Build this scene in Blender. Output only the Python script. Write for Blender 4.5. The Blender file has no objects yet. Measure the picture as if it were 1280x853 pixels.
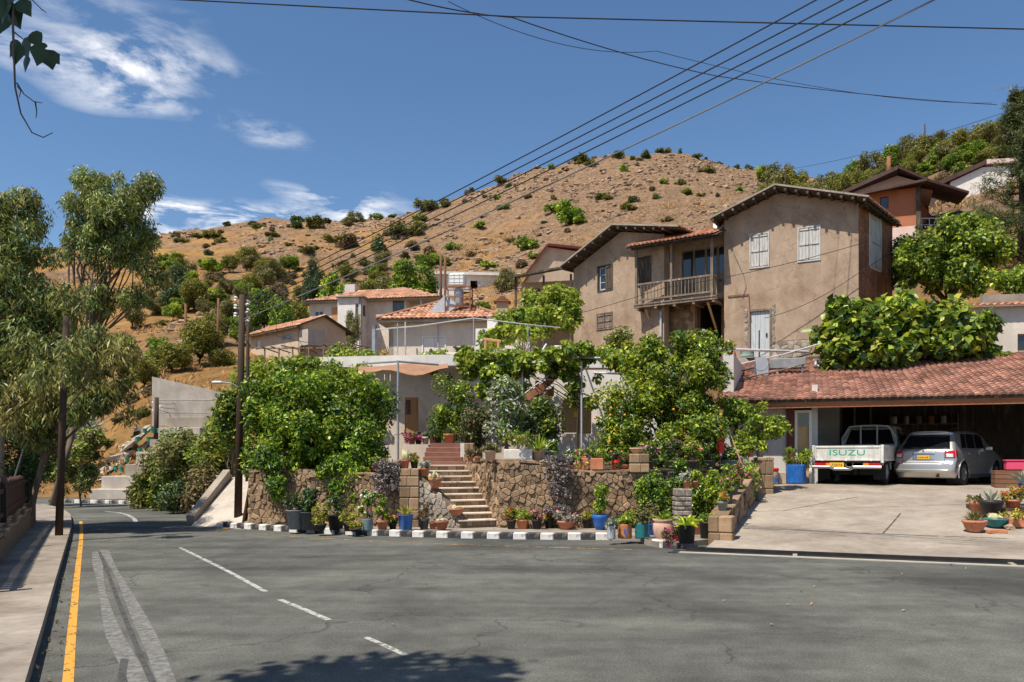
import bpy, math, random
import numpy as np
from mathutils import Vector, Matrix, noise

sc = bpy.context.scene
C = sc.collection
R = math.radians
PI = math.pi
EYE = 1.65

# ------------------------------------------------------------------ camera, sky, sun, exposure
cam_d = bpy.data.cameras.new('camera')
cam = bpy.data.objects.new('camera', cam_d)
C.objects.link(cam)
cam.location = (0, 0, EYE)
cam.rotation_euler = (R(90), 0, 0)
cam_d.sensor_width = 36
cam_d.lens = 36 * 1000 / 1280
cam_d.shift_y = (570 - 426.5) / 1280
cam_d.clip_start = 0.1
cam_d.clip_end = 5000
sc.camera = cam

SUN_H = Vector((-0.72, -0.69, 0)).normalized()
SUN_EL = R(61)
sun_to = Vector((SUN_H.x * math.cos(SUN_EL), SUN_H.y * math.cos(SUN_EL), math.sin(SUN_EL)))
sd = bpy.data.lights.new('sun', 'SUN')
sd.energy = 5.0
sd.angle = R(0.53)
sd.color = (1.0, 0.92, 0.80)
sun = bpy.data.objects.new('sun', sd)
C.objects.link(sun)
sun.rotation_euler = sun_to.to_track_quat('Z', 'Y').to_euler()
sun.location = (0, 0, 60)

w = bpy.data.worlds.new('World')
sc.world = w
w.use_nodes = True
nt = w.node_tree
nt.nodes.clear()
def wn(t, **k):
    n = nt.nodes.new(t)
    for a, b in k.items():
        setattr(n, a, b)
    return n
wl = nt.links.new
out = wn('ShaderNodeOutputWorld')
bg = wn('ShaderNodeBackground')
bg.inputs[1].default_value = 0.073
sky = wn('ShaderNodeTexSky', sky_type='NISHITA', sun_disc=False)
sky.sun_elevation = SUN_EL
sky.sun_rotation = math.atan2(SUN_H.x, SUN_H.y)
sky.altitude = 600
sky.air_density = 1.0
sky.dust_density = 0.8
sky.ozone_density = 1.6
tc = wn('ShaderNodeTexCoord')
# thin summer clouds: wind-drawn noise on a cloud layer (direction divided by height)
sep = wn('ShaderNodeSeparateXYZ'); wl(tc.outputs['Generated'], sep.inputs[0])
zz = wn('ShaderNodeMath', operation='MAXIMUM'); wl(sep.outputs[2], zz.inputs[0]); zz.inputs[1].default_value = 0.04
dx = wn('ShaderNodeMath', operation='DIVIDE'); wl(sep.outputs[0], dx.inputs[0]); wl(zz.outputs[0], dx.inputs[1])
dy = wn('ShaderNodeMath', operation='DIVIDE'); wl(sep.outputs[1], dy.inputs[0]); wl(zz.outputs[0], dy.inputs[1])
cb = wn('ShaderNodeCombineXYZ'); wl(dx.outputs[0], cb.inputs[0]); wl(dy.outputs[0], cb.inputs[1])
mp = wn('ShaderNodeMapping'); wl(cb.outputs[0], mp.inputs[0])
mp.inputs['Location'].default_value = (7.1, 2.8, 3.7)
mp.inputs['Scale'].default_value = (1.0, 1.0, 1)
n1 = wn('ShaderNodeTexNoise'); wl(mp.outputs[0], n1.inputs[0])
n1.inputs['Scale'].default_value = 0.55; n1.inputs['Detail'].default_value = 3; n1.inputs['Roughness'].default_value = .5
n2 = wn('ShaderNodeTexNoise'); wl(mp.outputs[0], n2.inputs[0])
n2.inputs['Scale'].default_value = 3.2; n2.inputs['Detail'].default_value = 9; n2.inputs['Roughness'].default_value = .62
n2.inputs['Distortion'].default_value = .35
r1 = wn('ShaderNodeMapRange'); wl(n1.outputs[0], r1.inputs[0])
r1.inputs[1].default_value = .57; r1.inputs[2].default_value = .68
r2 = wn('ShaderNodeMapRange'); wl(n2.outputs[0], r2.inputs[0])
r2.inputs[1].default_value = .45; r2.inputs[2].default_value = .62
mu = wn('ShaderNodeMath', operation='MULTIPLY'); wl(r1.outputs[0], mu.inputs[0]); wl(r2.outputs[0], mu.inputs[1])
mu2 = wn('ShaderNodeMath', operation='MULTIPLY', use_clamp=True); wl(mu.outputs[0], mu2.inputs[0]); mu2.inputs[1].default_value = 1.7
hs = wn('ShaderNodeHueSaturation'); wl(sky.outputs[0], hs.inputs['Color'])
hs.inputs['Saturation'].default_value = 1.16
hs.inputs['Value'].default_value = 1.38
mx = wn('ShaderNodeMix', data_type='RGBA'); wl(mu2.outputs[0], mx.inputs[0]); wl(hs.outputs[0], mx.inputs[6])
mx.inputs[7].default_value = (11.5, 11.5, 11.8, 1)
wl(mx.outputs[2], bg.inputs[0])
wl(bg.outputs[0], out.inputs[0])

vs = sc.view_settings
vs.view_transform = 'Standard'
vs.look = 'None'
vs.exposure = 0.43
vs.gamma = 1.0
vs.use_curve_mapping = False
sc.cycles.max_bounces = 6
sc.cycles.transparent_max_bounces = 12
sc.cycles.use_denoising = True

# ------------------------------------------------------------------ helpers
def P(px, py, Y):
    """the point at depth Y that the surveyed bearing (px, py) points to"""
    return Vector(((px - 640) / 1000 * Y, Y, EYE + (570 - py) / 1000 * Y))
def X(px, Y):
    return (px - 640) / 1000 * Y

def tag(o, label=None, cat=None, group=None, kind=None):
    if label: o['label'] = label
    if cat: o['category'] = cat
    if group: o['group'] = group
    if kind: o['kind'] = kind
    return o

def thing(name, label, cat, loc=(0, 0, 0), rz=0, group=None):
    o = bpy.data.objects.new(name, None)
    o.empty_display_size = .2
    C.objects.link(o)
    o.location = loc
    o.rotation_euler = (0, 0, rz)
    return tag(o, label, cat, group)

def copy_tree(o, parent=None):
    c = o.copy()
    C.objects.link(c)
    c.parent = parent
    for ch in list(o.children):
        copy_tree(ch, c)
    return c

class MB:
    def __init__(s):
        s.v = []; s.f = []; s.m = []; s.a = []
    def add(s, vs, fs, mi=0, var=.5):
        b = len(s.v)
        s.v.extend([tuple(v) for v in vs])
        for f in fs:
            s.f.append(tuple(i + b for i in f)); s.m.append(mi); s.a.append(var)
    def box(s, x0, x1, y0, y1, z0, z1, mi=0, var=.5):
        v = [(x0,y0,z0),(x1,y0,z0),(x1,y1,z0),(x0,y1,z0),(x0,y0,z1),(x1,y0,z1),(x1,y1,z1),(x0,y1,z1)]
        s.add(v, [(0,3,2,1),(4,5,6,7),(0,1,5,4),(1,2,6,5),(2,3,7,6),(3,0,4,7)], mi, var)
    def cbox(s, x0, x1, y0, y1, z0, z1, c=.02, mi=0, var=.5):
        """box with chamfered edges"""
        xs = (x0, x0 + c, x1 - c, x1); ys = (y0, y0 + c, y1 - c, y1); zs = (z0, z0 + c, z1 - c, z1)
        v = []; ix = {}
        def g(i, j, k):
            t = (i, j, k)
            if t not in ix:
                ix[t] = len(v); v.append((xs[i], ys[j], zs[k]))
            return ix[t]
        f = []
        for k, o in ((0, 1), (3, 0)):
            q = [g(1,1,k), g(2,1,k), g(2,2,k), g(1,2,k)]; f.append(tuple(q if not o else q[::-1]))
        for j, o in ((0, 0), (3, 1)):
            q = [g(1,j,1), g(2,j,1), g(2,j,2), g(1,j,2)]; f.append(tuple(q if not o else q[::-1]))
        for i, o in ((0, 1), (3, 0)):
            q = [g(i,1,1), g(i,2,1), g(i,2,2), g(i,1,2)]; f.append(tuple(q if not o else q[::-1]))
        for a in (1, 2):
            pass
        e = lambda *q: f.append(tuple(q))
        for k0, k1 in ((0, 1), (3, 2)):
            e(g(1,1,k0), g(2,1,k0), g(2,0,k1), g(1,0,k1)); e(g(1,2,k0), g(2,2,k0), g(2,3,k1), g(1,3,k1))
            e(g(1,1,k0), g(1,2,k0), g(0,2,k1), g(0,1,k1)); e(g(2,1,k0), g(2,2,k0), g(3,2,k1), g(3,1,k1))
        for i0, i1 in ((1, 0), (2, 3)):
            for j0, j1 in ((1, 0), (2, 3)):
                e(g(i0,j1,1), g(i0,j1,2), g(i1,j0,2), g(i1,j0,1))
                for k0, k1 in ((0, 1), (3, 2)):
                    e(g(i0,j0,k0), g(i1,j0,k1), g(i0,j1,k1))
        s.add(v, f, mi, var)
    def obox(s, M, sx, sy, sz, mi=0, var=.5):
        v = [M @ Vector((x*sx/2, y*sy/2, z*sz/2)) for z in (-1,1) for x, y in ((-1,-1),(1,-1),(1,1),(-1,1))]
        s.add(v, [(0,3,2,1),(4,5,6,7),(0,1,5,4),(1,2,6,5),(2,3,7,6),(3,0,4,7)], mi, var)
    def bar(s, a, b, w, h=None, mi=0, up=(0,0,1), var=.5):
        a = Vector(a); b = Vector(b); h = h or w
        d = b - a; L = d.length
        if L < 1e-6: return
        d.normalize(); u = Vector(up)
        if abs(d.dot(u)) > .98: u = Vector((0,1,0))
        r = d.cross(u).normalized(); u = r.cross(d)
        M = Matrix((( d.x, r.x, u.x, (a.x+b.x)/2),(d.y, r.y, u.y, (a.y+b.y)/2),(d.z, r.z, u.z, (a.z+b.z)/2),(0,0,0,1)))
        s.obox(M, L, w, h, mi, var)
    def tube(s, pts, rads, n=8, mi=0, cap=True, var=.5):
        pts = [Vector(p) for p in pts]
        if not hasattr(rads, '__len__'): rads = [rads] * len(pts)
        vs = []; fs = []
        ref = Vector((0.13, 0.31, 0.94))
        for i, p in enumerate(pts):
            d = (pts[min(i+1, len(pts)-1)] - pts[max(i-1, 0)])
            d = d.normalized() if d.length > 1e-9 else Vector((0,0,1))
            r0 = ref if abs(d.dot(ref)) < .95 else Vector((1,0,0))
            u = d.cross(r0).normalized(); q = d.cross(u)
            for k in range(n):
                a = 2*PI*k/n
                vs.append(p + (u*math.cos(a) + q*math.sin(a)) * rads[i])
        for i in range(len(pts)-1):
            for k in range(n):
                k2 = (k+1) % n
                fs.append((i*n+k, i*n+k2, (i+1)*n+k2, (i+1)*n+k))
        if cap:
            fs.append(tuple(range(n))[::-1]); fs.append(tuple((len(pts)-1)*n + k for k in range(n)))
        s.add(vs, fs, mi, var)
    def lathe(s, prof, n=16, c=(0,0,0), mi=0, var=.5, sx=1, sy=1, cap=True):
        vs = []; fs = []
        for r, z in prof:
            for k in range(n):
                a = 2*PI*k/n
                vs.append((c[0]+r*sx*math.cos(a), c[1]+r*sy*math.sin(a), c[2]+z))
        for i in range(len(prof)-1):
            for k in range(n):
                k2 = (k+1) % n
                fs.append((i*n+k, i*n+k2, (i+1)*n+k2, (i+1)*n+k))
        if cap: fs.append(tuple(range(n))[::-1]); fs.append(tuple((len(prof)-1)*n+k for k in range(n)))
        s.add(vs, fs, mi, var)
    def prism(s, poly, z0, z1, mi=0, var=.5):
        """poly: list of (x,y); vertical extrusion; z0, z1 may be functions of (x,y)"""
        n = len(poly)
        f0 = z0 if callable(z0) else (lambda x, y: z0)
        f1 = z1 if callable(z1) else (lambda x, y: z1)
        ar = sum(poly[i][0]*poly[(i+1)%n][1]-poly[(i+1)%n][0]*poly[i][1] for i in range(n))
        if ar < 0: poly = poly[::-1]
        v = [(x, y, f0(x, y)) for x, y in poly] + [(x, y, f1(x, y)) for x, y in poly]
        f = [tuple(range(n))[::-1], tuple(range(n, 2*n))]
        for i in range(n):
            j = (i+1) % n
            f.append((i, j, n+j, n+i))
        s.add(v, f, mi, var)
    def sprism(s, poly, y0, y1, mi=0, var=.5):
        """poly: list of (x,z) counter-clockwise seen from -y, extruded along y"""
        n = len(poly)
        v = [(x, y0, z) for x, z in poly] + [(x, y1, z) for x, z in poly]
        f = [tuple(range(n)), tuple(range(n, 2*n))[::-1]]
        for i in range(n):
            j = (i+1) % n
            f.append((i, n+i, n+j, j))
        s.add(v, f, mi, var)
    def build(s, name, mats, parent=None, smooth=False, loc=None, rot=None, varattr=False):
        me = bpy.data.meshes.new(name)
        me.from_pydata(s.v, [], s.f)
        if not isinstance(mats, (list, tuple)): mats = [mats]
        for m in mats: me.materials.append(m)
        if len(mats) > 1: me.polygons.foreach_set('material_index', s.m)
        if smooth: me.polygons.foreach_set('use_smooth', [True]*len(me.polygons))
        if varattr:
            at = me.attributes.new('var', 'FLOAT', 'FACE'); at.data.foreach_set('value', s.a)
        me.update()
        o = bpy.data.objects.new(name, me)
        C.objects.link(o)
        if parent: o.parent = parent
        if loc is not None: o.location = loc
        if rot is not None: o.rotation_euler = rot
        return o

def share(o, parent=None, loc=None, rot=None, scale=None, name=None):
    c = o.copy(); C.objects.link(c)
    c.parent = parent
    if loc is not None: c.location = loc
    if rot is not None: c.rotation_euler = rot
    if scale is not None: c.scale = scale
    return c

# ------------------------------------------------------------------ materials
M = {}
def new_mat(name):
    m = bpy.data.materials.new(name)
    m.use_nodes = True
    t = m.node_tree
    return m, t, t.nodes['Principled BSDF'], t.links.new
def nd(t, kind, **k):
    n = t.nodes.new(kind)
    for a, b in k.items(): setattr(n, a, b)
    return n
def ramp(t, stops):
    r = nd(t, 'ShaderNodeValToRGB')
    e = r.color_ramp.elements
    while len(e) < len(stops): e.new(.5)
    for q, (p, c) in zip(e, stops):
        q.position = p; q.color = (*c, 1) if len(c) == 3 else c
    return r
def coords(t, scale=(1,1,1), kind='Object'):
    tc = nd(t, 'ShaderNodeTexCoord'); mp = nd(t, 'ShaderNodeMapping')
    t.links.new(tc.outputs[kind], mp.inputs[0]); mp.inputs['Scale'].default_value = scale
    return mp.outputs[0]
def noise_n(t, co, scale, detail=5, rough=.55, dist=0):
    n = nd(t, 'ShaderNodeTexNoise'); t.links.new(co, n.inputs[0])
    n.inputs['Scale'].default_value = scale; n.inputs['Detail'].default_value = detail
    n.inputs['Roughness'].default_value = rough; n.inputs['Distortion'].default_value = dist
    return n.outputs[0]
def mixc(t, fac, a, b, mode='MIX'):
    m = nd(t, 'ShaderNodeMix', data_type='RGBA', blend_type=mode)
    for sock, val in ((m.inputs[0], fac), (m.inputs[6], a), (m.inputs[7], b)):
        if hasattr(val, 'is_linked') or hasattr(val, 'links'): t.links.new(val, sock)
        elif isinstance(val, (int, float)): sock.default_value = val
        else: sock.default_value = (*val, 1)
    return m.outputs[2]
def bump(t, b, height, strength=.3, dist=.02):
    bn = nd(t, 'ShaderNodeBump'); bn.inputs['Strength'].default_value = strength; bn.inputs['Distance'].default_value = dist
    t.links.new(height, bn.inputs['Height']); t.links.new(bn.outputs[0], b.inputs['Normal'])

def pm(name, c1, c2, scale=3, rough=.8, bstr=.3, bdist=.01, bscale=None, stretch=(1,1,1), metal=0, c3=None, s3=.7, lo3=.55, hi3=.7, attr=False, spec=.3, kind='Object'):
    """plain painted/plaster/wood/stone surface: two-tone noise, optional wear colour c3 in patches, optional per-piece tone"""
    m, t, b, L = new_mat(name)
    co = coords(t, stretch, kind)
    n = noise_n(t, co, scale, 7, .62)
    r = ramp(t, [(.32, c1), (.68, c2)]); L(n, r.inputs[0])
    col = r.outputs[0]
    if c3:
        n3 = noise_n(t, co, s3, 8, .66, .4)
        mr = nd(t, 'ShaderNodeMapRange'); L(n3, mr.inputs[0]); mr.inputs[1].default_value = lo3; mr.inputs[2].default_value = hi3
        col = mixc(t, mr.outputs[0], col, c3)
    if attr:
        at = nd(t, 'ShaderNodeAttribute', attribute_name='var')
        mr = nd(t, 'ShaderNodeMapRange'); L(at.outputs['Fac'], mr.inputs[0]); mr.inputs[3].default_value = .62; mr.inputs[4].default_value = 1.3
        vm = nd(t, 'ShaderNodeVectorMath', operation='SCALE'); L(col, vm.inputs[0]); L(mr.outputs[0], vm.inputs['Scale'])
        col = vm.outputs[0]
    L(col, b.inputs['Base Color'])
    b.inputs['Roughness'].default_value = rough
    b.inputs['Metallic'].default_value = metal
    b.inputs['Specular IOR Level'].default_value = spec
    if bstr: bump(t, b, noise_n(t, co, bscale or scale*6, 6, .65), bstr, bdist)
    M[name] = m
    return m

def leaf_mat(name, dark, mid, light, trans=.28, rough=.42, spec=.4):
    m, t, b, L = new_mat(name)
    at = nd(t, 'ShaderNodeAttribute', attribute_name='var')
    r = ramp(t, [(.08, dark), (.5, mid), (.93, light)]); L(at.outputs['Fac'], r.inputs[0])
    L(r.outputs[0], b.inputs['Base Color'])
    b.inputs['Roughness'].default_value = rough; b.inputs['Specular IOR Level'].default_value = spec
    tr = nd(t, 'ShaderNodeBsdfTranslucent')
    hs = nd(t, 'ShaderNodeHueSaturation'); L(r.outputs[0], hs.inputs['Color']); hs.inputs['Value'].default_value = 1.7; hs.inputs['Hue'].default_value = .49
    L(hs.outputs[0], tr.inputs[0])
    mx = nd(t, 'ShaderNodeMixShader'); mx.inputs[0].default_value = trans
    L(b.outputs[0], mx.inputs[1]); L(tr.outputs[0], mx.inputs[2])
    L(mx.outputs[0], t.nodes['Material Output'].inputs[0])
    M[name] = m
    return m
# ---- foliage materials; green tones widened, leaf shade and sun highlights put into colour
leaf_mat('leaf_citrus', (0.007,0.021,0.003), (0.073,0.147,0.014), (0.508,0.517,0.035))
leaf_mat('leaf_hedge', (0.009,0.025,0.003), (0.085,0.187,0.016), (0.477,0.583,0.040))
leaf_mat('leaf_vine', (0.036,0.077,0.010), (0.154,0.234,0.026), (0.466,0.470,0.060), trans=.38)
leaf_mat('leaf_fig', (0.011,0.026,0.006), (0.091,0.164,0.022), (0.477,0.517,0.050))
leaf_mat('leaf_euc', (0.026,0.044,0.011), (0.121,0.186,0.041), (0.448,0.488,0.128), trans=.22)
leaf_mat('leaf_euc_red', (0.046,0.038,0.013), (0.173,0.160,0.042), (0.471,0.402,0.110), trans=.22)
leaf_mat('leaf_olive', (0.043,0.050,0.017), (0.140,0.141,0.043), (0.347,0.310,0.099), trans=.18)
leaf_mat('leaf_scrub', (0.030,0.041,0.011), (0.108,0.124,0.024), (0.296,0.264,0.050), trans=.15, rough=.7, spec=.2)
leaf_mat('leaf_yellow', (0.139,0.155,0.023), (0.295,0.295,0.039), (0.465,0.419,0.078), trans=.3, rough=.6)
leaf_mat('leaf_dry', (.08,.055,.03), (.16,.115,.06), (.26,.20,.11), trans=.1, rough=.8, spec=.1)
leaf_mat('leaf_dark', (0.023,0.050,0.016), (0.054,0.101,0.028), (0.124,0.178,0.046), trans=.15)
leaf_mat('leaf_pine', (0.022,0.043,0.016), (0.054,0.085,0.028), (0.116,0.155,0.046), trans=.1, rough=.6)
leaf_mat('leaf_jade', (0.026,0.051,0.008), (0.142,0.239,0.023), (0.603,0.665,0.057), trans=.25)
leaf_mat('leaf_grey', (.16,.18,.13), (.28,.30,.22), (.45,.46,.36), trans=.12, rough=.7)
leaf_mat('leaf_purple', (.07,.052,.045), (.19,.15,.135), (.42,.36,.33), trans=.1, rough=.6)
leaf_mat('petal_red', (.40,.01,.01), (.62,.025,.02), (.75,.06,.05), trans=.25)
leaf_mat('petal_pink', (.55,.10,.16), (.75,.22,.28), (.85,.42,.45), trans=.25)
leaf_mat('petal_magenta', (.45,.02,.16), (.62,.04,.26), (.75,.12,.38), trans=.25)
leaf_mat('petal_white', (.65,.60,.58), (.78,.74,.72), (.85,.84,.82), trans=.2)
leaf_mat('petal_yellow', (.60,.40,.03), (.75,.55,.05), (.82,.68,.15), trans=.25)
leaf_mat('dry_grass', (.28,.17,.075), (.42,.27,.12), (.55,.38,.19), trans=.15, rough=.8, spec=.1)
# ---- surfaces
pm('bark_dark', (.035,.024,.017), (.085,.06,.042), 5, .9, .6, .02, stretch=(1,1,.18))
pm('bark', (.09,.065,.045), (.20,.15,.11), 5, .9, .6, .02, stretch=(1,1,.2))
pm('bark_pale', (.30,.25,.20), (.55,.48,.40), 3, .8, .3, .01, stretch=(1,1,.25), c3=(.20,.14,.09), s3=1.6)
pm('pole_wood', (.028,.017,.011), (.075,.045,.028), 6, .85, .5, .01, stretch=(1,1,.06))
pm('pole_rust', (.11,.05,.028), (.20,.10,.055), 6, .85, .4, .01, stretch=(1,1,.06))
pm('plaster_old', (.35,.255,.182), (.43,.325,.24), 1.1, .92, .55, .012, 14, c3=(.285,.19,.125), s3=.8, lo3=.47, hi3=.72)
pm('plaster_beige', (.50,.39,.28), (.57,.455,.335), 1.5, .9, .25, .006, 20, c3=(.40,.30,.21), s3=.6)
pm('plaster_cream', (.62,.54,.45), (.70,.62,.53), 1.4, .9, .25, .006, 20, c3=(.46,.37,.28), s3=.5)
pm('plaster_grey', (.50,.48,.45), (.60,.58,.55), 1.2, .92, .3, .006, 16, c3=(.30,.285,.265), s3=.5)
pm('plaster_white', (.66,.62,.57), (.75,.71,.66), 1.3, .9, .2, .005, 20, c3=(.55,.50,.45), s3=.6)
pm('plaster_pink', (.60,.44,.39), (.67,.51,.45), 1.3, .9, .2, .005, 20, c3=(.55,.41,.36), s3=.6)
pm('plaster_orange', (.36,.135,.068), (.43,.175,.092), 1.3, .9, .2, .005, 20)
pm('concrete', (.28,.24,.195), (.37,.325,.27), 1.2, .92, .35, .008, 20, c3=(.29,.25,.21), s3=.7, lo3=.5, hi3=.75)
pm('concrete_white', (.40,.355,.30), (.50,.45,.39), 1.2, .92, .3, .008, 18, c3=(.42,.37,.31), s3=.5, lo3=.5, hi3=.75)
pm('driveway', (.28,.238,.192), (.36,.31,.255), .8, .93, .35, .006, 30, c3=(.23,.19,.148), s3=.35, lo3=.46, hi3=.72)
pm('pavement', (.27,.23,.19), (.345,.30,.25), 1.4, .93, .35, .006, 30, c3=(.175,.142,.112), s3=.8, lo3=.48, hi3=.72)
pm('kerb_white', (.60,.575,.53), (.76,.74,.70), 3.5, .85, .35, .006, 25, c3=(.30,.27,.235), s3=4.5, lo3=.49, hi3=.62)
pm('kerb_black', (.028,.028,.03), (.065,.064,.064), 3.5, .8, .35, .006, 25, c3=(.24,.22,.20), s3=4.5, lo3=.51, hi3=.64)
pm('stone_wall', (.21,.132,.075), (.36,.25,.155), 3.0, .93, .7, .012, 22, c3=(.20,.155,.115), s3=2.0, attr=True)
pm('stone_grey', (.27,.225,.18), (.40,.345,.28), 3.0, .93, .7, .012, 22, c3=(.20,.165,.13), s3=2.0, attr=True)
pm('mortar', (.15,.105,.068), (.22,.155,.10), 4, .95, .6, .01, 30, c3=(.19,.145,.105), s3=1.3)
pm('tread', (.50,.425,.34), (.62,.54,.45), 3, .9, .3, .005, 30, c3=(.36,.29,.22), s3=2.5)
pm('tile_terracotta', (.46,.20,.115), (.60,.30,.19), 1.6, .85, .35, .006, 26, c3=(.35,.20,.14), s3=1.2, attr=True)
pm('tile_orange', (.52,.25,.145), (.63,.35,.225), 1.6, .85, .35, .006, 26, c3=(.50,.30,.20), s3=1.0, attr=True)
pm('tile_rose', (.30,.145,.10), (.40,.21,.155), 1.6, .85, .3, .006, 26, c3=(.33,.20,.16), s3=.7, attr=True)
pm('tile_red_floor', (.19,.085,.058), (.25,.12,.085), 3, .7, .2, .004, 20)
pm('wood_grey', (.12,.088,.064), (.25,.195,.15), 5, .9, .6, .008, 20, stretch=(3,3,.35), c3=(.44,.40,.36), s3=2.2)
pm('wood_pale', (.40,.39,.37), (.55,.54,.52), 5, .9, .5, .006, 20, stretch=(3,3,.4), c3=(.23,.20,.17), s3=3.0, lo3=.53, hi3=.66)
pm('wood_blue', (.40,.43,.45), (.52,.55,.57), 5, .88, .45, .006, 20, stretch=(3,3,.3), c3=(.27,.25,.23), s3=3.0, lo3=.56, hi3=.70)
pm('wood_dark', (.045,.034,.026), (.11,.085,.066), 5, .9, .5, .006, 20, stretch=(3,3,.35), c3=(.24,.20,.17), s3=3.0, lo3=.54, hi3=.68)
pm('wood_brown', (.13,.06,.032), (.22,.11,.062), 5, .75, .4, .005, 18, stretch=(.4,3,3))
pm('wood_fascia', (.24,.085,.035), (.34,.14,.06), 5, .7, .35, .004, 18, stretch=(.3,3,3), c3=(.16,.06,.03), s3=1.2)
pm('wood_shutter', (.40,.20,.085), (.50,.27,.125), 4, .65, .3, .003, 18, stretch=(3,3,.4))
pm('wood_ply', (.44,.29,.14), (.54,.37,.19), 3, .8, .3, .003, 18, stretch=(3,3,.5))
pm('fence_brown', (.05,.024,.017), (.10,.048,.034), 5, .85, .4, .005, 18, stretch=(3,3,.3))
pm('maroon', (.10,.022,.018), (.14,.035,.028), 2, .6, .1)
pm('roof_brown', (.055,.030,.026), (.095,.052,.044), 2, .7, .2)
pm('galv', (.38,.39,.40), (.50,.51,.52), 4, .5, .1, metal=.7)
pm('pipe_grey', (.42,.43,.44), (.55,.56,.57), 4, .55, .1, metal=.25)
pm('pipe_white', (.62,.61,.59), (.72,.71,.69), 4, .6, .1)
pm('rust', (.17,.065,.03), (.30,.13,.065), 5, .9, .4, .004, 25)
pm('white_paint', (.70,.69,.66), (.78,.77,.74), 3, .6, .1)
pm('black_metal', (.018,.018,.018), (.035,.034,.033), 4, .5, .1, metal=.2)
pm('black_plastic', (.016,.016,.017), (.035,.034,.034), 5, .5, .15, .002)
pm('dark_plastic', (.055,.058,.06), (.09,.093,.095), 5, .55, .15, .002)
pm('grey_plastic', (.17,.18,.185), (.26,.27,.27), 5, .6, .15, .002)
pm('terracotta', (.40,.14,.07), (.54,.22,.12), 4, .88, .3, .003, 30, c3=(.55,.34,.24), s3=3.0, lo3=.55, hi3=.75)
pm('terracotta_pale', (.50,.30,.20), (.62,.41,.30), 4, .9, .3, .003, 30, c3=(.40,.25,.17), s3=3)
pm('terracotta_dark', (.26,.085,.05), (.38,.14,.085), 4, .85, .3, .003, 30)
pm('blue_glaze', (.012,.10,.38), (.025,.16,.52), 4, .35, .1, .002, spec=.5)
pm('teal_glaze', (.01,.13,.14), (.03,.20,.20), 4, .45, .1, .002, spec=.5)
pm('teal_grey', (.13,.20,.22), (.20,.28,.30), 4, .55, .1, .002)
pm('orange_paint', (.48,.17,.05), (.60,.25,.09), 4, .75, .2, .002, c3=(.30,.12,.06), s3=4)
pm('white_stone', (.56,.52,.45), (.68,.64,.57), 5, .9, .4, .004, 25, c3=(.40,.35,.28), s3=4)
pm('red_plastic', (.50,.02,.018), (.62,.04,.03), 4, .4, .1)
pm('cone_orange', (.65,.08,.02), (.75,.12,.035), 4, .5, .1)
pm('green_paint', (.02,.20,.13), (.04,.28,.18), 4, .6, .1)
pm('barrel_green', (.15,.25,.22), (.26,.35,.31), 4, .7, .3, .003, c3=(.22,.12,.07), s3=3.5, lo3=.52, hi3=.62)
pm('soil', (.05,.032,.02), (.10,.07,.045), 20, .95, .5)
pm('cactus', (.07,.13,.045), (.14,.22,.08), 8, .7, .3, .003)
pm('cactus_pale', (.34,.32,.16), (.50,.47,.26), 10, .8, .4, .004, 40)
pm('cactus_dark', (.025,.045,.022), (.06,.09,.04), 8, .7, .3, .003)
pm('orange_fruit', (.75,.22,.02), (.85,.30,.03), 6, .45, .1)
pm('tarp', (.46,.36,.27), (.58,.48,.38), 2, .85, .3, .01, 6)
pm('awning_brown', (.24,.12,.07), (.36,.20,.12), 2, .9, .4, .01)
pm('wire', (.015,.016,.018), (.03,.03,.032), 3, .6, 0)
pm('wire_grey', (.16,.16,.165), (.24,.24,.245), 3, .5, 0, metal=.4)
pm('rubber', (.012,.012,.012), (.025,.024,.023), 6, .85, .2, .002)
pm('rock', (.20,.132,.085), (.34,.25,.175), 2.2, .95, .8, .03, 12, c3=(.36,.23,.13), s3=.9, attr=True)
pm('line_yellow', (.62,.30,.03), (.72,.38,.05), 5, .8, .2, .002, 40, c3=(.30,.20,.09), s3=6, lo3=.60, hi3=.72)
pm('cardboard', (.42,.31,.20), (.52,.40,.27), 4, .85, .1)
pm('dish_white', (.72,.72,.72), (.78,.78,.78), 3, .5, 0)

# brick side of the old house: small bricks, too far to pick apart
def brick_mat():
    m, t, b, L = new_mat('brick_far')
    co = coords(t)
    mp = nd(t, 'ShaderNodeMapping'); L(co, mp.inputs[0]); mp.inputs['Rotation'].default_value = (R(90), 0, 0)
    br = nd(t, 'ShaderNodeTexBrick'); L(mp.outputs[0], br.inputs[0])
    br.inputs['Color1'].default_value = (.30,.10,.045,1); br.inputs['Color2'].default_value = (.48,.20,.10,1); br.inputs['Mortar'].default_value = (.20,.145,.10,1)
    br.inputs['Scale'].default_value = 1; br.inputs['Brick Width'].default_value = .24; br.inputs['Row Height'].default_value = .085; br.inputs['Mortar Size'].default_value = .014
    n = noise_n(t, co, 1.5, 6)
    r = ramp(t, [(.3, (.55,.5,.45)), (.7, (1.25,1.2,1.15))]); L(n, r.inputs[0])
    L(mixc(t, 1, br.outputs[0], r.outputs[0], 'MULTIPLY'), b.inputs['Base Color'])
    b.inputs['Roughness'].default_value = .93
    bump(t, b, br.outputs['Fac'], -.5, .015)
    M['brick_far'] = m
brick_mat()

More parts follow.
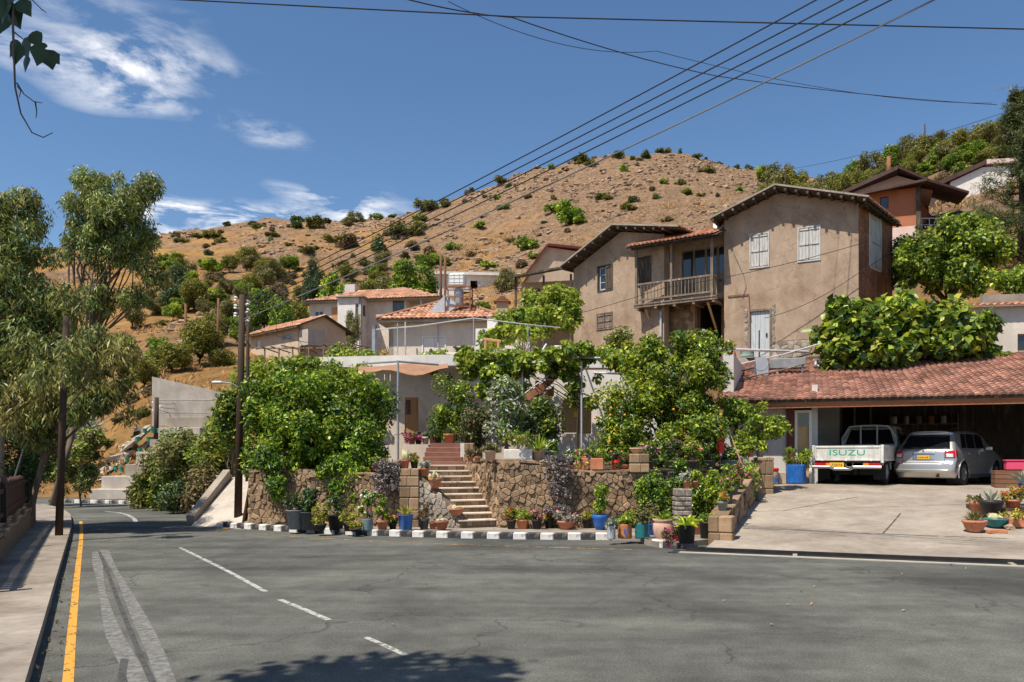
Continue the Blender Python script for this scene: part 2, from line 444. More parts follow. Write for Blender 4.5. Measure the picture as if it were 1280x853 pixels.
def glass_mat():
    m, t, b, L = new_mat('glass')
    b.inputs['Base Color'].default_value = (.02,.024,.028,1); b.inputs['Roughness'].default_value = .06; b.inputs['Specular IOR Level'].default_value = .8
    M['glass'] = m
    m, t, b, L = new_mat('car_glass')
    b.inputs['Base Color'].default_value = (.008,.009,.012,1); b.inputs['Roughness'].default_value = .04; b.inputs['Specular IOR Level'].default_value = .6
    M['car_glass'] = m
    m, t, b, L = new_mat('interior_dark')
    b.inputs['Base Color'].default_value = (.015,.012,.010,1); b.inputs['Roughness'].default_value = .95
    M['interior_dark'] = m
    m, t, b, L = new_mat('car_silver')
    co = coords(t)
    n = noise_n(t, co, 900, 2)
    r = ramp(t, [(.3, (.45,.45,.44)), (.7, (.60,.60,.585))]); L(n, r.inputs[0]); L(r.outputs[0], b.inputs['Base Color'])
    b.inputs['Metallic'].default_value = .75; b.inputs['Roughness'].default_value = .36; b.inputs['Coat Weight'].default_value = .6; b.inputs['Coat Roughness'].default_value = .08
    M['car_silver'] = m
    m, t, b, L = new_mat('truck_white')
    co = coords(t); n = noise_n(t, co, 6, 8, .65); r = ramp(t, [(.3, (.46,.44,.40)), (.62, (.66,.65,.61))]); L(n, r.inputs[0]); L(r.outputs[0], b.inputs['Base Color'])
    b.inputs['Roughness'].default_value = .45
    M['truck_white'] = m
    for nm, col, ro in (('lens_red', (.45,.008,.012), .15), ('lens_clear', (.62,.60,.60), .15), ('lens_amber', (.7,.22,.02), .2), ('plate_yellow', (.72,.40,.03), .5), ('plate_blue', (.02,.10,.42), .5), ('letter_dark', (.02,.02,.02), .6), ('letter_green', (.0,.33,.20), .5), ('chrome', (.42,.42,.43), .32), ('alloy', (.55,.56,.57), .3), ('paint_blue', (.02,.12,.50), .6), ('pink_plastic', (.62,.06,.14), .5), ('sticker_yellow', (.8,.5,.03), .6), ('leaf_litter', (.42,.26,.10), .9)):
        m, t, b, L = new_mat(nm); b.inputs['Base Color'].default_value = (*col, 1); b.inputs['Roughness'].default_value = ro
        if nm in ('chrome', 'alloy'): b.inputs['Metallic'].default_value = .85
        M[nm] = m
glass_mat()

def asphalt_mat():
    m, t, b, L = new_mat('asphalt')
    co = coords(t)
    fine = noise_n(t, co, 48, 4, .85)
    big = noise_n(t, co, .35, 5, .6, .5)
    mid = noise_n(t, co, 2.6, 6, .7)
    r = ramp(t, [(.30, (.05,.051,.044)), (.5, (.098,.099,.087)), (.70, (.175,.174,.154))]); L(fine, r.inputs[0])
    r2 = ramp(t, [(.32, (.55,.54,.54)), (.46, (.88,.88,.88)), (.55, (1.05,1.05,1.04)), (.70, (1.28,1.27,1.22))]); L(big, r2.inputs[0])
    c = mixc(t, 1, r.outputs[0], r2.outputs[0], 'MULTIPLY')
    r3 = ramp(t, [(.3, (.72,.72,.72)), (.7, (1.2,1.2,1.2))]); L(mid, r3.inputs[0])
    c = mixc(t, 1, c, r3.outputs[0], 'MULTIPLY')
    tc_ = nd(t, 'ShaderNodeTexCoord'); mpt = nd(t, 'ShaderNodeMapping'); L(tc_.outputs['Object'], mpt.inputs[0]); mpt.inputs['Rotation'].default_value = (0,0,-math.atan2(.882,-.472)); mpt.inputs['Scale'].default_value = (.05,.9,1)
    trk = noise_n(t, mpt.outputs[0], 1.1, 4, .6); rt_ = ramp(t, [(.36, (.74,.74,.74)), (.5, (1,1,1)), (.66, (1.2,1.2,1.18))]); L(trk, rt_.inputs[0])
    c = mixc(t, 1, c, rt_.outputs[0], 'MULTIPLY')
    # cracks: edges of large irregular cells, broken up
    ds = nd(t, 'ShaderNodeTexNoise'); L(co, ds.inputs[0]); ds.inputs['Scale'].default_value = 1.1; ds.inputs['Detail'].default_value = 6
    va = nd(t, 'ShaderNodeVectorMath', operation='SCALE'); L(ds.outputs[1], va.inputs[0]); va.inputs['Scale'].default_value = 1.5
    vb = nd(t, 'ShaderNodeVectorMath', operation='ADD'); L(va.outputs[0], vb.inputs[0]); L(co, vb.inputs[1])
    vo = nd(t, 'ShaderNodeTexVoronoi', feature='DISTANCE_TO_EDGE'); L(vb.outputs[0], vo.inputs[0]); vo.inputs['Scale'].default_value = .34
    mr = nd(t, 'ShaderNodeMapRange'); L(vo.outputs[0], mr.inputs[0]); mr.inputs[1].default_value = .0; mr.inputs[2].default_value = .0095; mr.inputs[3].default_value = 1; mr.inputs[4].default_value = 0
    gate = noise_n(t, co, .5, 4); g = nd(t, 'ShaderNodeMapRange'); L(gate, g.inputs[0]); g.inputs[1].default_value = .41; g.inputs[2].default_value = .51
    mm = nd(t, 'ShaderNodeMath', operation='MULTIPLY'); L(mr.outputs[0], mm.inputs[0]); L(g.outputs[0], mm.inputs[1])
    m2 = nd(t, 'ShaderNodeMath', operation='MULTIPLY'); L(mm.outputs[0], m2.inputs[0]); m2.inputs[1].default_value = .65
    c = mixc(t, m2.outputs[0], c, (.03,.028,.026))
    # small dark pits and oil drops
    vp = nd(t, 'ShaderNodeTexVoronoi'); L(co, vp.inputs[0]); vp.inputs['Scale'].default_value = 2.2
    mp_ = nd(t, 'ShaderNodeMapRange'); L(vp.outputs[0], mp_.inputs[0]); mp_.inputs[1].default_value = .05; mp_.inputs[2].default_value = .075; mp_.inputs[3].default_value = .65; mp_.inputs[4].default_value = 0
    g2 = noise_n(t, co, .8, 3); gg = nd(t, 'ShaderNodeMapRange'); L(g2, gg.inputs[0]); gg.inputs[1].default_value = .5; gg.inputs[2].default_value = .6
    m3 = nd(t, 'ShaderNodeMath', operation='MULTIPLY'); L(mp_.outputs[0], m3.inputs[0]); L(gg.outputs[0], m3.inputs[1])
    c = mixc(t, m3.outputs[0], c, (.035,.033,.032))
    L(c, b.inputs['Base Color']); b.inputs['Roughness'].default_value = .9; b.inputs['Specular IOR Level'].default_value = .25
    bump(t, b, fine, .5, .006)
    M['asphalt'] = m
asphalt_mat()

def worn_paint(name, col, lo, hi, scale=5, stretch=(1,1,1)):
    m, t, b, L = new_mat(name)
    co = coords(t, stretch)
    n = noise_n(t, co, scale, 8, .72)
    mr = nd(t, 'ShaderNodeMapRange'); L(n, mr.inputs[0]); mr.inputs[1].default_value = lo; mr.inputs[2].default_value = hi
    n2 = noise_n(t, co, 70, 2)
    r = ramp(t, [(.3, tuple(c*.8 for c in col)), (.7, col)]); L(n2, r.inputs[0]); L(r.outputs[0], b.inputs['Base Color'])
    b.inputs['Roughness'].default_value = .85
    tr = nd(t, 'ShaderNodeBsdfTransparent'); mx = nd(t, 'ShaderNodeMixShader')
    L(mr.outputs[0], mx.inputs[0]); L(tr.outputs[0], mx.inputs[1]); L(b.outputs[0], mx.inputs[2])
    L(mx.outputs[0], t.nodes['Material Output'].inputs[0])
    M[name] = m
worn_paint('paint_white', (.42,.41,.38), .40, .50, 9)
worn_paint('paint_scar', (.205,.20,.185), .26, .58, 11)
worn_paint('paint_scar_dark', (.065,.064,.062), .36, .5, 6)
worn_paint('paint_yellow', (.60,.30,.04), .34, .46, 9)
worn_paint('paint_yellow_worn', (.50,.28,.08), .46, .58, 7)

def hill_mat():
    m, t, b, L = new_mat('hill')
    co = coords(t)
    big = noise_n(t, co, .035, 6, .6, .6)
    mid = noise_n(t, co, .22, 7, .68)
    fine = noise_n(t, co, 1.9, 8, .8)
    grass = ramp(t, [(.30, (.21,.115,.042)), (.55, (.36,.205,.075)), (.75, (.47,.285,.12))]); L(mid, grass.inputs[0])
    rockc = ramp(t, [(.33, (.05,.031,.018)), (.50, (.235,.15,.09)), (.67, (.42,.295,.205))]); L(fine, rockc.inputs[0])
    geo = nd(t, 'ShaderNodeNewGeometry'); sp = nd(t, 'ShaderNodeSeparateXYZ'); L(geo.outputs['Position'], sp.inputs[0])
    # rockier higher up and towards the eastern scree
    hz = nd(t, 'ShaderNodeMapRange'); L(sp.outputs[2], hz.inputs[0]); hz.inputs[1].default_value = 12; hz.inputs[2].default_value = 60; hz.inputs[3].default_value = -.12; hz.inputs[4].default_value = .10
    hx = nd(t, 'ShaderNodeMapRange'); L(sp.outputs[0], hx.inputs[0]); hx.inputs[1].default_value = -60; hx.inputs[2].default_value = 30; hx.inputs[3].default_value = -.05; hx.inputs[4].default_value = .12
    a1 = nd(t, 'ShaderNodeMath', operation='ADD'); L(big, a1.inputs[0]); L(hz.outputs[0], a1.inputs[1])
    a2 = nd(t, 'ShaderNodeMath', operation='ADD'); L(a1.outputs[0], a2.inputs[0]); L(hx.outputs[0], a2.inputs[1])
    fm = nd(t, 'ShaderNodeMapRange'); L(fine, fm.inputs[0]); fm.inputs[3].default_value = -.18; fm.inputs[4].default_value = .18
    a3 = nd(t, 'ShaderNodeMath', operation='ADD'); L(a2.outputs[0], a3.inputs[0]); L(fm.outputs[0], a3.inputs[1])
    mr = nd(t, 'ShaderNodeMapRange'); L(a3.outputs[0], mr.inputs[0]); mr.inputs[1].default_value = .40; mr.inputs[2].default_value = .55
    c = mixc(t, mr.outputs[0], grass.outputs[0], rockc.outputs[0])
    mo = noise_n(t, co, .6, 7, .75, .3); rm = ramp(t, [(.34, (.58,.57,.56)), (.5, (1,1,1)), (.68, (1.22,1.2,1.18))]); L(mo, rm.inputs[0])
    c = mixc(t, 1, c, rm.outputs[0], 'MULTIPLY')
    L(c, b.inputs['Base Color']); b.inputs['Roughness'].default_value = .97; b.inputs['Specular IOR Level'].default_value = .1
    bump(t, b, fine, .9, .5)
    M['hill'] = m
hill_mat()

def weather(name, amount, streak=(2.2,2.2,.16), scale=1.6, lo=.40, hi=.62, crack=0.):
    """run-off stains, patchy repairs and hair cracks over an existing surface"""
    t = M[name].node_tree; b = t.nodes['Principled BSDF']; L = t.links.new
    src = b.inputs['Base Color'].links[0].from_socket
    co = coords(t, streak); n = noise_n(t, co, scale, 6, .7, .2)
    r = ramp(t, [(lo, (1-amount,1-amount*1.05,1-amount*1.1)), (hi, (1.06,1.06,1.06))]); L(n, r.inputs[0])
    c = mixc(t, 1, src, r.outputs[0], 'MULTIPLY')
    co2 = coords(t); n2 = noise_n(t, co2, 1.9, 3, .5, 1.2)
    r2 = ramp(t, [(.47, (1,1,1)), (.50, (1-amount*.35,)*3), (.60, (1-amount*.2,)*3), (.63, (1.05,1.04,1.02))]); L(n2, r2.inputs[0])
    c = mixc(t, 1, c, r2.outputs[0], 'MULTIPLY')
    if crack:
        ds = nd(t, 'ShaderNodeTexNoise'); L(co2, ds.inputs[0]); ds.inputs['Scale'].default_value = 2.0; ds.inputs['Detail'].default_value = 6
        va = nd(t, 'ShaderNodeVectorMath', operation='ADD'); L(ds.outputs[1], va.inputs[0]); L(co2, va.inputs[1])
        vo = nd(t, 'ShaderNodeTexVoronoi', feature='DISTANCE_TO_EDGE'); L(va.outputs[0], vo.inputs[0]); vo.inputs['Scale'].default_value = .55
        mr = nd(t, 'ShaderNodeMapRange'); L(vo.outputs[0], mr.inputs[0]); mr.inputs[1].default_value = 0; mr.inputs[2].default_value = .012; mr.inputs[3].default_value = crack; mr.inputs[4].default_value = 0
        c = mixc(t, mr.outputs[0], c, (.09,.065,.045))
    L(c, b.inputs['Base Color'])
weather('plaster_old', .17, (1.1,1.1,.45), 1.5, .36, .66, crack=.45)
for q in ('plaster_cream','plaster_beige','plaster_white','plaster_grey'): weather(q, .10, (1.1,1.1,.45), 1.4, .36, .66)
weather('concrete', .16, (1.1,1.1,.5)); weather('concrete_white', .13, (1.1,1.1,.5))
weather('driveway', .22, (1,1,1), .9, .38, .60, crack=.25); weather('pavement', .24, (1,1,1), 1.3, .40, .62, crack=.3)
for q in ('tile_rose','tile_orange','tile_terracotta'): weather(q, .34, (1,1,1), 1.1, .38, .60)
weather('truck_white', .14); weather('brick_far', .3)
worn_paint('asphalt_patch', (.062,.061,.058), .28, .66, 1.3)
# ------------------------------------------------------------------ foliage
def leaf_arrays(cl, n, size, aspect=.5, droop=0., up=.35, shell=.35, seed=0, sq=(1,1,1), jit=.5, spread=None):
    """cl: list of (x,y,z,r); n leaves over them, each a folded pointed blade of two triangles"""
    g = np.random.default_rng(seed)
    cl = np.asarray(cl, dtype=float)
    wgt = cl[:,3]**2; wgt /= wgt.sum()
    ci = g.choice(len(cl), n, p=wgt)
    d = g.normal(size=(n,3)); d /= np.linalg.norm(d, axis=1, keepdims=True)
    rr = shell + (1-shell)*g.random(n)**.6
    p = cl[ci,:3] + d*(cl[ci,3]*rr)[:,None]*np.array(sq)
    nn = d*.7 + g.normal(size=(n,3))*.55; nn[:,2] += up
    nn /= np.linalg.norm(nn, axis=1, keepdims=True)
    a = np.cross(nn, g.normal(size=(n,3))); a /= np.linalg.norm(a, axis=1, keepdims=True)
    a[:,2] -= droop; a /= np.linalg.norm(a, axis=1, keepdims=True)
    wv = np.cross(nn, a); wv /= np.linalg.norm(wv, axis=1, keepdims=True)
    nn = np.cross(a, wv)
    L = size*(1 + jit*(g.random(n)*2-1))[:,None]; W = L*aspect*.5
    v = np.empty((n,4,3))
    v[:,0] = p; v[:,1] = p + a*L*.45 + wv*W + nn*W*.35; v[:,2] = p + a*L - np.array([0,0,1.])*L*.08; v[:,3] = p + a*L*.45 - wv*W + nn*W*.35
    cv = g.random(len(cl))
    var = np.clip(.30*cv[ci] + .55*g.random(n) + .08 + g.normal(size=n)*.08, 0, 1)
    return v.reshape(-1,3), var

def leaf_mesh(name, parts):
    """parts: list of (verts, var, material)"""
    me = bpy.data.meshes.new(name)
    V = np.concatenate([p[0] for p in parts]); n = len(V)//4
    me.vertices.add(len(V)); me.vertices.foreach_set('co', V.astype(np.float32).ravel())
    base = np.arange(n)[:,None]*4
    tri = np.concatenate([base + np.array([0,1,2]), base + np.array([0,2,3])], axis=1).reshape(-1,3)
    me.loops.add(tri.size); me.loops.foreach_set('vertex_index', tri.astype(np.int32).ravel())
    me.polygons.add(len(tri)); me.polygons.foreach_set('loop_start', np.arange(0, tri.size, 3, dtype=np.int32))
    mi = np.concatenate([np.full(len(p[0])//4*2, i, dtype=np.int32) for i, p in enumerate(parts)])
    for p in parts: me.materials.append(M[p[2]])
    me.polygons.foreach_set('material_index', mi)
    me.update(calc_edges=True)
    at = me.attributes.new('var', 'FLOAT', 'FACE')
    at.data.foreach_set('value', np.concatenate([np.repeat(p[1], 2) for p in parts]).astype(np.float32))
    return me

def foliage(name, parts, parent=None, loc=None):
    o = bpy.data.objects.new(name, leaf_mesh(name, parts)); C.objects.link(o)
    if parent: o.parent = parent
    if loc is not None: o.location = loc
    return o

def clumps(ells, n, r, seed=0, inner=.35):
    """clump centres scattered through ellipsoids [(x,y,z,rx,ry,rz)], uneven sizes"""
    g = np.random.default_rng(seed); out = []
    vol = np.array([e[3]*e[4]*e[5] for e in ells])**.8; vol /= vol.sum()
    for i in g.choice(len(ells), n, p=vol):
        e = ells[i]
        d = g.normal(size=3); d /= np.linalg.norm(d)
        q = inner + (1-inner)*g.random()**.7
        out.append((e[0]+d[0]*e[3]*q, e[1]+d[1]*e[4]*q, e[2]+d[2]*e[5]*q, r*(.55+.9*g.random())))
    return out

def limbs(mb, base, fork, cl, r0, n_l, seed=0, n=7, lean=.25):
    """tapered trunk from base to fork and n_l bent limbs out to some of the clumps"""
    g = random.Random(seed)
    base = Vector(base); fork = Vector(fork)
    pts = []
    for i in range(6):
        k = i/5
        q = base.lerp(fork, k); q += Vector((math.sin(k*5+seed)*r0*lean*2, math.cos(k*4+seed)*r0*lean*2, 0))*(1 if 0<i<5 else 0)
        pts.append(q)
    mb.tube(pts, [r0*1.35]+[r0*(1-.45*i/5) for i in range(1,6)], n+2)
    pick = g.sample(list(cl), min(n_l, len(cl)))
    for c in pick:
        e = Vector(c[:3]); s0 = base.lerp(fork, .55+.45*g.random())
        m1 = s0.lerp(e, .35) + Vector((g.uniform(-.2,.2), g.uniform(-.2,.2), .12))*(e-s0).length*.6
        m2 = s0.lerp(e, .7) + Vector((g.uniform(-.15,.15), g.uniform(-.15,.15), .08))*(e-s0).length*.5
        rr = r0*g.uniform(.3,.5)
        mb.tube([s0, m1, m2, e], [rr, rr*.7, rr*.45, rr*.15], n-1)

def tree(name, label, cat, base, fork, ells, ncl, rcl, nleaf, size, mat, r0=.15, nl=12, seed=1, bark='bark', group=None, aspect=.5, droop=0., shell=.25, up=.35, mat2=None, f2=.3, extra=None, inner=.35):
    t = thing(name, label, cat, base, 0, group)
    B = Vector(base)
    le = [(e[0]-B.x, e[1]-B.y, e[2]-B.z, e[3], e[4], e[5]) for e in ells]
    cl = clumps(le, ncl, rcl, seed, inner)
    mb = MB(); limbs(mb, (0,0,-.15), Vector(fork)-B, cl, r0, nl, seed)
    mb.build('trunk', M[bark], t, True)
    n2 = int(nleaf*f2) if mat2 else 0
    parts = [(*leaf_arrays(cl, nleaf-n2, size, aspect, droop, up, shell, seed), mat)]
    if n2: parts.append((*leaf_arrays(cl[::2], n2, size, aspect, droop, up, shell, seed+50), mat2))
    if nleaf > 4000: parts.append((*leaf_arrays(cl, nleaf//28, size*.9, aspect, droop, up, .5, seed+70), 'leaf_yellow'))
    foliage('crown', parts, t)
    return t

def bush_mesh(name, seed, n, size, mat, sq=(1,1,.75), ncl=9, mat2=None):
    cl = clumps([(0,0,.42,.74,.74,.40)], ncl+3, .28, seed, .3)
    cl = [(a,b,max(c,.18),d) for a,b,c,d in cl]
    parts = [(*leaf_arrays(cl, n, size, .55, 0, .4, .3, seed), mat)]
    if mat2: parts.append((*leaf_arrays(cl[::3], n//4, size, .55, 0, .4, .3, seed+9), mat2))
    return leaf_mesh(name, parts)

# ------------------------------------------------------------------ masonry
def clip(poly, nx, ny, d):
    out = []; k = len(poly)
    for i in range(k):
        a = poly[i]; b = poly[(i+1) % k]
        da = a[0]*nx + a[1]*ny - d; db = b[0]*nx + b[1]*ny - d
        if da <= 0: out.append(a)
        if (da < 0 and db > 0) or (da > 0 and db < 0):
            q = da/(da-db); out.append((a[0]+(b[0]-a[0])*q, a[1]+(b[1]-a[1])*q))
    return out

def rubble(mb, L, H, size, seed=0, top=None, proud=.055, y=0., x0=0., z0=0., mi=0, squash=.75):
    """irregular stones covering the front (y = const, facing -y) of a wall L x H; top(x) may slope"""
    g = random.Random(seed)
    sx = size; sz = size*squash
    nx = max(1, int(L/sx)); nz = max(1, int(H/sz))
    pts = {}
    for i in range(-3, nx+3):
        for j in range(-3, nz+3):
            if g.random() < .24: continue
            pts[i,j] = ((i+.5+g.uniform(-.46,.46))*L/nx, (j+.5+g.uniform(-.46,.46))*H/nz)
    for i in range(nx):
        for j in range(nz):
            p = pts.get((i,j))
            if p is None: continue
            poly = [(max(0,p[0]-2*sx), max(0,p[1]-2*sz)), (min(L,p[0]+2*sx), max(0,p[1]-2*sz)), (min(L,p[0]+2*sx), min(H,p[1]+2*sz)), (max(0,p[0]-2*sx), min(H,p[1]+2*sz))]
            for di in (-3,-2,-1,0,1,2,3):
                for dj in (-3,-2,-1,0,1,2,3):
                    q = pts.get((i+di, j+dj))
                    if q is None or (di == 0 and dj == 0): continue
                    vx = q[0]-p[0]; vz = q[1]-p[1]
                    poly = clip(poly, vx, vz, (q[0]**2+q[1]**2-p[0]**2-p[1]**2)/2)
                    if len(poly) < 3: break
                if len(poly) < 3: break
            if len(poly) < 3: continue
            cx = sum(a for a,_ in poly)/len(poly); cz = sum(b for _,b in poly)/len(poly)
            if top and cz > top(x0+cx)-z0-.03: continue
            k = len(poly); pr = proud*g.uniform(.35,1.35)
            o = [(cx+(a-cx)*.94, cz+(b-cz)*.94) for a,b in poly]; n_ = [(cx+(a-cx)*.76, cz+(b-cz)*.76) for a,b in poly]
            v = [(x0+a, y+.01, z0+b) for a,b in o] + [(x0+a, y-pr*.7, z0+b) for a,b in o] + [(x0+a, y-pr, z0+b) for a,b in n_]
            f = [tuple(2*k+q for q in range(k))]
            for q in range(k):
                q2 = (q+1) % k
                f.append((q, q2, k+q2, k+q)); f.append((k+q, k+q2, 2*k+q2, 2*k+q))
            mb.add(v, f, mi, g.random())

def stone_wall(name, label, a, b, H, zb, th=.35, size=.26, seed=0, top=None, mat='stone_wall', ends=True, cat='stone wall', back=False, cap=True):
    """free wall from a to b (xy), its outer face to the right of a->b seen from above turned clockwise (towards -y local)"""
    a = Vector((a[0], a[1], 0)); b = Vector((b[0], b[1], 0)); d = b - a; L = d.length
    rz = math.atan2(d.y, d.x)
    t = thing(name, label, cat, (a.x, a.y, zb), rz)
    mb = MB()
    N = 8
    tp = (lambda x: top(x)) if top else (lambda x: H)
    poly = [(0, 0), (L, 0)] + [(L*(N-i)/N, tp(L*(N-i)/N)) for i in range(N+1)]
    mb.sprism(poly, .035, th)
    mb.build('mortar_core', M['mortar'], t)
    mb = MB()
    rubble(mb, L, max(H, max(tp(L*i/8) for i in range(9))), size, seed, tp, y=.03)
    o = mb.build('stone_facing', M[mat], t, varattr=True); o['kind'] = 'stuff'
    if cap:
        mb = MB(); g = random.Random(seed+4); x = 0
        while x < L - .05:
            w_ = min(g.uniform(.28,.5), L-x); z1 = tp(x); z2 = tp(x+w_)
            h = g.uniform(.035,.06)
            v = [(x+.008, -.02, z1-.004), (x+w_-.008, -.02, z2-.004), (x+w_-.008, th+.02, z2-.004), (x+.008, th+.02, z1-.004)]
            v += [(p[0], p[1], p[2]+h) for p in v]
            mb.add(v, [(0,3,2,1),(4,5,6,7),(0,1,5,4),(1,2,6,5),(2,3,7,6),(3,0,4,7)], 0, g.random())
            x += w_
        o = mb.build('coping_stones', M[mat], t, varattr=True); o['kind'] = 'stuff'
    return t

# ------------------------------------------------------------------ roofs and walls
def tile_sheet(mb, O, U, V, W, L, su=.22, sv=.34, r=.05, lim=None, seed=0):
    """barrel tiles: O eave corner, U along eave, V up the slope (unit vectors); rows overlap like real courses"""
    O = Vector(O); U = Vector(U).normalized(); V = Vector(V).normalized(); Nn = U.cross(V).normalized()
    if Nn.z < 0: Nn = -Nn
    g = random.Random(seed)
    rows = max(1, int(round(L/sv))); sv = L/rows
    prof = [(0,0), (.16,.62), (.33,.95), (.5,1.0), (.67,.95), (.84,.62)]
    for j in range(rows):
        v0 = j*sv; v1 = (j+1)*sv + .05
        u0, u1 = (0, W) if not lim else lim((v0+v1)/2)
        if u1 - u0 < su: continue
        k0 = int(math.ceil(u0/su)); k1 = int(math.floor(u1/su))
        for k in range(k0, k1):
            tone = g.random(); jz = g.uniform(-.006,.008)
            vs = []
            for a, h in prof + [(1.0, 0)]:
                uu = (k+a)*su
                vs.append(O + U*uu + V*v0 + Nn*(h*r + .035 + jz))
                vs.append(O + U*uu + V*v1 + Nn*(h*r*.9 + .008))
            fs = []
            for q in range(len(prof)):
                fs.append((2*q, 2*q+2, 2*q+3, 2*q+1))
            n0 = len(vs)
            for a, h in prof + [(1.0, 0)]:
                vs.append(O + U*(k+a)*su + V*v0 + Nn*(h*r*.55 - .005))
            for q in range(len(prof)):
                fs.append((n0+q, n0+q+1, 2*q+2, 2*q))
            mb.add(vs, fs, 0, tone)

def panel_wall(mb, x0, x1, z0, z1, ops, th=.3, mi=0, y=0.):
    """wall slab x0..x1, z0..z1, front at y facing -y, with true openings ops [(xa,xb,za,zb)]"""
    xs = sorted({x0, x1, *[v for o in ops for v in o[:2]]}); zs = sorted({z0, z1, *[v for o in ops for v in o[2:4]]})
    def solid(i, j):
        if i < 0 or j < 0 or i >= len(xs)-1 or j >= len(zs)-1: return False
        cx = (xs[i]+xs[i+1])/2; cz = (zs[j]+zs[j+1])/2
        return not any(o[0] < cx < o[1] and o[2] < cz < o[3] for o in ops)
    for i in range(len(xs)-1):
        for j in range(len(zs)-1):
            if not solid(i, j): continue
            a, b, c, d = xs[i], xs[i+1], zs[j], zs[j+1]
            mb.add([(a,y,c),(b,y,c),(b,y,d),(a,y,d)], [(0,1,2,3)], mi)
            mb.add([(a,y+th,c),(b,y+th,c),(b,y+th,d),(a,y+th,d)], [(3,2,1,0)], mi)
            if not solid(i-1, j): mb.add([(a,y,c),(a,y+th,c),(a,y+th,d),(a,y,d)], [(3,2,1,0)], mi)
            if not solid(i+1, j): mb.add([(b,y,c),(b,y+th,c),(b,y+th,d),(b,y,d)], [(0,1,2,3)], mi)
            if not solid(i, j-1): mb.add([(a,y,c),(b,y,c),(b,y+th,c),(a,y+th,c)], [(3,2,1,0)], mi)
            if not solid(i, j+1): mb.add([(a,y,d),(b,y,d),(b,y+th,d),(a,y+th,d)], [(0,1,2,3)], mi)

def shutter_window(t, x0, x1, z0, z1, mat='wood_pale', y=0., panels=2, rows=2, frame='wood_pale', open_leaf=False, seed=0):
    """pair of old panelled shutters in a timber frame: window > frame, shutter (> plank)"""
    wdo = MB(); f = .055
    for a in ((x0-f, x0, z0-f, z1+f), (x1, x1+f, z0-f, z1+f), (x0, x1, z1, z1+f), (x0, x1, z0-f, z0)):
        wdo.box(a[0], a[1], y-.035, y+.06, a[2], a[3])
    w_o = wdo.build('window', M[frame], t)
    pb = MB(); pb.box(x0, x1, y+.14, y+.16, z0, z1)
    pb.build('pane', M['glass'], w_o)
    g = random.Random(seed); n = panels; W = (x1-x0)/n
    for i in range(n):
        if open_leaf and i == 0: continue
        s = MB(); a = x0+i*W+.008; b = x0+(i+1)*W-.008
        m = 3; q = (b-a)/m
        for k in range(m):
            s.box(a+k*q+.004, a+(k+1)*q-.004, y-.004+g.uniform(-.006,.004), y+.02, z0+.01+g.uniform(0,.03), z1-.01-g.uniform(0,.02))
        for k in range(rows+1):
            zc = z0+.06+(z1-z0-.12)*k/rows
            s.box(a+.012, b-.012, y-.034, y-.012, zc-.035, zc+.035)
        s.build('shutter', M[mat], w_o)
    return w_o

def glazed_window(t, x0, x1, z0, z1, frame='white_paint', y=0., mull=1, bars=0, sill=True, deep=.08, pane='glass'):
    f = .05; mb = MB()
    for a in ((x0, x0+f, z0, z1), (x1-f, x1, z0, z1), (x0+f, x1-f, z1-f, z1), (x0+f, x1-f, z0, z0+f)):
        mb.box(a[0], a[1], y+deep, y+deep+.06, a[2], a[3])
    for k in range(1, mull+1):
        xc = x0+(x1-x0)*k/(mull+1); mb.box(xc-.022, xc+.022, y+deep+.004, y+deep+.055, z0+f, z1-f)
    for k in range(1, bars+1):
        zc = z0+(z1-z0)*k/(bars+1); mb.box(x0+f, x1-f, y+deep+.008, y+deep+.05, zc-.014, zc+.014)
    o = mb.build('window', M[frame], t)
    pb = MB(); pb.box(x0+.02, x1-.02, y+deep+.025, y+deep+.035, z0+.02, z1-.02); pb.build('pane', M[pane], o)
    if sill:
        sb = MB(); sb.box(x0-.06, x1+.06, y-.06, y+deep, z0-.05, z0-.002); sb.build('sill', M['concrete'], o)
    return o

def wire(name, label, pts, r=.012, sag=0., mat='wire', n=24, group=None):
    pts = [Vector(p) for p in pts]; path = []
    for a, b in zip(pts[:-1], pts[1:]):
        for i in range(n):
            k = i/n; q = a.lerp(b, k); q.z -= sag*4*k*(1-k); path.append(q)
    path.append(pts[-1])
    mb = MB(); mb.tube(path, r, 6)
    o = mb.build(name, M[mat]); tag(o, label, 'wire', group)
    return o
# ------------------------------------------------------------------ ground, road, hill
UDIR = Vector((-.472, .882, 0))
def roadz(x, y):
    u = x*UDIR.x + y*UDIR.y
    return -.012*max(0., u-12.)
def gp(px, py, up=0.):
    """where the bearing (px,py) meets the road surface raised by up"""
    Y = 15.
    for _ in range(30):
        z = roadz(X(px, Y), Y) + up
        Y = (EYE - z)*1000/max(py-570, 1)
    return Vector((X(px, Y), Y, roadz(X(px, Y), Y)+up))

# far flat ground sheet out to the horizon
mb = MB()
S = 2500
mb.add([(-S,-S,-1.2),(S,-S,-1.2),(S,S,-1.2),(-S,S,-1.2)], [(0,1,2,3)])
o = mb.build('ground', M['hill']); tag(o, 'dry tawny earth stretching out under and behind the village', kind='structure')

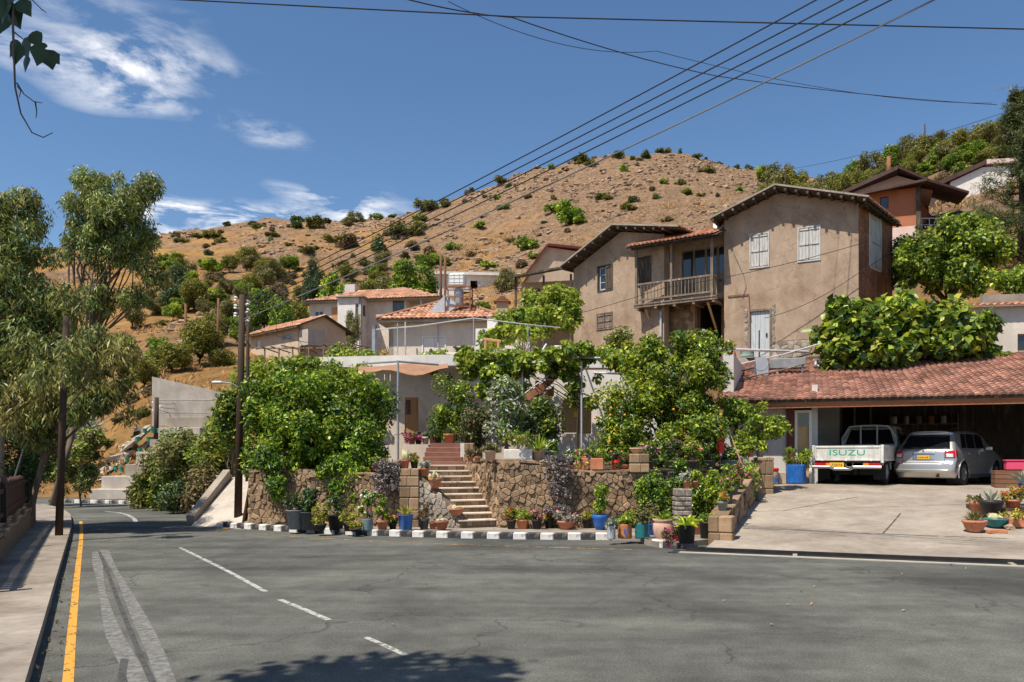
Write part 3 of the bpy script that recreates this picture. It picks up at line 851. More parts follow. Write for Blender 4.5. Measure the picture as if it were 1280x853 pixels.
TC = [-900,-300,0,100,200,300,450,540,640,760,820,920,1040,1130,1280,1700,2300]
TR = [
 (8,   [-.9]*17),
 (20,  [-.9,-.9,-.9,-.9,-.9,-.9,-.8,-.8,-.8,-.8,-.8,-.7,-.5,-.3,0,.4,.6]),
 (26,  [-.9,-.9,-.9,-.9,-.9,-.9,-.3,0,0,.3,.6,.3,.3,.3,.4,1.5,3]),
 (29,  [-.9,-.9,-.9,-.9,-.9,-.3,.6,1,1.2,1.5,2.2,2.9,3.2,3.3,3.6,4,5]),
 (33,  [-.9,-.9,-.9,-.9,-.8,.6,1.8,2.6,3.6,4.8,5.1,5.6,5.6,5.9,6.3,7,8]),
 (38,  [-.6,-.8,-.9,-.7,0,1.8,3.6,4.8,5.6,5.5,5.6,6,7.2,8.6,10,12,13]),
 (46,  [1,.8,.6,1.4,2.4,3.2,6.0,6.8,7.8,8,8.3,9,11,13.5,16,18,20]),
 (48,  [1.5,1.2,1.0,2.6,5.2,5.6,6.4,7.2,8.3,8.6,8.9,9.7,11.8,14.4,17,19,21]),
 (62,  [7,6.5,6,7.5,8.8,9.2,8.6,10,12.5,13,13.5,14.5,17,20.5,24,27,29]),
 (80,  [13,12.5,12,13,14,14.5,11.2,13.6,17.5,19,19.5,20.5,24,28.5,34,38,40]),
 (110, [21,20.5,20,21,23,24,22.5,23,25,28,29,32,35.5,40.5,46,50,52]),
 (150, [36,36,36,37,37.6,37,38,40,43,47,48,49.5,51.5,57.5,63,66,68]),
 (200, [51,52,53,54,57,60,61.3,62.8,71,77,78,74,70.5,70,72,74,75]),
 (260, [40,42,43,44,47,50,50,52,58,62,62,60,58,58,60,60,60]),
 (420, [10]*17),
 (700, [-5]*17),
]
TRY = np.array([r[0] for r in TR], float); TRZ = np.array([r[1] for r in TR], float); TCX = (np.array(TC)-640)/1000
def smooth_lerp(xs, ys, x):
    return np.interp(x, xs, ys)
def terrain(x, y):
    tt = x/max(y, 1.)
    rows = [np.interp(tt, TCX, TRZ[i]) for i in range(len(TRY))]
    return float(np.interp(y, TRY, rows))
_hn = lambda x, y, s: noise.noise((x*s, y*s, 3.3))
def hill_z(x, y):
    d = .6*max(.6, y*.03)
    z = (terrain(x, y)*2 + terrain(x-d, y) + terrain(x+d, y) + terrain(x, y-d) + terrain(x, y+d))/6
    k = min(1., max(0., (y-44)/50))
    z += k*(1.5*_hn(x,y,.05) + .9*_hn(x+40,y,.13) + .55*abs(_hn(x,y+9,.35)) + .30*_hn(x,y,.8))
    # narrow ledges of outcropping rock
    if k > 0:
        q = _hn(x+7, y, .045)
        z += k*max(0, q-.05)*2.2*abs(_hn(x, y, .55))
    return z
NT, NY = 300, 210
ts = np.linspace(-1.45, 1.45, NT)
ys = np.concatenate([np.linspace(8, 40, 40), np.linspace(41, 215, 140), np.geomspace(219, 690, 30)])
hv = [(t_*y_, y_, hill_z(t_*y_, y_)) for y_ in ys for t_ in ts]
hf = [(j*NT+i, j*NT+i+1, (j+1)*NT+i+1, (j+1)*NT+i) for j in range(len(ys)-1) for i in range(NT-1)]
mb = MB(); mb.v = hv; mb.f = hf; mb.m = [0]*len(hf); mb.a = [.5]*len(hf)
o = mb.build('hill', M['hill'], smooth=True); tag(o, 'dry tawny rocky hillside rising behind the village houses', kind='structure')

# boulders and broken ledges on the slope: uncountable
def rock_verts(g, s):
    v = []
    for z, r in ((-.5,.9), (.12,1.0), (.5,.55)):
        for k in range(6):
            a = k*PI/3 + g.uniform(-.3,.3); q = r*g.uniform(.6,1.1)
            v.append((q*math.cos(a)*s, q*math.sin(a)*s*.8, z*s*g.uniform(.6,1.1)))
    f = [(12,13,14,15,16,17)]
    for l in range(2):
        for k in range(6):
            k2 = (k+1)%6; f.append((l*6+k, l*6+k2, l*6+6+k2, l*6+6+k))
    return v, f
g = random.Random(5); mb = MB(); n = 0
while n < 8500:
    y_ = 60 + 145*g.random()**.8; t_ = g.uniform(-.75,.75); x_ = t_*y_
    q = noise.noise((x_*.05, y_*.05, 8.1)) + .35*noise.noise((x_*.17, y_*.17, 2.)) + (t_-.05)*.25 + (y_-140)*.002
    if q < g.uniform(-.10,.30): continue
    if y_ < 85 and -.35 < t_ < .1: continue
    s = g.choice((.18,.22,.27,.32,.4,.5,.8))*(.6+y_/260)
    v, f = rock_verts(g, s); z_ = hill_z(x_, y_); ro = g.uniform(0,6)
    c_, s_ = math.cos(ro), math.sin(ro)
    mb.add([(x_+a*c_-b*s_, y_+a*s_+b*c_, z_+c*.8) for a,b,c in v], f, 0, g.random()); n += 1
o = mb.build('hillside_rocks', M['rock'], varattr=True); tag(o, 'grey and pinkish rocks littering the dry hillside', 'rocks', kind='stuff')

# dry grass tufts on the near slopes (uncountable)
g = np.random.default_rng(3); cl = []
for _ in range(5200):
    y_ = 40 + 110*g.random()**1.3; t_ = g.uniform(-.72,.75); x_ = t_*y_
    if y_ < 46 and t_ > -.33: continue
    if noise.noise((x_*.06, y_*.06, 1.1)) < -.12: continue
    cl.append((x_, y_, hill_z(x_, y_)+.08, .22+.0035*y_))
v_, a_ = leaf_arrays(cl, 42000, .42, .22, -1.2, .1, .1, 3, sq=(1,1,.35))
o = foliage('dry_grass', [(v_, a_, 'dry_grass')]); tag(o, 'sun-bleached dry grass on the slopes', 'grass', kind='stuff')

# ---- road sheet
def poly_sheet(name, pts, zf, mat, step=None):
    """flat-ish polygon sheet following a height function, triangulated by a grid when step is given"""
    mb = MB()
    if step is None:
        mb.add([(x, y, zf(x, y)) for x, y in pts], [tuple(range(len(pts)))])
    return mb.build(name, mat)
mb = MB(); nx, ny = 60, 60
xs = np.linspace(-70, 40, nx); yy = np.linspace(-30, 42, ny)
mb.v = [(x, y, roadz(x, y) if True else 0) for y in yy for x in xs]
mb.f = [(j*nx+i, j*nx+i+1, (j+1)*nx+i+1, (j+1)*nx+i) for j in range(ny-1) for i in range(nx-1) if not (yy[j+1] > 24 and xs[i+1] > -3)]
mb.m = [0]*len(mb.f); mb.a = [.5]*len(mb.f)
road = mb.build('road', M['asphalt'], smooth=True); tag(road, 'worn grey asphalt road curving away round the bend', kind='structure')

def strip(name, pts, wid, mat, lift, parent=None, zf=roadz):
    """painted strip along a polyline on the road"""
    pts = [Vector((p[0], p[1], 0)) for p in pts]
    # densify
    dn = []
    for a, b in zip(pts[:-1], pts[1:]):
        m_ = max(1, int((b-a).length/.5))
        dn += [a.lerp(b, i/m_) for i in range(m_)]
    dn.append(pts[-1])
    v = []; f = []
    for i, p in enumerate(dn):
        d = (dn[min(i+1, len(dn)-1)] - dn[max(i-1, 0)]).normalized(); nrm = Vector((-d.y, d.x, 0))
        wv = wid(i/(len(dn)-1)) if callable(wid) else wid
        for s_ in (-.5, .5):
            q = p + nrm*wv*s_; v.append((q.x, q.y, zf(q.x, q.y)+lift))
    for i in range(len(dn)-1): f.append((2*i, 2*i+1, 2*i+3, 2*i+2))
    mb = MB(); mb.add(v, [t_[::-1] for t_ in f]); o = mb.build(name, M[mat])
    if parent:
        o.parent = parent
    return o
xy = lambda *pp: [tuple(gp(a, b)[:2]) for a, b in pp]
strip('yellow_line', xy((79,880),(85,853),(89,800),(94,745),(98,705),(101,680),(102,662),(101,652)), lambda k: .075, 'paint_yellow', .004, road)
strip('yellow_line', xy((790,687.5),(700,685),(600,682),(500,678.5),(400,673.5),(330,668.5)), .09, 'paint_yellow_worn', .004, road)
strip('yellow_line', xy((284,662),(268,655),(258,648),(244,641.5),(222,637)), .10, 'paint_yellow', .004, road)
strip('centre_dash', xy((225,685),(262,703),(298,721.5),(332,740)), .07, 'paint_white', .004, road)
strip('centre_dash', xy((350,750),(380,762),(411,775.5)), .07, 'paint_white', .004, road)
strip('centre_dash', xy((457,797),(482,808),(508,820)), .06, 'paint_white', .004, road)
strip('centre_line', xy((130,639.5),(148,641),(160,644),(168,649),(170,653)), .11, 'paint_white', .004, road)
strip('old_line_scar', xy((120,690),(123,712),(128,740),(135,770),(143,795),(154,815),(166,838),(176,858)), lambda k: .11+.035*math.sin(k*9), 'paint_scar', .004, road)
strip('old_line_scar', xy((130,688),(143,712),(159,742),(173,770),(186,797),(197,822),(210,858)), lambda k: .11+.035*math.sin(k*7+2), 'paint_scar', .0042, road)
strip('tar_seam', xy((124,690),(133,712),(145,745),(157,775),(168,802),(180,830),(192,858)), .045, 'paint_scar_dark', .0045, road)
strip('tar_seam', xy((152,858),(153,840),(156,824)), .06, 'paint_scar_dark', .0043, road)

# ---- kerbs: painted stones laid along a line
def kerb_run(name, label, pts, bl=.46, first=0, parent_kind='structure', wpat=True, hgt=.13, dep=.16, mats=('kerb_black','kerb_white')):
    t = thing(name, label, None, (0,0,0)); t['kind'] = 'structure'
    pts = [Vector((p[0], p[1], 0)) for p in pts]
    segs = [0]
    for a, b in zip(pts[:-1], pts[1:]): segs.append(segs[-1] + (b-a).length)
    def at(s):
        for i in range(len(pts)-1):
            if s <= segs[i+1] or i == len(pts)-2:
                return pts[i].lerp(pts[i+1], (s-segs[i])/max(1e-6, segs[i+1]-segs[i]))
    n = int(segs[-1]/bl); bl = segs[-1]/n
    meshes = []
    for k in range(2):
        mb = MB(); mb.cbox(.004, bl-.004, 0, dep, -.12, hgt, .018); q = mb.build('kerb_stone', M[mats[k]]); meshes.append(q)
    used = [False, False]
    g = random.Random(2)
    for i in range(n):
        a = at(i*bl); b = at((i+1)*bl); d = b - a
        k = (i+first) % 2
        o = meshes[k] if not used[k] else share(meshes[k]); used[k] = True
        o.parent = t
        o.location = (a.x, a.y, roadz(a.x, a.y)+g.uniform(-.006,.006)); o.rotation_euler = (0, 0, math.atan2(d.y, d.x)+g.uniform(-.01,.01))
    return t
# the line runs left to right so that the stones' depth lies behind the face
K_MAIN = xy((278,659.5),(300,661),(330,663),(365,665.5),(400,667.5),(450,669.3),(500,671),(560,672.8),(640,674.3),(700,675),(762,675.2))
kerb_run('kerb', 'black and white painted kerb below the stone garden wall', K_MAIN, .27, 0)
K_FAR = xy((60,628.6),(90,628.8),(120,629.2),(150,630),(178,631.6),(200,633.6),(220,636.5),(236,640),(247,645.5),(252,651),(256,655))
kerb_run('kerb', 'black and white painted kerb round the outside of the bend', K_FAR, .42, 0)
K_NOSE = xy((800,676.5),(806,681),(818,684),(845,687))
kerb_run('kerb', 'short kerb end with painted stones at the driveway mouth', K_NOSE, .30, 0, mats=('kerb_black','kerb_white'))

# ---- pavement below the garden wall
ZP = .115
km = [Vector((p[0], p[1], 0)) for p in K_MAIN]
pv = [(p.x+.02, p.y+.13) for p in km] + [tuple(gp(800,677)[:2]), tuple(gp(806,681)[:2]), tuple(gp(820,684.5)[:2]), (3.0, 14.35), (3.75, 14.9), (5.2, 17.5), (6.3, 20.5), (2.9, 20.5), (-6.8, 21)] 
mb = MB(); mb.prism(pv, lambda x, y: -.3, lambda x, y: roadz(x, y)+ZP-.012)
o = mb.build('pavement', M['pavement']); tag(o, 'pale concrete pavement in front of the garden wall', kind='structure')

# ---- near pavement on the other side, with its stepped edge
KL = [tuple(gp(*p)[:2]) for p in ((16,930),(37,853),(52,800),(66,748),(77,708),(86,676),(90,660),(88,648),(78,640),(55,634))]
def kl_at(y):
    p = KL
    for a, b in zip(p[:-1], p[1:]):
        if a[1] <= y <= b[1]: return a[0]+(b[0]-a[0])*(y-a[1])/(b[1]-a[1])
    return p[-1][0]
kv = [(-1.55, 2.0)] + KL
lft = [(x-1.05, y-.5) for x, y in kv[::-1]]
mb = MB(); mb.prism(kv + lft, lambda x, y: -.4, lambda x, y: roadz(x, y)+.12)
o = mb.build('pavement', M['pavement']); tag(o, 'narrow pale concrete pavement beside the yellow line', kind='structure')

# ---- concrete driveway up to the garage, gutter drain along its foot
DA = Vector((2.94, 14.0, 0)); DD = Vector((.938, -.347, 0)).normalized(); DN = Vector((.347, .938, 0)).normalized()
def drive_z(x, y):
    s_ = (x-DA.x)*DN.x + (y-DA.y)*DN.y
    k = max(0., min(1., s_/8.8))
    e = k*(.55 + .45*k) if k < .5 else k*.775 + (k-.5)*.45
    return .07 + .82*min(1., .35*k + .65*(3*k*k-2*k*k*k)) + .012*noise.noise((x*.5, y*.5, 0))
def dpt(a, s_):
    q = DA + DD*a + DN*s_
    return q
na, ns = 50, 56
mb = MB(); v = []
for j in range(ns):
    s_ = -.02 + 17*j/(ns-1)
    for i in range(na):
        a = 17.5*i/(na-1) + .25*max(0,(1-s_/1.2))*0
        left = .45+.06*s_ if s_ < 7.6 else -.3
        q = dpt(left + (17.5-left)*i/(na-1), s_); v.append((q.x, q.y, drive_z(q.x, q.y)))
mb.v = v; mb.f = [(j*na+i, j*na+i+1, (j+1)*na+i+1, (j+1)*na+i) for j in range(ns-1) for i in range(na-1)]
mb.m = [0]*len(mb.f); mb.a = [.5]*len(mb.f)
drv = mb.build('driveway', M['driveway'], smooth=True); tag(drv, 'pale concrete driveway sloping up to the open garage', kind='structure')
mb = MB(); v = []
for i in range(50):
    q = dpt(.1+17.4*i/49, -.02); v += [(q.x, q.y, -.3), (q.x, q.y, drive_z(q.x, q.y))]
mb.add(v, [(2*i, 2*i+2, 2*i+3, 2*i+1) for i in range(49)]); mb.build('driveway_lip', M['black_metal'], drv)  # concrete edge; the drain's line of shade is put into its black colour
# joints cut into the slab
def drive_strip(pts, wdt): 
    return strip('joint', pts, wdt, 'paint_scar_dark', .004, drv, drive_z)
dq = lambda a, s_: tuple(dpt(a, s_)[:2])
drive_strip([dq(.9,2.2), dq(3.0,2.05), dq(5.4,1.95)], .035)
drive_strip([dq(3.4,2.1), dq(3.9,4.2)], .03)
drive_strip([dq(1.6,4.2), dq(3.2,6.2)], .02)
# drain: dark slot between two concrete lips
t = thing('drain', 'dark slotted gutter along the foot of the driveway', None, (0,0,0)); t['kind'] = 'structure'
def along(s0, s1, z0, z1, nm, mt):
    mb = MB()
    a, b, c, d = dpt(-.1, s0), dpt(17.5, s0), dpt(17.5, s1), dpt(-.1, s1)
    mb.prism([(a.x,a.y),(b.x,b.y),(c.x,c.y),(d.x,d.y)], z0, z1); return mb.build(nm, mt, t)
along(-.30, -.03, -.05, .006, 'drain_slot', M['interior_dark'])
along(-.40, -.30, -.05, .014, 'drain_edge', M['concrete_white'])
for k in range(5):
    q = dpt(1.9+3.1*k, -.165); mb = MB(); mb.obox(Matrix.Translation((q.x,q.y,.012)) @ Matrix.Rotation(math.atan2(DD.y,DD.x),4,'Z'), .07, .27, .02); mb.build('drain_bar', M['concrete'], t)

# ---- garden terraces behind the wall (earth and paving held up by the walls)
def terrace(name, label, poly, z0, z1, mat):
    mb = MB(); mb.prism(poly, z0, z1); o = mb.build(name, M[mat]); tag(o, label, kind='structure'); return o
terrace('garden_ground', 'planted garden ground under the big green hedge', [(-6.3,19.35),(-2.3,18.35),(-2.25,21.3),(-2.3,30),(-9.2,30)], -.5, 1.22, 'soil')
terrace('garden_ground', 'planted garden ground between the steps and the driveway', [(-.2,18.3),(2.85,17.95),(5.9,20.6),(6.0,22.3),(7.0,27.4),(-1.0,27.4),(-1.0,20.6)], -.5, 1.36, 'soil')
terrace('path', 'tiled landing in front of the house door', [(-2.22,21.75),(-1.02,21.75),(-1.02,27.6),(-2.22,27.6)], -.5, 2.0, 'tile_red_floor')
terrace('path', 'pale paved strip along the lower house wall', [(-2.23,24.6),(-2.23,27.6),(-4.6,27.6),(-4.6,24.6)], -.5, 1.99, 'plaster_cream')
terrace('terrace_ground', 'earth terrace behind the lower house', [(-7.5,28.6),(4.2,30.6),(5,33),(-8,33)], -.5, 4.1, 'concrete')
# ------------------------------------------------------------------ garden walls and steps
wall1 = stone_wall('stone_wall', 'tan rubble stone garden wall under the hanging green hedge', (-6.3,19.2), (-2.52,18.15), 1.27, -.02, .35, .125, 11, top=lambda x: 1.27+.05*math.sin(x*1.3)+.02*math.sin(x*5))
stone_wall('stone_wall', 'short end of the hedge wall beside the concrete ramp', (-7.6,23.5), (-6.32,19.25), 1.3, -.05, .35, .18, 12)
def pillar(name, label, x0, x1, y0, y1, z0, z1, rz=0, bh=.24, seed=0, mat='stone_wall'):
    t = thing(name, label, 'stone pillar', (x0, y0, z0), rz)
    W, D, H = x1-x0, y1-y0, z1-z0; mb = MB(); mb.box(.02, W-.02, .02, D-.02, 0, H-.02); mb.build('mortar_core', M['mortar'], t)
    g = random.Random(seed); z = 0
    while z < H-.04:
        h = min(bh*g.uniform(.8,1.2), H-z)
        if H-z-h < .08: h = H-z
        cut = W*g.uniform(.38,.62)
        for a, b in ((0, cut-.006), (cut+.006, W)):
            mb = MB(); q = g.uniform(0,.012); mb.cbox(a-q, b+q, -q, D+q, z+.006, z+h-.006, .018, 0, g.random()); mb.build('stone_block', M[mat], t, varattr=True)
        z += h
    return t
pillar('stone_pillar', 'squared stone pillar ending the hedge wall at the steps', -2.52, -2.10, 17.98, 18.42, 0, 1.37, 0, .25, 3)
# sloping cheek wall on the hedge side of the steps
stone_wall('stone_wall', 'rubble cheek wall sloping down beside the garden steps', (-2.10,18.05), (-1.12,17.66), 1.2, 0, .3, .11, 14, top=lambda x: 1.22-.93*min(1,x/1.05)*1.0, cap=False, mat='stone_grey')
stone_wall('stone_wall', 'rubble cheek wall climbing along the garden steps under the trough planter', (-1.25,20.6), (-.27,17.72), 1.5, 0, .3, .125, 15, top=lambda x: 1.52+.02*math.sin(4*x), mat='stone_wall')
stone_wall('stone_wall', 'rubble stone garden wall between the steps and the corner pots', (-.30,17.70), (2.88,17.45), 1.5, 0, .36, .115, 16, top=lambda x: (1.50 if x < 1.05 else 1.30)+.02*math.sin(5*x), mat='stone_wall')
stone_wall('stone_wall', 'garden wall running back from the corner behind crowded flowerpots', (2.9,17.5), (5.75,20.35), 1.3, 0, .3, .17, 17)
pillar('stone_pillar', 'small square stone pillar carrying a clay bowl', 2.58, 2.98, 17.38, 17.78, 1.28, 1.70, 0, .2, 5)
pillar('stone_pillar', 'block plinth under the white bowl among the corner pots', 3.35, 3.68, 16.35, 16.68, .1, .98, 0, .1, 6, 'stone_grey')
pillar('stone_pillar', 'stone gate post at the top of the pavement pots', -1.22, -.98, 20.4, 20.75, 1.2, 1.98, 0, .25, 8)
# low wall along the driveway
dl = stone_wall('stone_wall', 'low stone wall stepping up along the driveway edge', (3.95,14.75), (6.5,20.6), 1.6, .0, .30, .2, 18, top=lambda x: .50+.155*x+.02*math.sin(4*x), cap=True)
pillar('stone_pillar', 'stone pillar at the top end of the driveway wall', 6.02, 6.40, 19.55, 19.95, .55, 1.62, 0, .3, 9)
pillar('stone_pillar', 'squared stone end of the low driveway wall', 3.60, 4.02, 14.66, 15.02, -.02, .55, R(-23.6), .26, 10)

# steps
sd_ = Vector((-.36,.93,0)).normalized(); sr_ = Vector((.93,.36,0)).normalized()
so = Vector((-1.14,17.62,0)); srz = math.atan2(sr_.y, sr_.x)
st = thing('garden_steps', 'steep flight of pale stone garden steps with riser stones', 'steps', (so.x, so.y, .1), srz)
g = random.Random(4)
for k in range(10):
    z1 = .132*(k+1); y0 = .285*k
    mb = MB(); mb.cbox(-.02+g.uniform(-.015,.015), .96, y0-.03, y0+.33, z1-.035, z1, .008); mb.build('tread', M['tread'], st)
    mb = MB(); mb.box(.0, .95, y0+.012, y0+.40, -.1 if k < 3 else z1-.5, z1-.036); rs = mb.build('riser', M['mortar'], st)
    mb = MB(); x = .0
    while x < .94:
        ww = min(g.uniform(.13,.24), .95-x)
        mb.cbox(x+.004, x+ww-.004, y0-.004-g.uniform(0,.008), y0+.03, z1-.128, z1-.038, .008, 0, g.random()); x += ww
    q = mb.build('riser_stones', M['stone_wall'], rs, varattr=True)
# red tiled steps up to the landing
rt = thing('tiled_steps', 'red tiled steps between the stone flight and the house landing', 'steps', (-2.3,20.35,0), 0)
for k in range(4):
    mb = MB(); mb.cbox(.0, 1.08-.06*k if k else 1.3, .34*k, .34*k+.6, .9, 1.50+.125*k, .012); mb.build('step', M['tile_red_floor'], rt)
mb = MB(); mb.box(.95, 1.28, .55, 1.6, 1.0, 1.98); mb.build('newel_block', M['plaster_white'], rt)

# ------------------------------------------------------------------ near side: low wall with fence boards
def wall_pt(k):   # along the inner edge of the near pavement
    a = Vector((kl_at(8.3)-.98, 7.9, 0)); b = Vector((KL[6][0]-.98, KL[6][1]-.5, 0)); return a.lerp(b, k)
wa, wb = wall_pt(0), wall_pt(1)
lw = stone_wall('stone_wall', 'low tan stone wall under the brown board fence', (wb.x, wb.y), (wa.x, wa.y), .62, -.15, .3, .24, 21, top=lambda x: .60+.03*math.sin(3*x))
lw.rotation_euler[2] += 0
ln = (wa-wb).length; fd = (wa-wb).normalized()
fn = thing('board_fence', 'dark brown fence of pointed upright boards on the low wall', 'fence', (wb.x, wb.y, 0), math.atan2(fd.y, fd.x))
g = random.Random(7); nb = int((ln-1.2)/.165)
for k in range(nb):
    x = .25 + k*.165
    z0 = .47 + roadz(wb.x, wb.y)*(1-x/ln); h = .78 + g.uniform(-.015,.015)
    mb = MB(); mb.sprism([(x,z0),(x+.145,z0),(x+.145,z0+h),(x,z0+h+.07)], .10+g.uniform(-.004,.004), .125); mb.build('board', M['fence_brown'], fn)
mb = MB()
for z in (.62, 1.02): mb.box(.2, .3+nb*.165, .13, .17, z, z+.07)
mb.build('rail', M['fence_brown'], fn)
for x in (.1, ln*.5, ln-1.0):
    mb = MB(); mb.box(x, x+.09, .12, .21, .3, 1.3); mb.build('post', M['black_metal'], fn)
mb = MB(); q = wall_pt(1); mb.box(-.55,.25,-.3,.3,0,1.28); mb.box(-.6,.3,-.35,.35,1.28,1.36); o = mb.build('gate_post', M['bark_dark'], None, loc=(q.x-.2, q.y+.35, -.15), rot=(0,0,math.atan2(fd.y,fd.x))); tag(o, 'dark square gate post closing off the board fence', 'gate post')

# ------------------------------------------------------------------ concrete ramp, retaining wall and stepped planters across the bend
rp = thing('concrete_ramp', 'pale concrete ramp climbing beside the hedge wall', 'ramp', (0,0,0))
a0 = gp(250,656); a1 = gp(306,660)
mb = MB(); v = [(a0.x-.1,a0.y-.3,-.12),(a1.x,a1.y-.3,-.10),(-7.75,23.6,.95),(-8.5,24.2,.95)]
v2 = v + [(p[0],p[1],-.6) for p in v]
mb.add(v2, [(0,1,2,3),(4,7,6,5),(0,4,5,1),(1,5,6,2),(2,6,7,3),(3,7,4,0)]); mb.add([(-7.75,23.6,.95),(-8.5,24.2,.95),(-8.9,29,2.0),(-7.8,29,2.0)],[(0,3,2,1)])
mb.build('slab', M['concrete_white'], rp)
mb = MB()
e0 = Vector(v[0]); e1 = Vector(v[3])
mb.bar(e0+Vector((-.12,.25,.08)), e1+Vector((-.12,0,.12)), .2, .34); mb.build('edge_wall', M['concrete'], rp)
mb = MB(); q = gp(246,652); mb.cbox(-.25,.25,-.2,.2,-.2,.42,.02); mb.box(-.32,.12,-.42,-.2,-.2,.2)
o = mb.build('culvert_head', M['concrete_white'], None, loc=(q.x, q.y+.5, roadz(q.x,q.y))); tag(o, 'small white concrete culvert head at the end of the bend kerb', 'culvert')

rw = thing('retaining_wall', 'tall pale concrete retaining wall above the stepped planters', 'wall', P(190,545,46.6), R(4))
mb = MB(); L = 5.0
mb.sprism([(0,-2.2),(L,-2.2),(L,2.35),(0,3.45)], 0, .4); mb.build('wall_slab', M['concrete_white'], rw)
for k in range(5):
    mb = MB(); z = -.9+.75*k; mb.box(.02, L-.02, -.012, 0.004, z, z+.035)
    if z < 2.3: mb.build('shutter_joint', M['plaster_grey'], rw)
mb = MB(); mb.box(L-.1, L+.2, -.05, .45, -2.2, 2.45); mb.build('end_post', M['rust'], rw)
# upper ramp walls behind
mb = MB(); q = P(248,500,56); v = [P(240,482,58), P(300,478,57), P(306,440,74), P(268,466,70)]
v2 = v + [p-Vector((0,0,1.2)) for p in v]; mb.add(v2, [(0,1,2,3),(4,7,6,5),(0,4,5,1),(1,5,6,2),(2,6,7,3),(3,7,4,0)])
o = mb.build('village_lane', M['concrete_white']); tag(o, 'pale concrete lane climbing behind the retaining wall', kind='structure')

sp_ = thing('stepped_planters', 'rising pale concrete planter steps with green pots across the bend', 'planter steps', P(112,626,37.2), R(-2))
steps_ = [(0,3.4,0,.62,0.0,'concrete_white'), (.4,4.9,.62,1.30,.55,'concrete_white'), (1.8,5.4,1.30,1.95,1.1,'concrete'), (2.2,5.6,1.95,2.65,1.6,'concrete_white'), (2.9,6.2,2.65,3.35,2.1,'concrete'), (3.2,6.6,3.35,4.05,2.6,'concrete_white'), (3.5,7.0,4.05,4.7,3.1,'concrete')]
for x0,x1,z0,z1,y0,mt in steps_:
    mb = MB(); mb.cbox(x0*.62, x1*.62, y0, y0+3.5, z0-1.2, z1*.86, .02); mb.build('planter', M[mt], sp_)
gpot = None
for (px, py, Y) in [(159,578,39.0),(145,588,38.6),(152,590,38.6),(163,588,38.6),(175,566,39.6),(187,566,39.6),(172,552,40.2),(186,552,40.2),(181,541.5,40.6),(191,541.5,40.6),(199,541.5,40.6)]:
    q = P(px, py, Y)
    if gpot is None:
        mb = MB(); mb.lathe([(.09,0),(.115,.2),(.125,.2),(.125,.23),(.1,.23)], 10); gpot = mb.build('pot', M['green_paint']); o = gpot
    else: o = share(gpot)
    o.parent = sp_; o.matrix_parent_inverse = Matrix.Identity(4)
    c_, s_ = math.cos(-R(-2)), math.sin(-R(-2)); dv = q - sp_.location
    o.location = (dv.x*c_-dv.y*s_, dv.x*s_+dv.y*c_, dv.z)
# rock ledges at the road bend
rk = thing('rock_outcrop', 'tilted pale rock ledges beside the planter steps', 'rock outcrop', P(150,610,40), 0)
g = random.Random(12)
for k in range(26):
    a = g.random(); px = 100+84*a+g.uniform(-6,6); py = 616-80*a+g.uniform(-10,14); q = P(px, py, 40.5+5*a) - rk.location - Vector((0,0,.15))
    Mx = Matrix.Translation(q) @ Matrix.Rotation(R(-30+g.uniform(-14,14)),4,'Y') @ Matrix.Rotation(g.uniform(-.4,.4),4,'X') @ Matrix.Rotation(g.uniform(-1,1),4,'Z')
    mb = MB(); v, f = rock_verts(g, 1.0); sx, sy, sz = g.uniform(.3,.95), g.uniform(.4,.9), g.uniform(.14,.42)
    mb.add([Mx @ Vector((a_*sx,b_*sy,c_*sz)) for a_,b_,c_ in v], f, 0, g.uniform(.6,1)); mb.build('ledge', M['stone_grey'], rk, varattr=True)

# ------------------------------------------------------------------ buildings
def fac(O, rz):
    O = Vector(O); cx, sx = math.cos(rz), math.sin(rz)
    def f(px, py):
        t = (px-640)/1000
        u = (O.y*t - O.x)/(cx - sx*t)
        Y = O.y + sx*u
        return u, EYE + (570-py)/1000*Y - O.z
    return f
def gable_wall(mb, L, zl, zp, up, zr, z0, ops, th=.35, zflat=None):
    zf = min(zl, zr)-.02 if zflat is None else zflat
    panel_wall(mb, 0, L, z0, zf, ops, th)
    mb.sprism([(0,zf),(L,zf),(L,zr),(up,zp),(0,zl)], 0, th)

def slope_roof(t, name, pts_xz, y0, y1, th, mat, verge=True):
    """thin roof board following (x,z) points, extruded y0..y1"""
    mb = MB(); top = pts_xz; bot = [(x, z-th) for x, z in pts_xz][::-1]
    mb.sprism(bot[::-1] + top[::-1], y0, y1); return mb.build(name, M[mat], t)

# --- old two-storey house, main gable
O = Vector((9.28,35,5.0)); rz = math.atan2(-2.7,4.72); F1 = fac(O, rz); L1 = 5.43
oh = thing('old_house', 'old two-storey house with grey shuttered windows in peeling ochre plaster', 'house', O, rz)
sh = [F1(938,335)+F1(960,292), F1(998,327)+F1(1024,283)]
dr = F1(938,447)+F1(962,388)
zl, zp, zr = 6.95, 7.78, 6.88; up = 2.30
ops = [(s[0]+.02, s[2], s[1], s[3]) for s in sh] + [(dr[0], dr[2], dr[1], dr[3])]
mb = MB(); gable_wall(mb, L1, zl, zp, up, zr, -.8, ops, .4); mb.build('wall', M['plaster_old'], oh)
for i, s in enumerate(sh): shutter_window(oh, s[0]+.02, s[2], s[1], s[3], 'wood_pale', 0, 2, 2, 'wood_pale', seed=i)
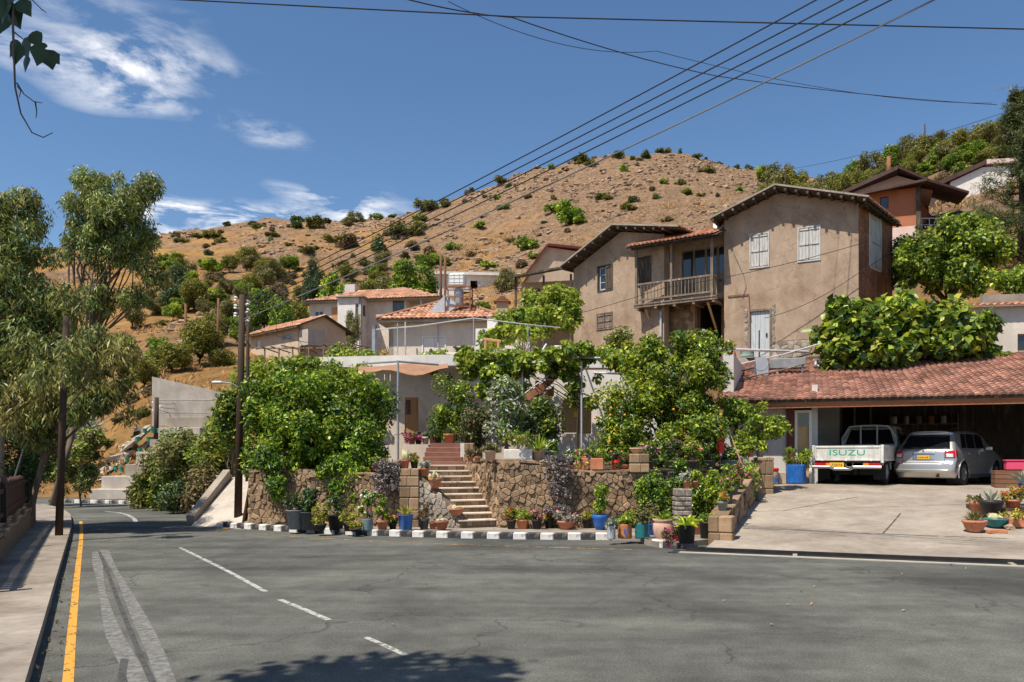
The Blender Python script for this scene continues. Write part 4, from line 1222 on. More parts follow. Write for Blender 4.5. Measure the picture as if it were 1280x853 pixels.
# plank door in a broken plaster surround
mb = MB(); x0, z0, x1, z1 = dr
for a in ((x0-.09,x0,z0,z1+.09),(x1,x1+.09,z0,z1+.09),(x0,x1,z1,z1+.09)): mb.box(a[0],a[1],-.03,.12,a[2],a[3])
d_ = mb.build('door', M['wood_grey'], oh); g = random.Random(3)
for k in range(4):
    q = (x1-x0)/4; mb = MB(); mb.box(x0+k*q+.004, x0+(k+1)*q-.004, .05+g.uniform(0,.01), .085, z0+.01, z1-.01); mb.build('plank', M['wood_blue'], d_)
mb = MB(); mb.box(x1-.16,x1-.10,.02,.05,z0+.85,z0+1.0); mb.build('latch', M['black_metal'], d_)
mb = MB(); rubble(mb, 1.6, .75, .2, 5, y=.0, x0=x1+.12, z0=z0-.15, proud=.03); mb.build('exposed_stones', M['stone_grey'], oh, varattr=True)['kind'] = 'stuff'
mb = MB(); rubble(mb, .14, 2.0, .12, 6, y=.0, x0=x1+.1, z0=z0+.2, proud=.025); rubble(mb, .12, 2.1, .12, 7, y=.0, x0=x0-.24, z0=z0, proud=.025); mb.build('broken_plaster_edge', M['stone_grey'], oh, varattr=True)['kind'] = 'stuff'
mb = MB(); mb.box(L1*.42, L1+.01, -.012, .0, z0+.62, z0+.64); mb.build('plaster_step', M['plaster_old'], oh)
# loose cables and a conduit on the front
c0 = F1(911,292); c1 = F1(918,318); c2 = F1(930,345); c3_ = F1(928,372); c4 = F1(936,368); c5 = F1(938,386)
mb = MB(); mb.tube([(c0[0],-.05,c0[1]),(c1[0],-.05,c1[1]),(c2[0],-.03,c2[1]),(c2[0]+.1,-.03,c2[1]-.5),(c3_[0],-.03,c3_[1])],.012,5); mb.build('cable', M['wire_grey'], oh)
mb = MB(); mb.tube([(c4[0]-.9,-.04,c4[1]),(c4[0],-.04,c4[1]),(c5[0],-.04,c5[1]-.4)],.022,6); mb.build('conduit', M['rust'], oh)
# brick flank
ang = math.atan2(2.7,2.6) - rz
bw = F1(1075,400)
mb = MB(); Ls = 3.9
FS = fac(O + Vector((math.cos(rz)*L1, math.sin(rz)*L1, 0)), math.atan2(2.7,2.6))
sw = FS(1086,330)+FS(1102,278)
panel_wall(mb, 0, Ls, -.8, zr, [(sw[0]+.2, sw[2]-.22, sw[1], sw[3])], .35); fl = mb.build('brick_wall', M['brick_far'], oh, loc=(L1,0,0), rot=(0,0,ang))
mb = MB(); mb.box(sw[0]+.02, sw[0]+.14, -.02, .02, sw[1]-.1, sw[3]+.1); mb.box(sw[2]-.16, sw[2]-.04, -.02, .02, sw[1]-.1, sw[3]+.1); mb.box(sw[0]+.14, sw[2]-.16, -.02, .02, sw[1]-.15, sw[1]-.06); mb.build('plaster_band', M['plaster_cream'], fl)
wq = shutter_window(fl, sw[0]+.2, sw[2]-.22, sw[1], sw[3], 'wood_pale', 0, 2, 2, 'wood_pale', seed=9)
# back and left walls close the box
mb = MB(); mb.box(0, .35, .4, 4.2, -.8, zl-.05); mb.build('wall', M['plaster_old'], oh)
mb = MB(); mb.box(.35, 6.2, 4.0, 4.3, -.8, zl-.05); mb.build('wall', M['plaster_old'], oh)
# roof: boards, purlin ends, tile verge
rl = [(-.42,zl-.06),(up,zp+.10),(L1+.45,zr-.07)]
slope_roof(oh, 'roof_boarding', rl, -.64, 4.6, .04, 'wood_dark')
g = random.Random(8)
for k in range(15):
    x = -.3 + (L1+.6)*k/14
    z = (zl-.06+(zp-zl+.16)*(x+.42)/(up+.42)) if x < up else (zp+.10-(zp-zr+.17)*(x-up)/(L1+.45-up))
    mb = MB(); mb.box(x-.05, x+.05, -.74, .6, z-.15, z-.055); mb.build('purlin', M['wood_dark'], oh)
mb = MB()
for (xa,za),(xb,zb) in ((rl[0],rl[1]),(rl[2],rl[1])):
    Lr = math.hypot(xb-xa, zb-za); U_ = Vector((0,1,0)); V_ = Vector((xb-xa,0,zb-za))
    tile_sheet(mb, (xa,-.70,za+.005), U_, V_, 5.3, Lr, .2, .34, .05, seed=3)
ro = mb.build('roof_tiles', M['tile_terracotta'], oh, varattr=True); ro['kind'] = 'stuff'
mb = MB(); mb.bar((rl[0][0],-.70,rl[0][1]+.045),(rl[1][0],-.70,rl[1][1]+.05),.10,.07,var=.8); mb.bar((rl[1][0],-.70,rl[1][1]+.05),(rl[2][0],-.70,rl[2][1]+.045),.10,.07,var=.8); mb.build('verge', M['concrete'], oh)
# eave along the brick flank
mb = MB(); mb.tube([(L1+.3,-.5,zr-.14),(L1+1.15,4.0,zr-.14)], .05, 8); mb.build('gutter', M['bark_dark'], oh)
mb = MB()
for k in range(9): mb.bar((L1-.1+.1*k,.1+.42*k,zr-.1),(L1+.42+.1*k,.1+.40*k,zr-.16),.07,.09)
mb.build('rafter_ends', M['wood_dark'], oh)
v = [(L1+.45,-.5,zr-.07),(L1+1.3,4.1,zr-.07),(L1-.1,4.1,zr+.13),(L1-.1,-.4,zr+.13)]
mb = MB(); mb.add(v+[(a,b,c-.05) for a,b,c in v], [(0,1,2,3),(7,6,5,4),(0,4,5,1),(1,5,6,2),(2,6,7,3),(3,7,4,0)]); mb.build('eave_board', M['wood_dark'], oh)
mb = MB(); tile_sheet(mb, (L1+.46,-.5,zr-.065), (.85,4.6,0), (-1.0,.18,.28), 4.6, .9, .2, .32, .05, seed=9); ro = mb.build('eave_tiles', M['tile_terracotta'], oh, varattr=True); ro['kind'] = 'stuff'
mb = MB(); mb.lathe([(.02,0),(.16,.03),(.27,.09),(.33,.17),(.31,.17),(.0,.06)], 18); o = mb.build('satellite_dish', M['dish_white'], None, smooth=True, loc=P(902,282,35.6), rot=(R(62),0,R(-40))); tag(o, 'white satellite dish at the junction of the old roofs', 'satellite dish')

# --- old house, lower wing with gable
O2 = Vector((3.08,40,4.6)); rz2 = math.atan2(-3.6,3.76); F2 = fac(O2, rz2); L2 = 5.3
ow = thing('old_house', 'lower ochre plaster wing of the old house with dark peeling shutters', 'house', O2, rz2)
w1 = F2(748,364)+F2(765,331); w2 = F2(796,354)+F2(813,321); w3 = F2(747,412)+F2(765,391)
zl2 = F2(717,337)[1]; pk = F2(776,290); zr2 = F2(830,293)[1]
mb = MB(); gable_wall(mb, L2, zl2, pk[1], pk[0], zr2, -1.0, [(q[0],q[2],q[1],q[3]) for q in (w1,w2,w3)], .4, min(zl2,zr2)-.02); mb.build('wall', M['plaster_old'], ow)
shutter_window(ow, w1[0],w1[2],w1[1],w1[3],'wood_dark',0,2,1,'wood_dark',open_leaf=True,seed=3)
glazed_window(ow, w1[0]+.03, (w1[0]+w1[2])/2, w1[1]+.03, w1[3]-.03, 'wood_blue', .05, 0, 2, False, .03)
shutter_window(ow, w2[0],w2[2],w2[1],w2[3],'wood_dark',0,2,1,'wood_dark',seed=4)
shutter_window(ow, w3[0],w3[2],w3[1],w3[3],'wood_grey',0,2,2,'wood_grey',seed=5)
rl2 = [(-.35,zl2-.0),(pk[0],pk[1]+.16),(L2+1.2,zr2-.05)]
slope_roof(ow, 'roof_boarding', rl2, -.64, 5, .04, 'wood_dark')
for k in range(13):
    x = -.2 + (L2+.6)*k/12
    z = (rl2[0][1]+(rl2[1][1]-rl2[0][1])*(x-rl2[0][0])/(rl2[1][0]-rl2[0][0])) if x < pk[0] else (rl2[1][1]+(rl2[2][1]-rl2[1][1])*(x-pk[0])/(rl2[2][0]-pk[0]))
    mb = MB(); mb.box(x-.05, x+.05, -.74, .6, z-.15, z-.055); mb.build('purlin', M['wood_dark'], ow)
mb = MB()
for (xa,za),(xb,zb) in ((rl2[0],rl2[1]),(rl2[2],rl2[1])):
    tile_sheet(mb, (xa,-.70,za+.005), (0,1,0), (xb-xa,0,zb-za), 5.5, math.hypot(xb-xa,zb-za), .2, .34, .05, seed=4)
ro = mb.build('roof_tiles', M['tile_terracotta'], ow, varattr=True); ro['kind'] = 'stuff'
mb = MB(); mb.bar((rl2[0][0],-.70,rl2[0][1]+.045),(rl2[1][0],-.70,rl2[1][1]+.05),.10,.07); mb.bar((rl2[1][0],-.70,rl2[1][1]+.05),(rl2[2][0],-.70,rl2[2][1]+.045),.10,.07); mb.build('verge', M['concrete'], ow)
mb = MB(); mb.box(0,.35,.4,5,-1,zl2-.02); mb.box(.35,L2,4.7,5,-1,zl2-.02); mb.build('wall', M['plaster_old'], ow)
mb = MB(); rubble(mb, 3.4, .7, .24, 8, y=0, x0=2.3, z0=F2(800,452)[1]-.25, proud=.06); mb.build('base_stones', M['stone_grey'], ow, varattr=True)['kind'] = 'stuff'
q = F2(828,360); mb = MB(); mb.tube([(L2-.12,-.09,-.5),(L2-.12,-.09,3.6)], .055, 8); mb.build('downpipe', M['pipe_grey'], ow)

# --- veranda on the far side of the wing
ve = thing('veranda', 'dark timber veranda with railing along the old wing', 'veranda', (.3,42.6,0), R(-14))
FV = fac((.3,42.6,0), R(-14)); a = FV(655,401); b = FV(719,388); zc_ = FV(690,345)[1]
zf = FV(690,396)[1]
mb = MB(); mb.box(-.1,3.0,-.2,1.5,zf-.18,zf); mb.build('floor_slab', M['concrete'], ve)
mb = MB(); panel_wall(mb,-.1,3.0,zf-2.4,zc_,[(.5,.95,zf+.02,zf+1.8),(1.2,1.65,zf+.02,zf+1.8),(1.95,2.5,zf+.02,zf+1.9)],.2,0,1.3); mb.build('wall', M['plaster_beige'], ve)
for x0,x1 in ((.5,.95),(1.2,1.65),(1.95,2.5)):
    mb = MB(); mb.box(x0,x1,1.38,1.42,zf+.03,zf+1.85); mb.build('door', M['wood_dark'], ve)
for k in range(20):
    x = -.05+3.0*k/19; mb = MB(); mb.box(x-.015,x+.015,-.18,-.15,zf+.0,zf+.92); mb.build('baluster', M['wood_grey'], ve)
mb = MB(); mb.box(-.1,3.0,-.2,-.12,zf+.92,zf+.98); mb.box(-.1,3.0,-.19,-.13,zf+.08,zf+.13); mb.build('rail', M['wood_grey'], ve)
for x in (-.06,1.45,2.9):
    mb = MB(); mb.box(x-.05,x+.05,-.21,-.11,zf-2.4,zc_); mb.build('post', M['wood_dark'], ve)
mb = MB(); v = [(-.4,-.5,zc_+.0),(3.2,-.5,zc_+.45),(3.2,2.0,zc_+1.0),(-.4,2.0,zc_+.55)]; mb.add(v+[(p,q,r-.1) for p,q,r in v], [(0,1,2,3),(7,6,5,4),(0,4,5,1),(1,5,6,2),(2,6,7,3),(3,7,4,0)]); mb.build('roof', M['wood_dark'], ve)

# --- linking part with timber balcony
O3 = Vector((6.5,37.6,4.8)); rz3 = math.atan2(-1.95,2.85); F3 = fac(O3, rz3); L3 = 3.55
bl_ = thing('old_house', 'recessed middle of the old house with dark doorway and timber balcony', 'house', O3, rz3)
dd = F3(872,446)+F3(902,378)
bd = F3(852,372)+F3(912,305)
zt3 = F3(870,282)[1]
mb = MB(); panel_wall(mb, -.3, L3, -.8, F3(870,300)[1]+.28, [(dd[0],dd[2],dd[1]-.2,dd[3]),(bd[0],bd[2],bd[1]+.02,bd[3])], .35); mb.build('wall', M['plaster_old'], bl_)
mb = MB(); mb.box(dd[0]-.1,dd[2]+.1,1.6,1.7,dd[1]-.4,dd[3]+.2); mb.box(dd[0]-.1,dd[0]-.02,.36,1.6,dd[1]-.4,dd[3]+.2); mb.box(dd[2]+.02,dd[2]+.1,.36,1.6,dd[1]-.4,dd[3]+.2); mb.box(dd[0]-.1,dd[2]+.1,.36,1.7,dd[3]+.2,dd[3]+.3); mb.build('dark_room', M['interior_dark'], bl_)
mb = MB()
for a in ((dd[0]-.12,dd[0],dd[1]-.2,dd[3]+.12),(dd[2],dd[2]+.10,dd[1]-.2,dd[3]+.12),(dd[0],dd[2],dd[3],dd[3]+.12)): mb.box(a[0],a[1],-.03,.15,a[2],a[3])
mb.build('door_frame', M['wood_brown'], bl_)
mb = MB(); rubble(mb, 1.15, 2.7, .22, 9, y=0, x0=dd[0]-1.35, z0=dd[1]-.2, proud=.02); mb.build('bare_masonry', M['stone_wall'], bl_, varattr=True)['kind'] = 'stuff'
# glazed screen of the balcony door
for k in range(4):
    n = 4; x0 = bd[0]+(bd[2]-bd[0])*k/n; x1 = bd[0]+(bd[2]-bd[0])*(k+1)/n
    zm = bd[1]+(bd[3]-bd[1])*.42
    mb = MB()
    for a in ((x0,x0+.05,bd[1]+.02,bd[3]),(x1-.05,x1,bd[1]+.02,bd[3]),(x0+.05,x1-.05,bd[3]-.06,bd[3]),(x0+.05,x1-.05,zm-.03,zm+.03)): mb.box(a[0]+.002,a[1]-.002,.08,.14,a[2],a[3])
    w_ = mb.build('window', M['wood_grey'], bl_)
    mb = MB(); mb.box(x0+.04,x1-.04,.1,.11,zm,bd[3]-.03); mb.build('pane', M['glass'], w_)
    mb = MB(); mb.box(x0+.04,x1-.04,.095,.12,bd[1]+.02,zm); mb.build('panel', M['wood_ply' if k in (1,2) else 'wood_grey'], w_)
zb = F3(870,371)[1]-.28
ba = thing('balcony', 'weathered timber balcony with tiled canopy on the old house', 'balcony', O3, rz3)
for k in range(12):
    x = -.25+(L3+.35)*k/12; mb = MB(); mb.box(x+.004, x+(L3+.35)/12-.004, -1.25, -.004, zb-.06, zb); mb.build('floor_plank', M['wood_grey'], ba)
mb = MB(); mb.box(-.27,L3+.12,-1.22,-1.08,zb-.17,zb-.062); mb.build('edge_beam', M['wood_grey'], ba)
for x in (-.1,.8,1.7,2.6,L3-.05):
    mb = MB(); mb.box(x-.06,x+.06,-1.2,-.004,zb-.28,zb-.17); mb.build('joist', M['wood_grey'], ba)
for x in (.25,L3-.35):
    mb = MB(); mb.bar((x,-1.05,zb-.25),(x,-.02,zb-1.25),.08,.08); mb.build('brace', M['wood_ply'], ba)
zct = F3(870,300)[1]
for x in (-.17,1.55,L3-.12):
    mb = MB(); mb.box(x-.055,x+.055,-1.2,-1.09,zb,zct-.35); mb.build('post', M['wood_grey'], ba)
for z in (.14,.86):
    mb = MB(); mb.box(-.17,L3-.1,-1.19,-1.11,zb+z,zb+z+.075); mb.build('rail', M['wood_grey'], ba)
for k in range(22):
    x = -.1+(L3-.1)*k/21
    mb = MB(); mb.box(x-.014,x+.014,-1.165,-1.135,zb+.2,zb+.87); mb.build('baluster', M['wood_grey'], ba)
for s_ in (-.17,L3-.12):
    mb = MB(); mb.box(s_-.03,s_+.03,-1.1,-.01,zb+.82,zb+.89); mb.box(s_-.03,s_+.03,-.62,-.56,zb,zb+.82); mb.build('side_rail', M['wood_grey'], ba)
ze0 = zct-.32; ze1 = zct+.38
mb = MB(); v = [(-.45,-1.62,ze0),(L3+.3,-1.62,ze0),(L3+.3,.2,ze1),(-.45,.2,ze1)]; mb.add(v+[(p,q,r-.05) for p,q,r in v], [(0,1,2,3),(7,6,5,4),(0,4,5,1),(1,5,6,2),(2,6,7,3),(3,7,4,0)]); mb.build('canopy_boards', M['wood_dark'], ba)
mb = MB(); mb.box(-.4,L3+.25,-1.22,-1.06,ze0-.02,ze0+.10); mb.build('canopy_beam', M['wood_dark'], ba)
mb = MB(); tile_sheet(mb, (-.48,-1.68,ze0+.01), (1,0,0), (0,1.85,ze1-ze0), L3+.8, 2.0, .2, .36, .065, seed=6); o = mb.build('canopy_tiles', M['tile_terracotta'], ba, varattr=True); o['kind'] = 'stuff'
mb = MB(); v = [(-.5,.2,ze1),(L3+.3,.2,ze1),(L3+.3,4,ze1+.55),(-.5,4,ze1+.55)]; mb.add(v+[(p,q,r-.3) for p,q,r in v], [(0,1,2,3),(7,6,5,4),(0,4,5,1),(1,5,6,2),(2,6,7,3),(3,7,4,0)]); mb.build('roof_boarding', M['wood_dark'], bl_)
mb = MB(); tile_sheet(mb, (-.5,.1,ze1+.0), (1,0,0), (0,3.9,.57), L3+.8, 3.9, .2, .36, .055, seed=7); o = mb.build('roof_tiles', M['tile_terracotta'], bl_, varattr=True); o['kind'] = 'stuff'

# --- ground shelf in front of the old house with its retaining wall
mb = MB(); mb.prism([(5.4,32.6),(9.5,31.4),(13.5,29.2),(20,30),(20,36),(8.5,38),(2.6,41),(1.8,37)], 1.0, 5.42); o = mb.build('terrace_ground', M['hill']); tag(o, 'earth shelf in front of the old house', kind='structure')
stone_wall('stone_wall', 'rubble retaining wall under the old house shelf', (1.7,36.9), (5.4,32.5), 4.2, 1.3, .3, .35, 33, mat='stone_grey')
stone_wall('stone_wall', 'rubble retaining wall behind the garage roof', (5.4,32.5), (9.5,31.3), 4.2, 1.3, .3, .35, 34, mat='stone_grey')

# --- lower house: flat roof slab, plastered wall, door
O4 = Vector((-6.6,28.4,2.0)); rz4 = R(2); F4 = fac(O4, rz4); L4 = 9.0
lh = thing('lower_house', 'cream lower house with flat white roof slab behind the garden', 'house', O4, rz4)
d4 = F4(506,552)+F4(523,497); wv4 = F4(506,492)+F4(523,476); w4b = F4(700,540)+F4(722,502)
mb = MB(); panel_wall(mb, 0, L4, -1.2, 2.75, [(d4[0],d4[2],d4[1],d4[3])], .3); mb.build('wall', M['plaster_cream'], lh)
mb = MB(); mb.box(0,.3,.3,5,-1.2,2.75); mb.box(L4-.3,L4,.3,5,-1.2,2.75); mb.box(.3,L4-.3,4.7,5,-1.2,2.75); mb.build('wall', M['plaster_cream'], lh)
mb = MB(); mb.box(d4[0],d4[2],.04,.09,d4[1],d4[3]); d_ = mb.build('door', M['wood_shutter'], lh)
for k in range(2):
    x0 = d4[0]+(d4[2]-d4[0])*k/2
    for j in range(7):
        mb = MB(); z = d4[3]-.12-.075*j; mb.box(x0+.035,x0+(d4[2]-d4[0])/2-.035,.012,.045,z-.025,z+.025); mb.build('slat', M['wood_shutter' if k else 'wood_dark'], d_)
mb = MB(); mb.box(wv4[0],wv4[2]+.1,-.015,.0,wv4[1]-.05,wv4[3]); mb.build('plaster_panel', M['plaster_cream'], lh)
mb = MB(); mb.prism([(-.5,-.2),(3.6,-1.1),(5.0,-1.1),(5.7,-.5),(L4+1.0,-.6),(L4+1.0,5),(-.5,5)], 2.75, 3.12); mb.build('roof_slab', M['plaster_white'], lh)
acu = thing('air_conditioner', 'white air conditioner unit under the roof slab', 'air conditioner', O4 + Vector((4.75,-.32,1.75)), rz4)
mb = MB(); mb.cbox(0,.72,0,.28,0,.52,.02); mb.build('casing', M['plaster_white'], acu)
mb = MB(); mb.tube([(.28,-.004,.26),(.28,-.02,.26)], .2, 20); mb.build('fan_grille', M['dark_plastic'], acu)
mb = MB(); mb.tube([(0,0,0),(0,0,-.12)], .02, 6); mb.lathe([(.10,-.28),(.11,-.14),(.05,-.12)], 10); o = mb.build('wall_lamp', M['black_metal'], None, loc=O4+Vector((4.4,-.15,2.6))); tag(o, 'dark globe lamp under the roof slab corner', 'lamp')

# garage-like annex with louvred shutters and curving stair
sh2 = thing('louvred_door', 'beige louvred double door behind the vine post', 'door', P(702,541,25.6), R(-3))
mb = MB(); mb.box(0,.95,.03,.08,0,1.1); mb.build('backing', M['wood_ply'], sh2)
for k in range(2):
    for j in range(14):
        mb = MB(); z = .06+.072*j; mb.box(.05+.46*k,.44+.46*k,-.005,.03,z,z+.052); mb.build('slat', M['wood_ply'], sh2)
mb = MB(); mb.box(.38,.52,-.014,-.006,.5,.68); mb.build('warning_sticker', M['sticker_yellow'], sh2)
ann = thing('annex_wall', 'white plastered annex wall behind the vine and stair', 'wall', P(656,552,26.4), R(-3))
mb = MB(); panel_wall(mb, 0, 4.4, -.6, 2.35, [(1.16,2.2,.25,1.4)], .25); mb.build('wall', M['plaster_white'], ann)
cs = thing('curved_stair', 'rusty brown curved steel stair parapet rising through the shrubs', 'stair', P(672,520,24.6), 0)
def ribbon(z0, h, r, nm, mt):
    mb = MB(); pts = []
    for rr_ in (r, r-.025):
        for zz_ in (0, h):
            for k in range(15):
                an = R(-75+130*k/14); pts.append((rr_*math.sin(an), -.75*rr_*math.cos(an)+.3, z0+.95*k/14+zz_))
    grid_mesh_(mb, pts[:30], 15, 2); grid_mesh_(mb, pts[30:], 15, 2, True)
    n_ = 15; mb.add(pts, [(15+q, 15+q+1, 45+q+1, 45+q) for q in range(14)]); mb.build(nm, M[mt], cs)
def grid_mesh_(mb, pts, nu, nv, flip=False):
    f = [(j_*nu+i_, j_*nu+i_+1, (j_+1)*nu+i_+1, (j_+1)*nu+i_) for j_ in range(nv-1) for i_ in range(nu-1)]
    mb.add(pts, [q[::-1] for q in f] if flip else f)
ribbon(.10, .26, .62, 'parapet_plate', 'rust'); ribbon(-.32, .30, .62, 'stringer_plate', 'rust')
for k in range(8):
    an = R(-70+120*k/7); mb = MB(); mb.bar((0,.3,-.15+.95*k/7),(.6*math.sin(an),-.45*math.cos(an)+.3,-.15+.95*k/7),.22,.03); mb.build('tread', M['rust'], cs)
mb = MB(); mb.tube([(.62*math.sin(R(-70+125*k/8)),-.45*math.cos(R(-70+125*k/8))+.3,.45+.95*k/8) for k in range(9)], .018, 6); mb.build('handrail', M['pipe_white'], cs)
mb = MB(); mb.tube([(0,.35,-1.6),(0,.35,1.1)], .07, 8); mb.build('newel', M['rust'], cs)

# --- beige house with hipped orange tile roof
O5 = Vector((X(486,41.5),41.5,5.6)); rz5 = R(-5); F5 = fac(O5, rz5); L5 = 5.6
bh = thing('tiled_house', 'beige bungalow with orange hipped tile roof and white roller shutter', 'house', O5, rz5)
ze = F5(540,404)[1]; w5 = F5(529,446)+F5(556,422)
mb = MB(); panel_wall(mb, 0, L5, -1.5, ze, [(w5[0],w5[2],w5[1],w5[3])], .25); mb.build('wall', M['plaster_cream'], bh)
mb = MB(); panel_wall(mb, 0, 5.2, -1.5, ze, [(1.2,2.0,ze-2.4,ze-.5)], .25); wl5 = mb.build('wall', M['plaster_cream'], bh, loc=(0,5.2,0), rot=(0,0,R(-90)))
mb = MB(); mb.box(1.2,2.0,.06,.1,ze-2.4,ze-.5); mb.build('door', M['white_paint'], wl5)
mb = MB(); mb.box(L5-.25,L5,.25,5.2,-1.5,ze); mb.box(.25,L5-.25,4.95,5.2,-1.5,ze); mb.build('wall', M['plaster_cream'], bh)
mb = MB(); x0,z0,x1,z1 = w5
for a in ((x0-.06,x0,z0-.06,z1+.06),(x1,x1+.06,z0-.06,z1+.06),(x0,x1,z1,z1+.06),(x0,x1,z0-.06,z0)): mb.box(a[0],a[1],-.03,.06,a[2],a[3])
wd = mb.build('window', M['white_paint'], bh)
for k in range(2):
    mb = MB(); q = (x1-x0)/2; mb.box(x0+k*q+.006,x0+(k+1)*q-.006,.02+.015*k,.05+.015*k,z0,z1); mb.build('shutter', M['plaster_white'], wd)
mb = MB(); mb.box(-.5,L5+.5,-.5,5.7,ze,ze+.13); mb.build('eave_slab', M['concrete'], bh)
hip = .0
ax, ay, az = L5/2, 2.6, ze+.13+1.55
A = [(-.55,-.55,ze+.13),(L5+.55,-.55,ze+.13),(L5+.55,5.75,ze+.13),(-.55,5.75,ze+.13)]
ap = Vector((ax,ay,az))
mb = MB(); mb.add(A+[tuple(ap)], [(0,1,4),(1,2,4),(2,3,4),(3,0,4)]); mb.build('roof', M['tile_orange'], bh)
mb = MB()
for i in range(4):
    a = Vector(A[i]); b = Vector(A[(i+1)%4]); U_ = (b-a); W_ = U_.length; foot = a + U_.normalized()*((ap-a).dot(U_.normalized())); V_ = ap-foot; Ls_ = V_.length; k0 = (foot-a).length
    tile_sheet(mb, a+Vector((0,0,.01)), U_, V_, W_, Ls_, .25, .38, .06, lim=lambda v, k0=k0, W_=W_, Ls_=Ls_: (k0*v/Ls_, W_-(W_-k0)*v/Ls_), seed=20+i)
o = mb.build('roof_tiles', M['tile_orange'], bh, varattr=True); o['kind'] = 'stuff'
for i in range(2):
    mb = MB(); mb.tube([Vector(A[i])+Vector((0,0,.06)), ap+Vector((0,0,.06))], .09, 8); mb.build('ridge_tile', M['tile_orange'], bh)
mb = MB(); mb.tube([(1.0,-.56,ze-.02),(1.0,-.56,ze-2.6)], .04, 8); mb.build('downpipe', M['pipe_grey'], bh)
mb = MB(); mb.tube([(2.6,-.05,ze-.02),(2.6,-.05,ze-2.6)], .03, 8); mb.build('downpipe', M['pipe_grey'], bh)

# solar water heater on the hip roof: rusty stand, cube tank, cylinder, tilted panel
sh_ = thing('water_heater', 'rusty stand with white water tank, cylinder and tilted solar panel on the tiled roof', 'water heater', P(571,398,41.8), R(-5))
for x, y in ((-.55,-.35),(.75,-.35),(.75,.5),(-.55,.5)):
    mb = MB(); mb.bar((x,y,-1.0),(x,y,1.62),.06,.06); mb.build('leg', M['rust'], sh_)
mb = MB()
for z in (.55,1.05,1.58):
    mb.bar((-.55,-.35,z),(.75,-.35,z),.05); mb.bar((-.55,.5,z),(.75,.5,z),.05); mb.bar((-.55,-.35,z),(-.55,.5,z),.05); mb.bar((.75,-.35,z),(.75,.5,z),.05)
mb.bar((-.55,-.35,.1),(.75,-.35,1.0),.03); mb.build('frame', M['rust'], sh_)
mb = MB(); mb.cbox(-.36,.46,-.35,.45,1.62,2.30,.08); ct = mb.build('cold_tank', M['white_paint'], sh_)
mb = MB()
for k in range(3): mb.box(-.37+.28*k-.012+.0,-.37+.28*k+.012,-.36,-.345,1.64,2.26)
for z in (1.8,2.0,2.18): mb.box(-.36,.46,-.362,-.348,z-.012,z+.012)
mb.build('cage', M['galv'], ct)
mb = MB(); mb.lathe([(.02,.62),(.22,.64),(.25,.7),(.25,1.45),(.22,1.52),(.02,1.54)], 16, (.1,.05,0)); mb.build('hot_cylinder', M['galv'], sh_, True)
mb = MB(); mb.bar((-1.55,-.4,-.45),(-.25,-.1,.95),.85,.09,up=(0.2,1,.2)); pn = mb.build('solar_panel', M['galv'], sh_)
mb = MB(); mb.bar((-1.53,-.43,-.40),(-.27,-.13,.97),.75,.02,up=(.2,1,.2)); mb.build('panel_glass', M['glass'], pn)
ch = thing('chimney', 'small beige chimney pot house on the slope behind the vine', 'chimney', P(628,400,47), 0)
mb = MB(); mb.box(-.35,.35,-.35,.35,-1,1.0); mb.build('stack', M['plaster_beige'], ch)
mb = MB(); mb.sprism([(-.5,1.0),(.5,1.0),(0,1.35)], -.5, .5); mb.build('cap', M['tile_terracotta'], ch)
bx = thing('water_box', 'plain white box tank beside the vine terrace', 'water tank', P(609,412,37), R(-6))
mb = MB(); mb.cbox(0,1.5,0,1.2,0,.55,.02); mb.build('casing', M['plaster_white'], bx)
mb = MB(); mb.box(-.03,1.53,-.03,1.23,.55,.60); mb.build('lid', M['concrete'], bx)
mb = MB(); mb.box(-.5,2.0,-.3,1.5,-4,0); mb.build('plinth', M['plaster_white'], bx)

# --- grey two-storey house
O6 = Vector((X(387,75),75,8.5)); rz6 = R(-10); F6 = fac(O6, rz6); L6 = 9.4
gh = thing('grey_house', 'grey and beige two-storey house with orange hipped roof up the slope', 'house', O6, rz6)
ze6 = F6(450,378)[1]
wa_ = F6(396,391)+F6(407,381)
wd1 = F6(492,394)+F6(504,376); wd0 = F6(393,400)+F6(404,389)
mb = MB(); panel_wall(mb, 0, L6, -1.5, ze6, [(wd1[0]-.1,wd1[2]+.1,wd1[1],wd1[3]),(wd0[0],wd0[2],wd0[1],wd0[3])], .25); mb.build('wall', M['plaster_cream'], gh)
mb = MB(); mb.box(0,.25,.25,6,-1.5,ze6); mb.box(L6-.25,L6,.25,6,-1.5,ze6); mb.box(.25,L6-.25,5.75,6,-1.5,ze6); mb.build('wall', M['plaster_cream'], gh)
glazed_window(gh, wd1[0]-.1, wd1[2]+.1, wd1[1], wd1[3], 'wood_grey', 0, 1, 2, True)
glazed_window(gh, wd0[0], wd0[2], wd0[1], wd0[3], 'white_paint', 0, 1, 0, False)
tx0, tx1 = F6(434,400)[0]-.2, F6(460,400)[0]
FT = fac(O6 + Vector((math.cos(rz6)*tx0+math.sin(rz6)*1.8, math.sin(rz6)*tx0-math.cos(rz6)*1.8, 0)), rz6)
ta = FT(444,393)+FT(451,379); tb = FT(440,427)+FT(449,408)
mb = MB(); panel_wall(mb, 0, tx1-tx0, -1.5, ze6+.1, [(ta[0],ta[2],ta[1],ta[3]),(tb[0],tb[2],tb[1],tb[3])], .22)
tw = mb.build('stair_tower', M['plaster_white'], gh, loc=(tx0,-1.8,0))
for q in (ta, tb): glazed_window(tw, q[0],q[2],q[1],q[3],'white_paint',0,1,0,False)
mb = MB(); panel_wall(mb, 0, 1.85, -1.5, ze6+.1, [(.5,1.2,ze6-1.5,ze6-.5)], .2); ts_ = mb.build('stair_tower_side', M['plaster_grey'], gh, loc=(tx1,-1.8,0), rot=(0,0,R(90)))  # same tower wall as the white front; its shade is put into the grey
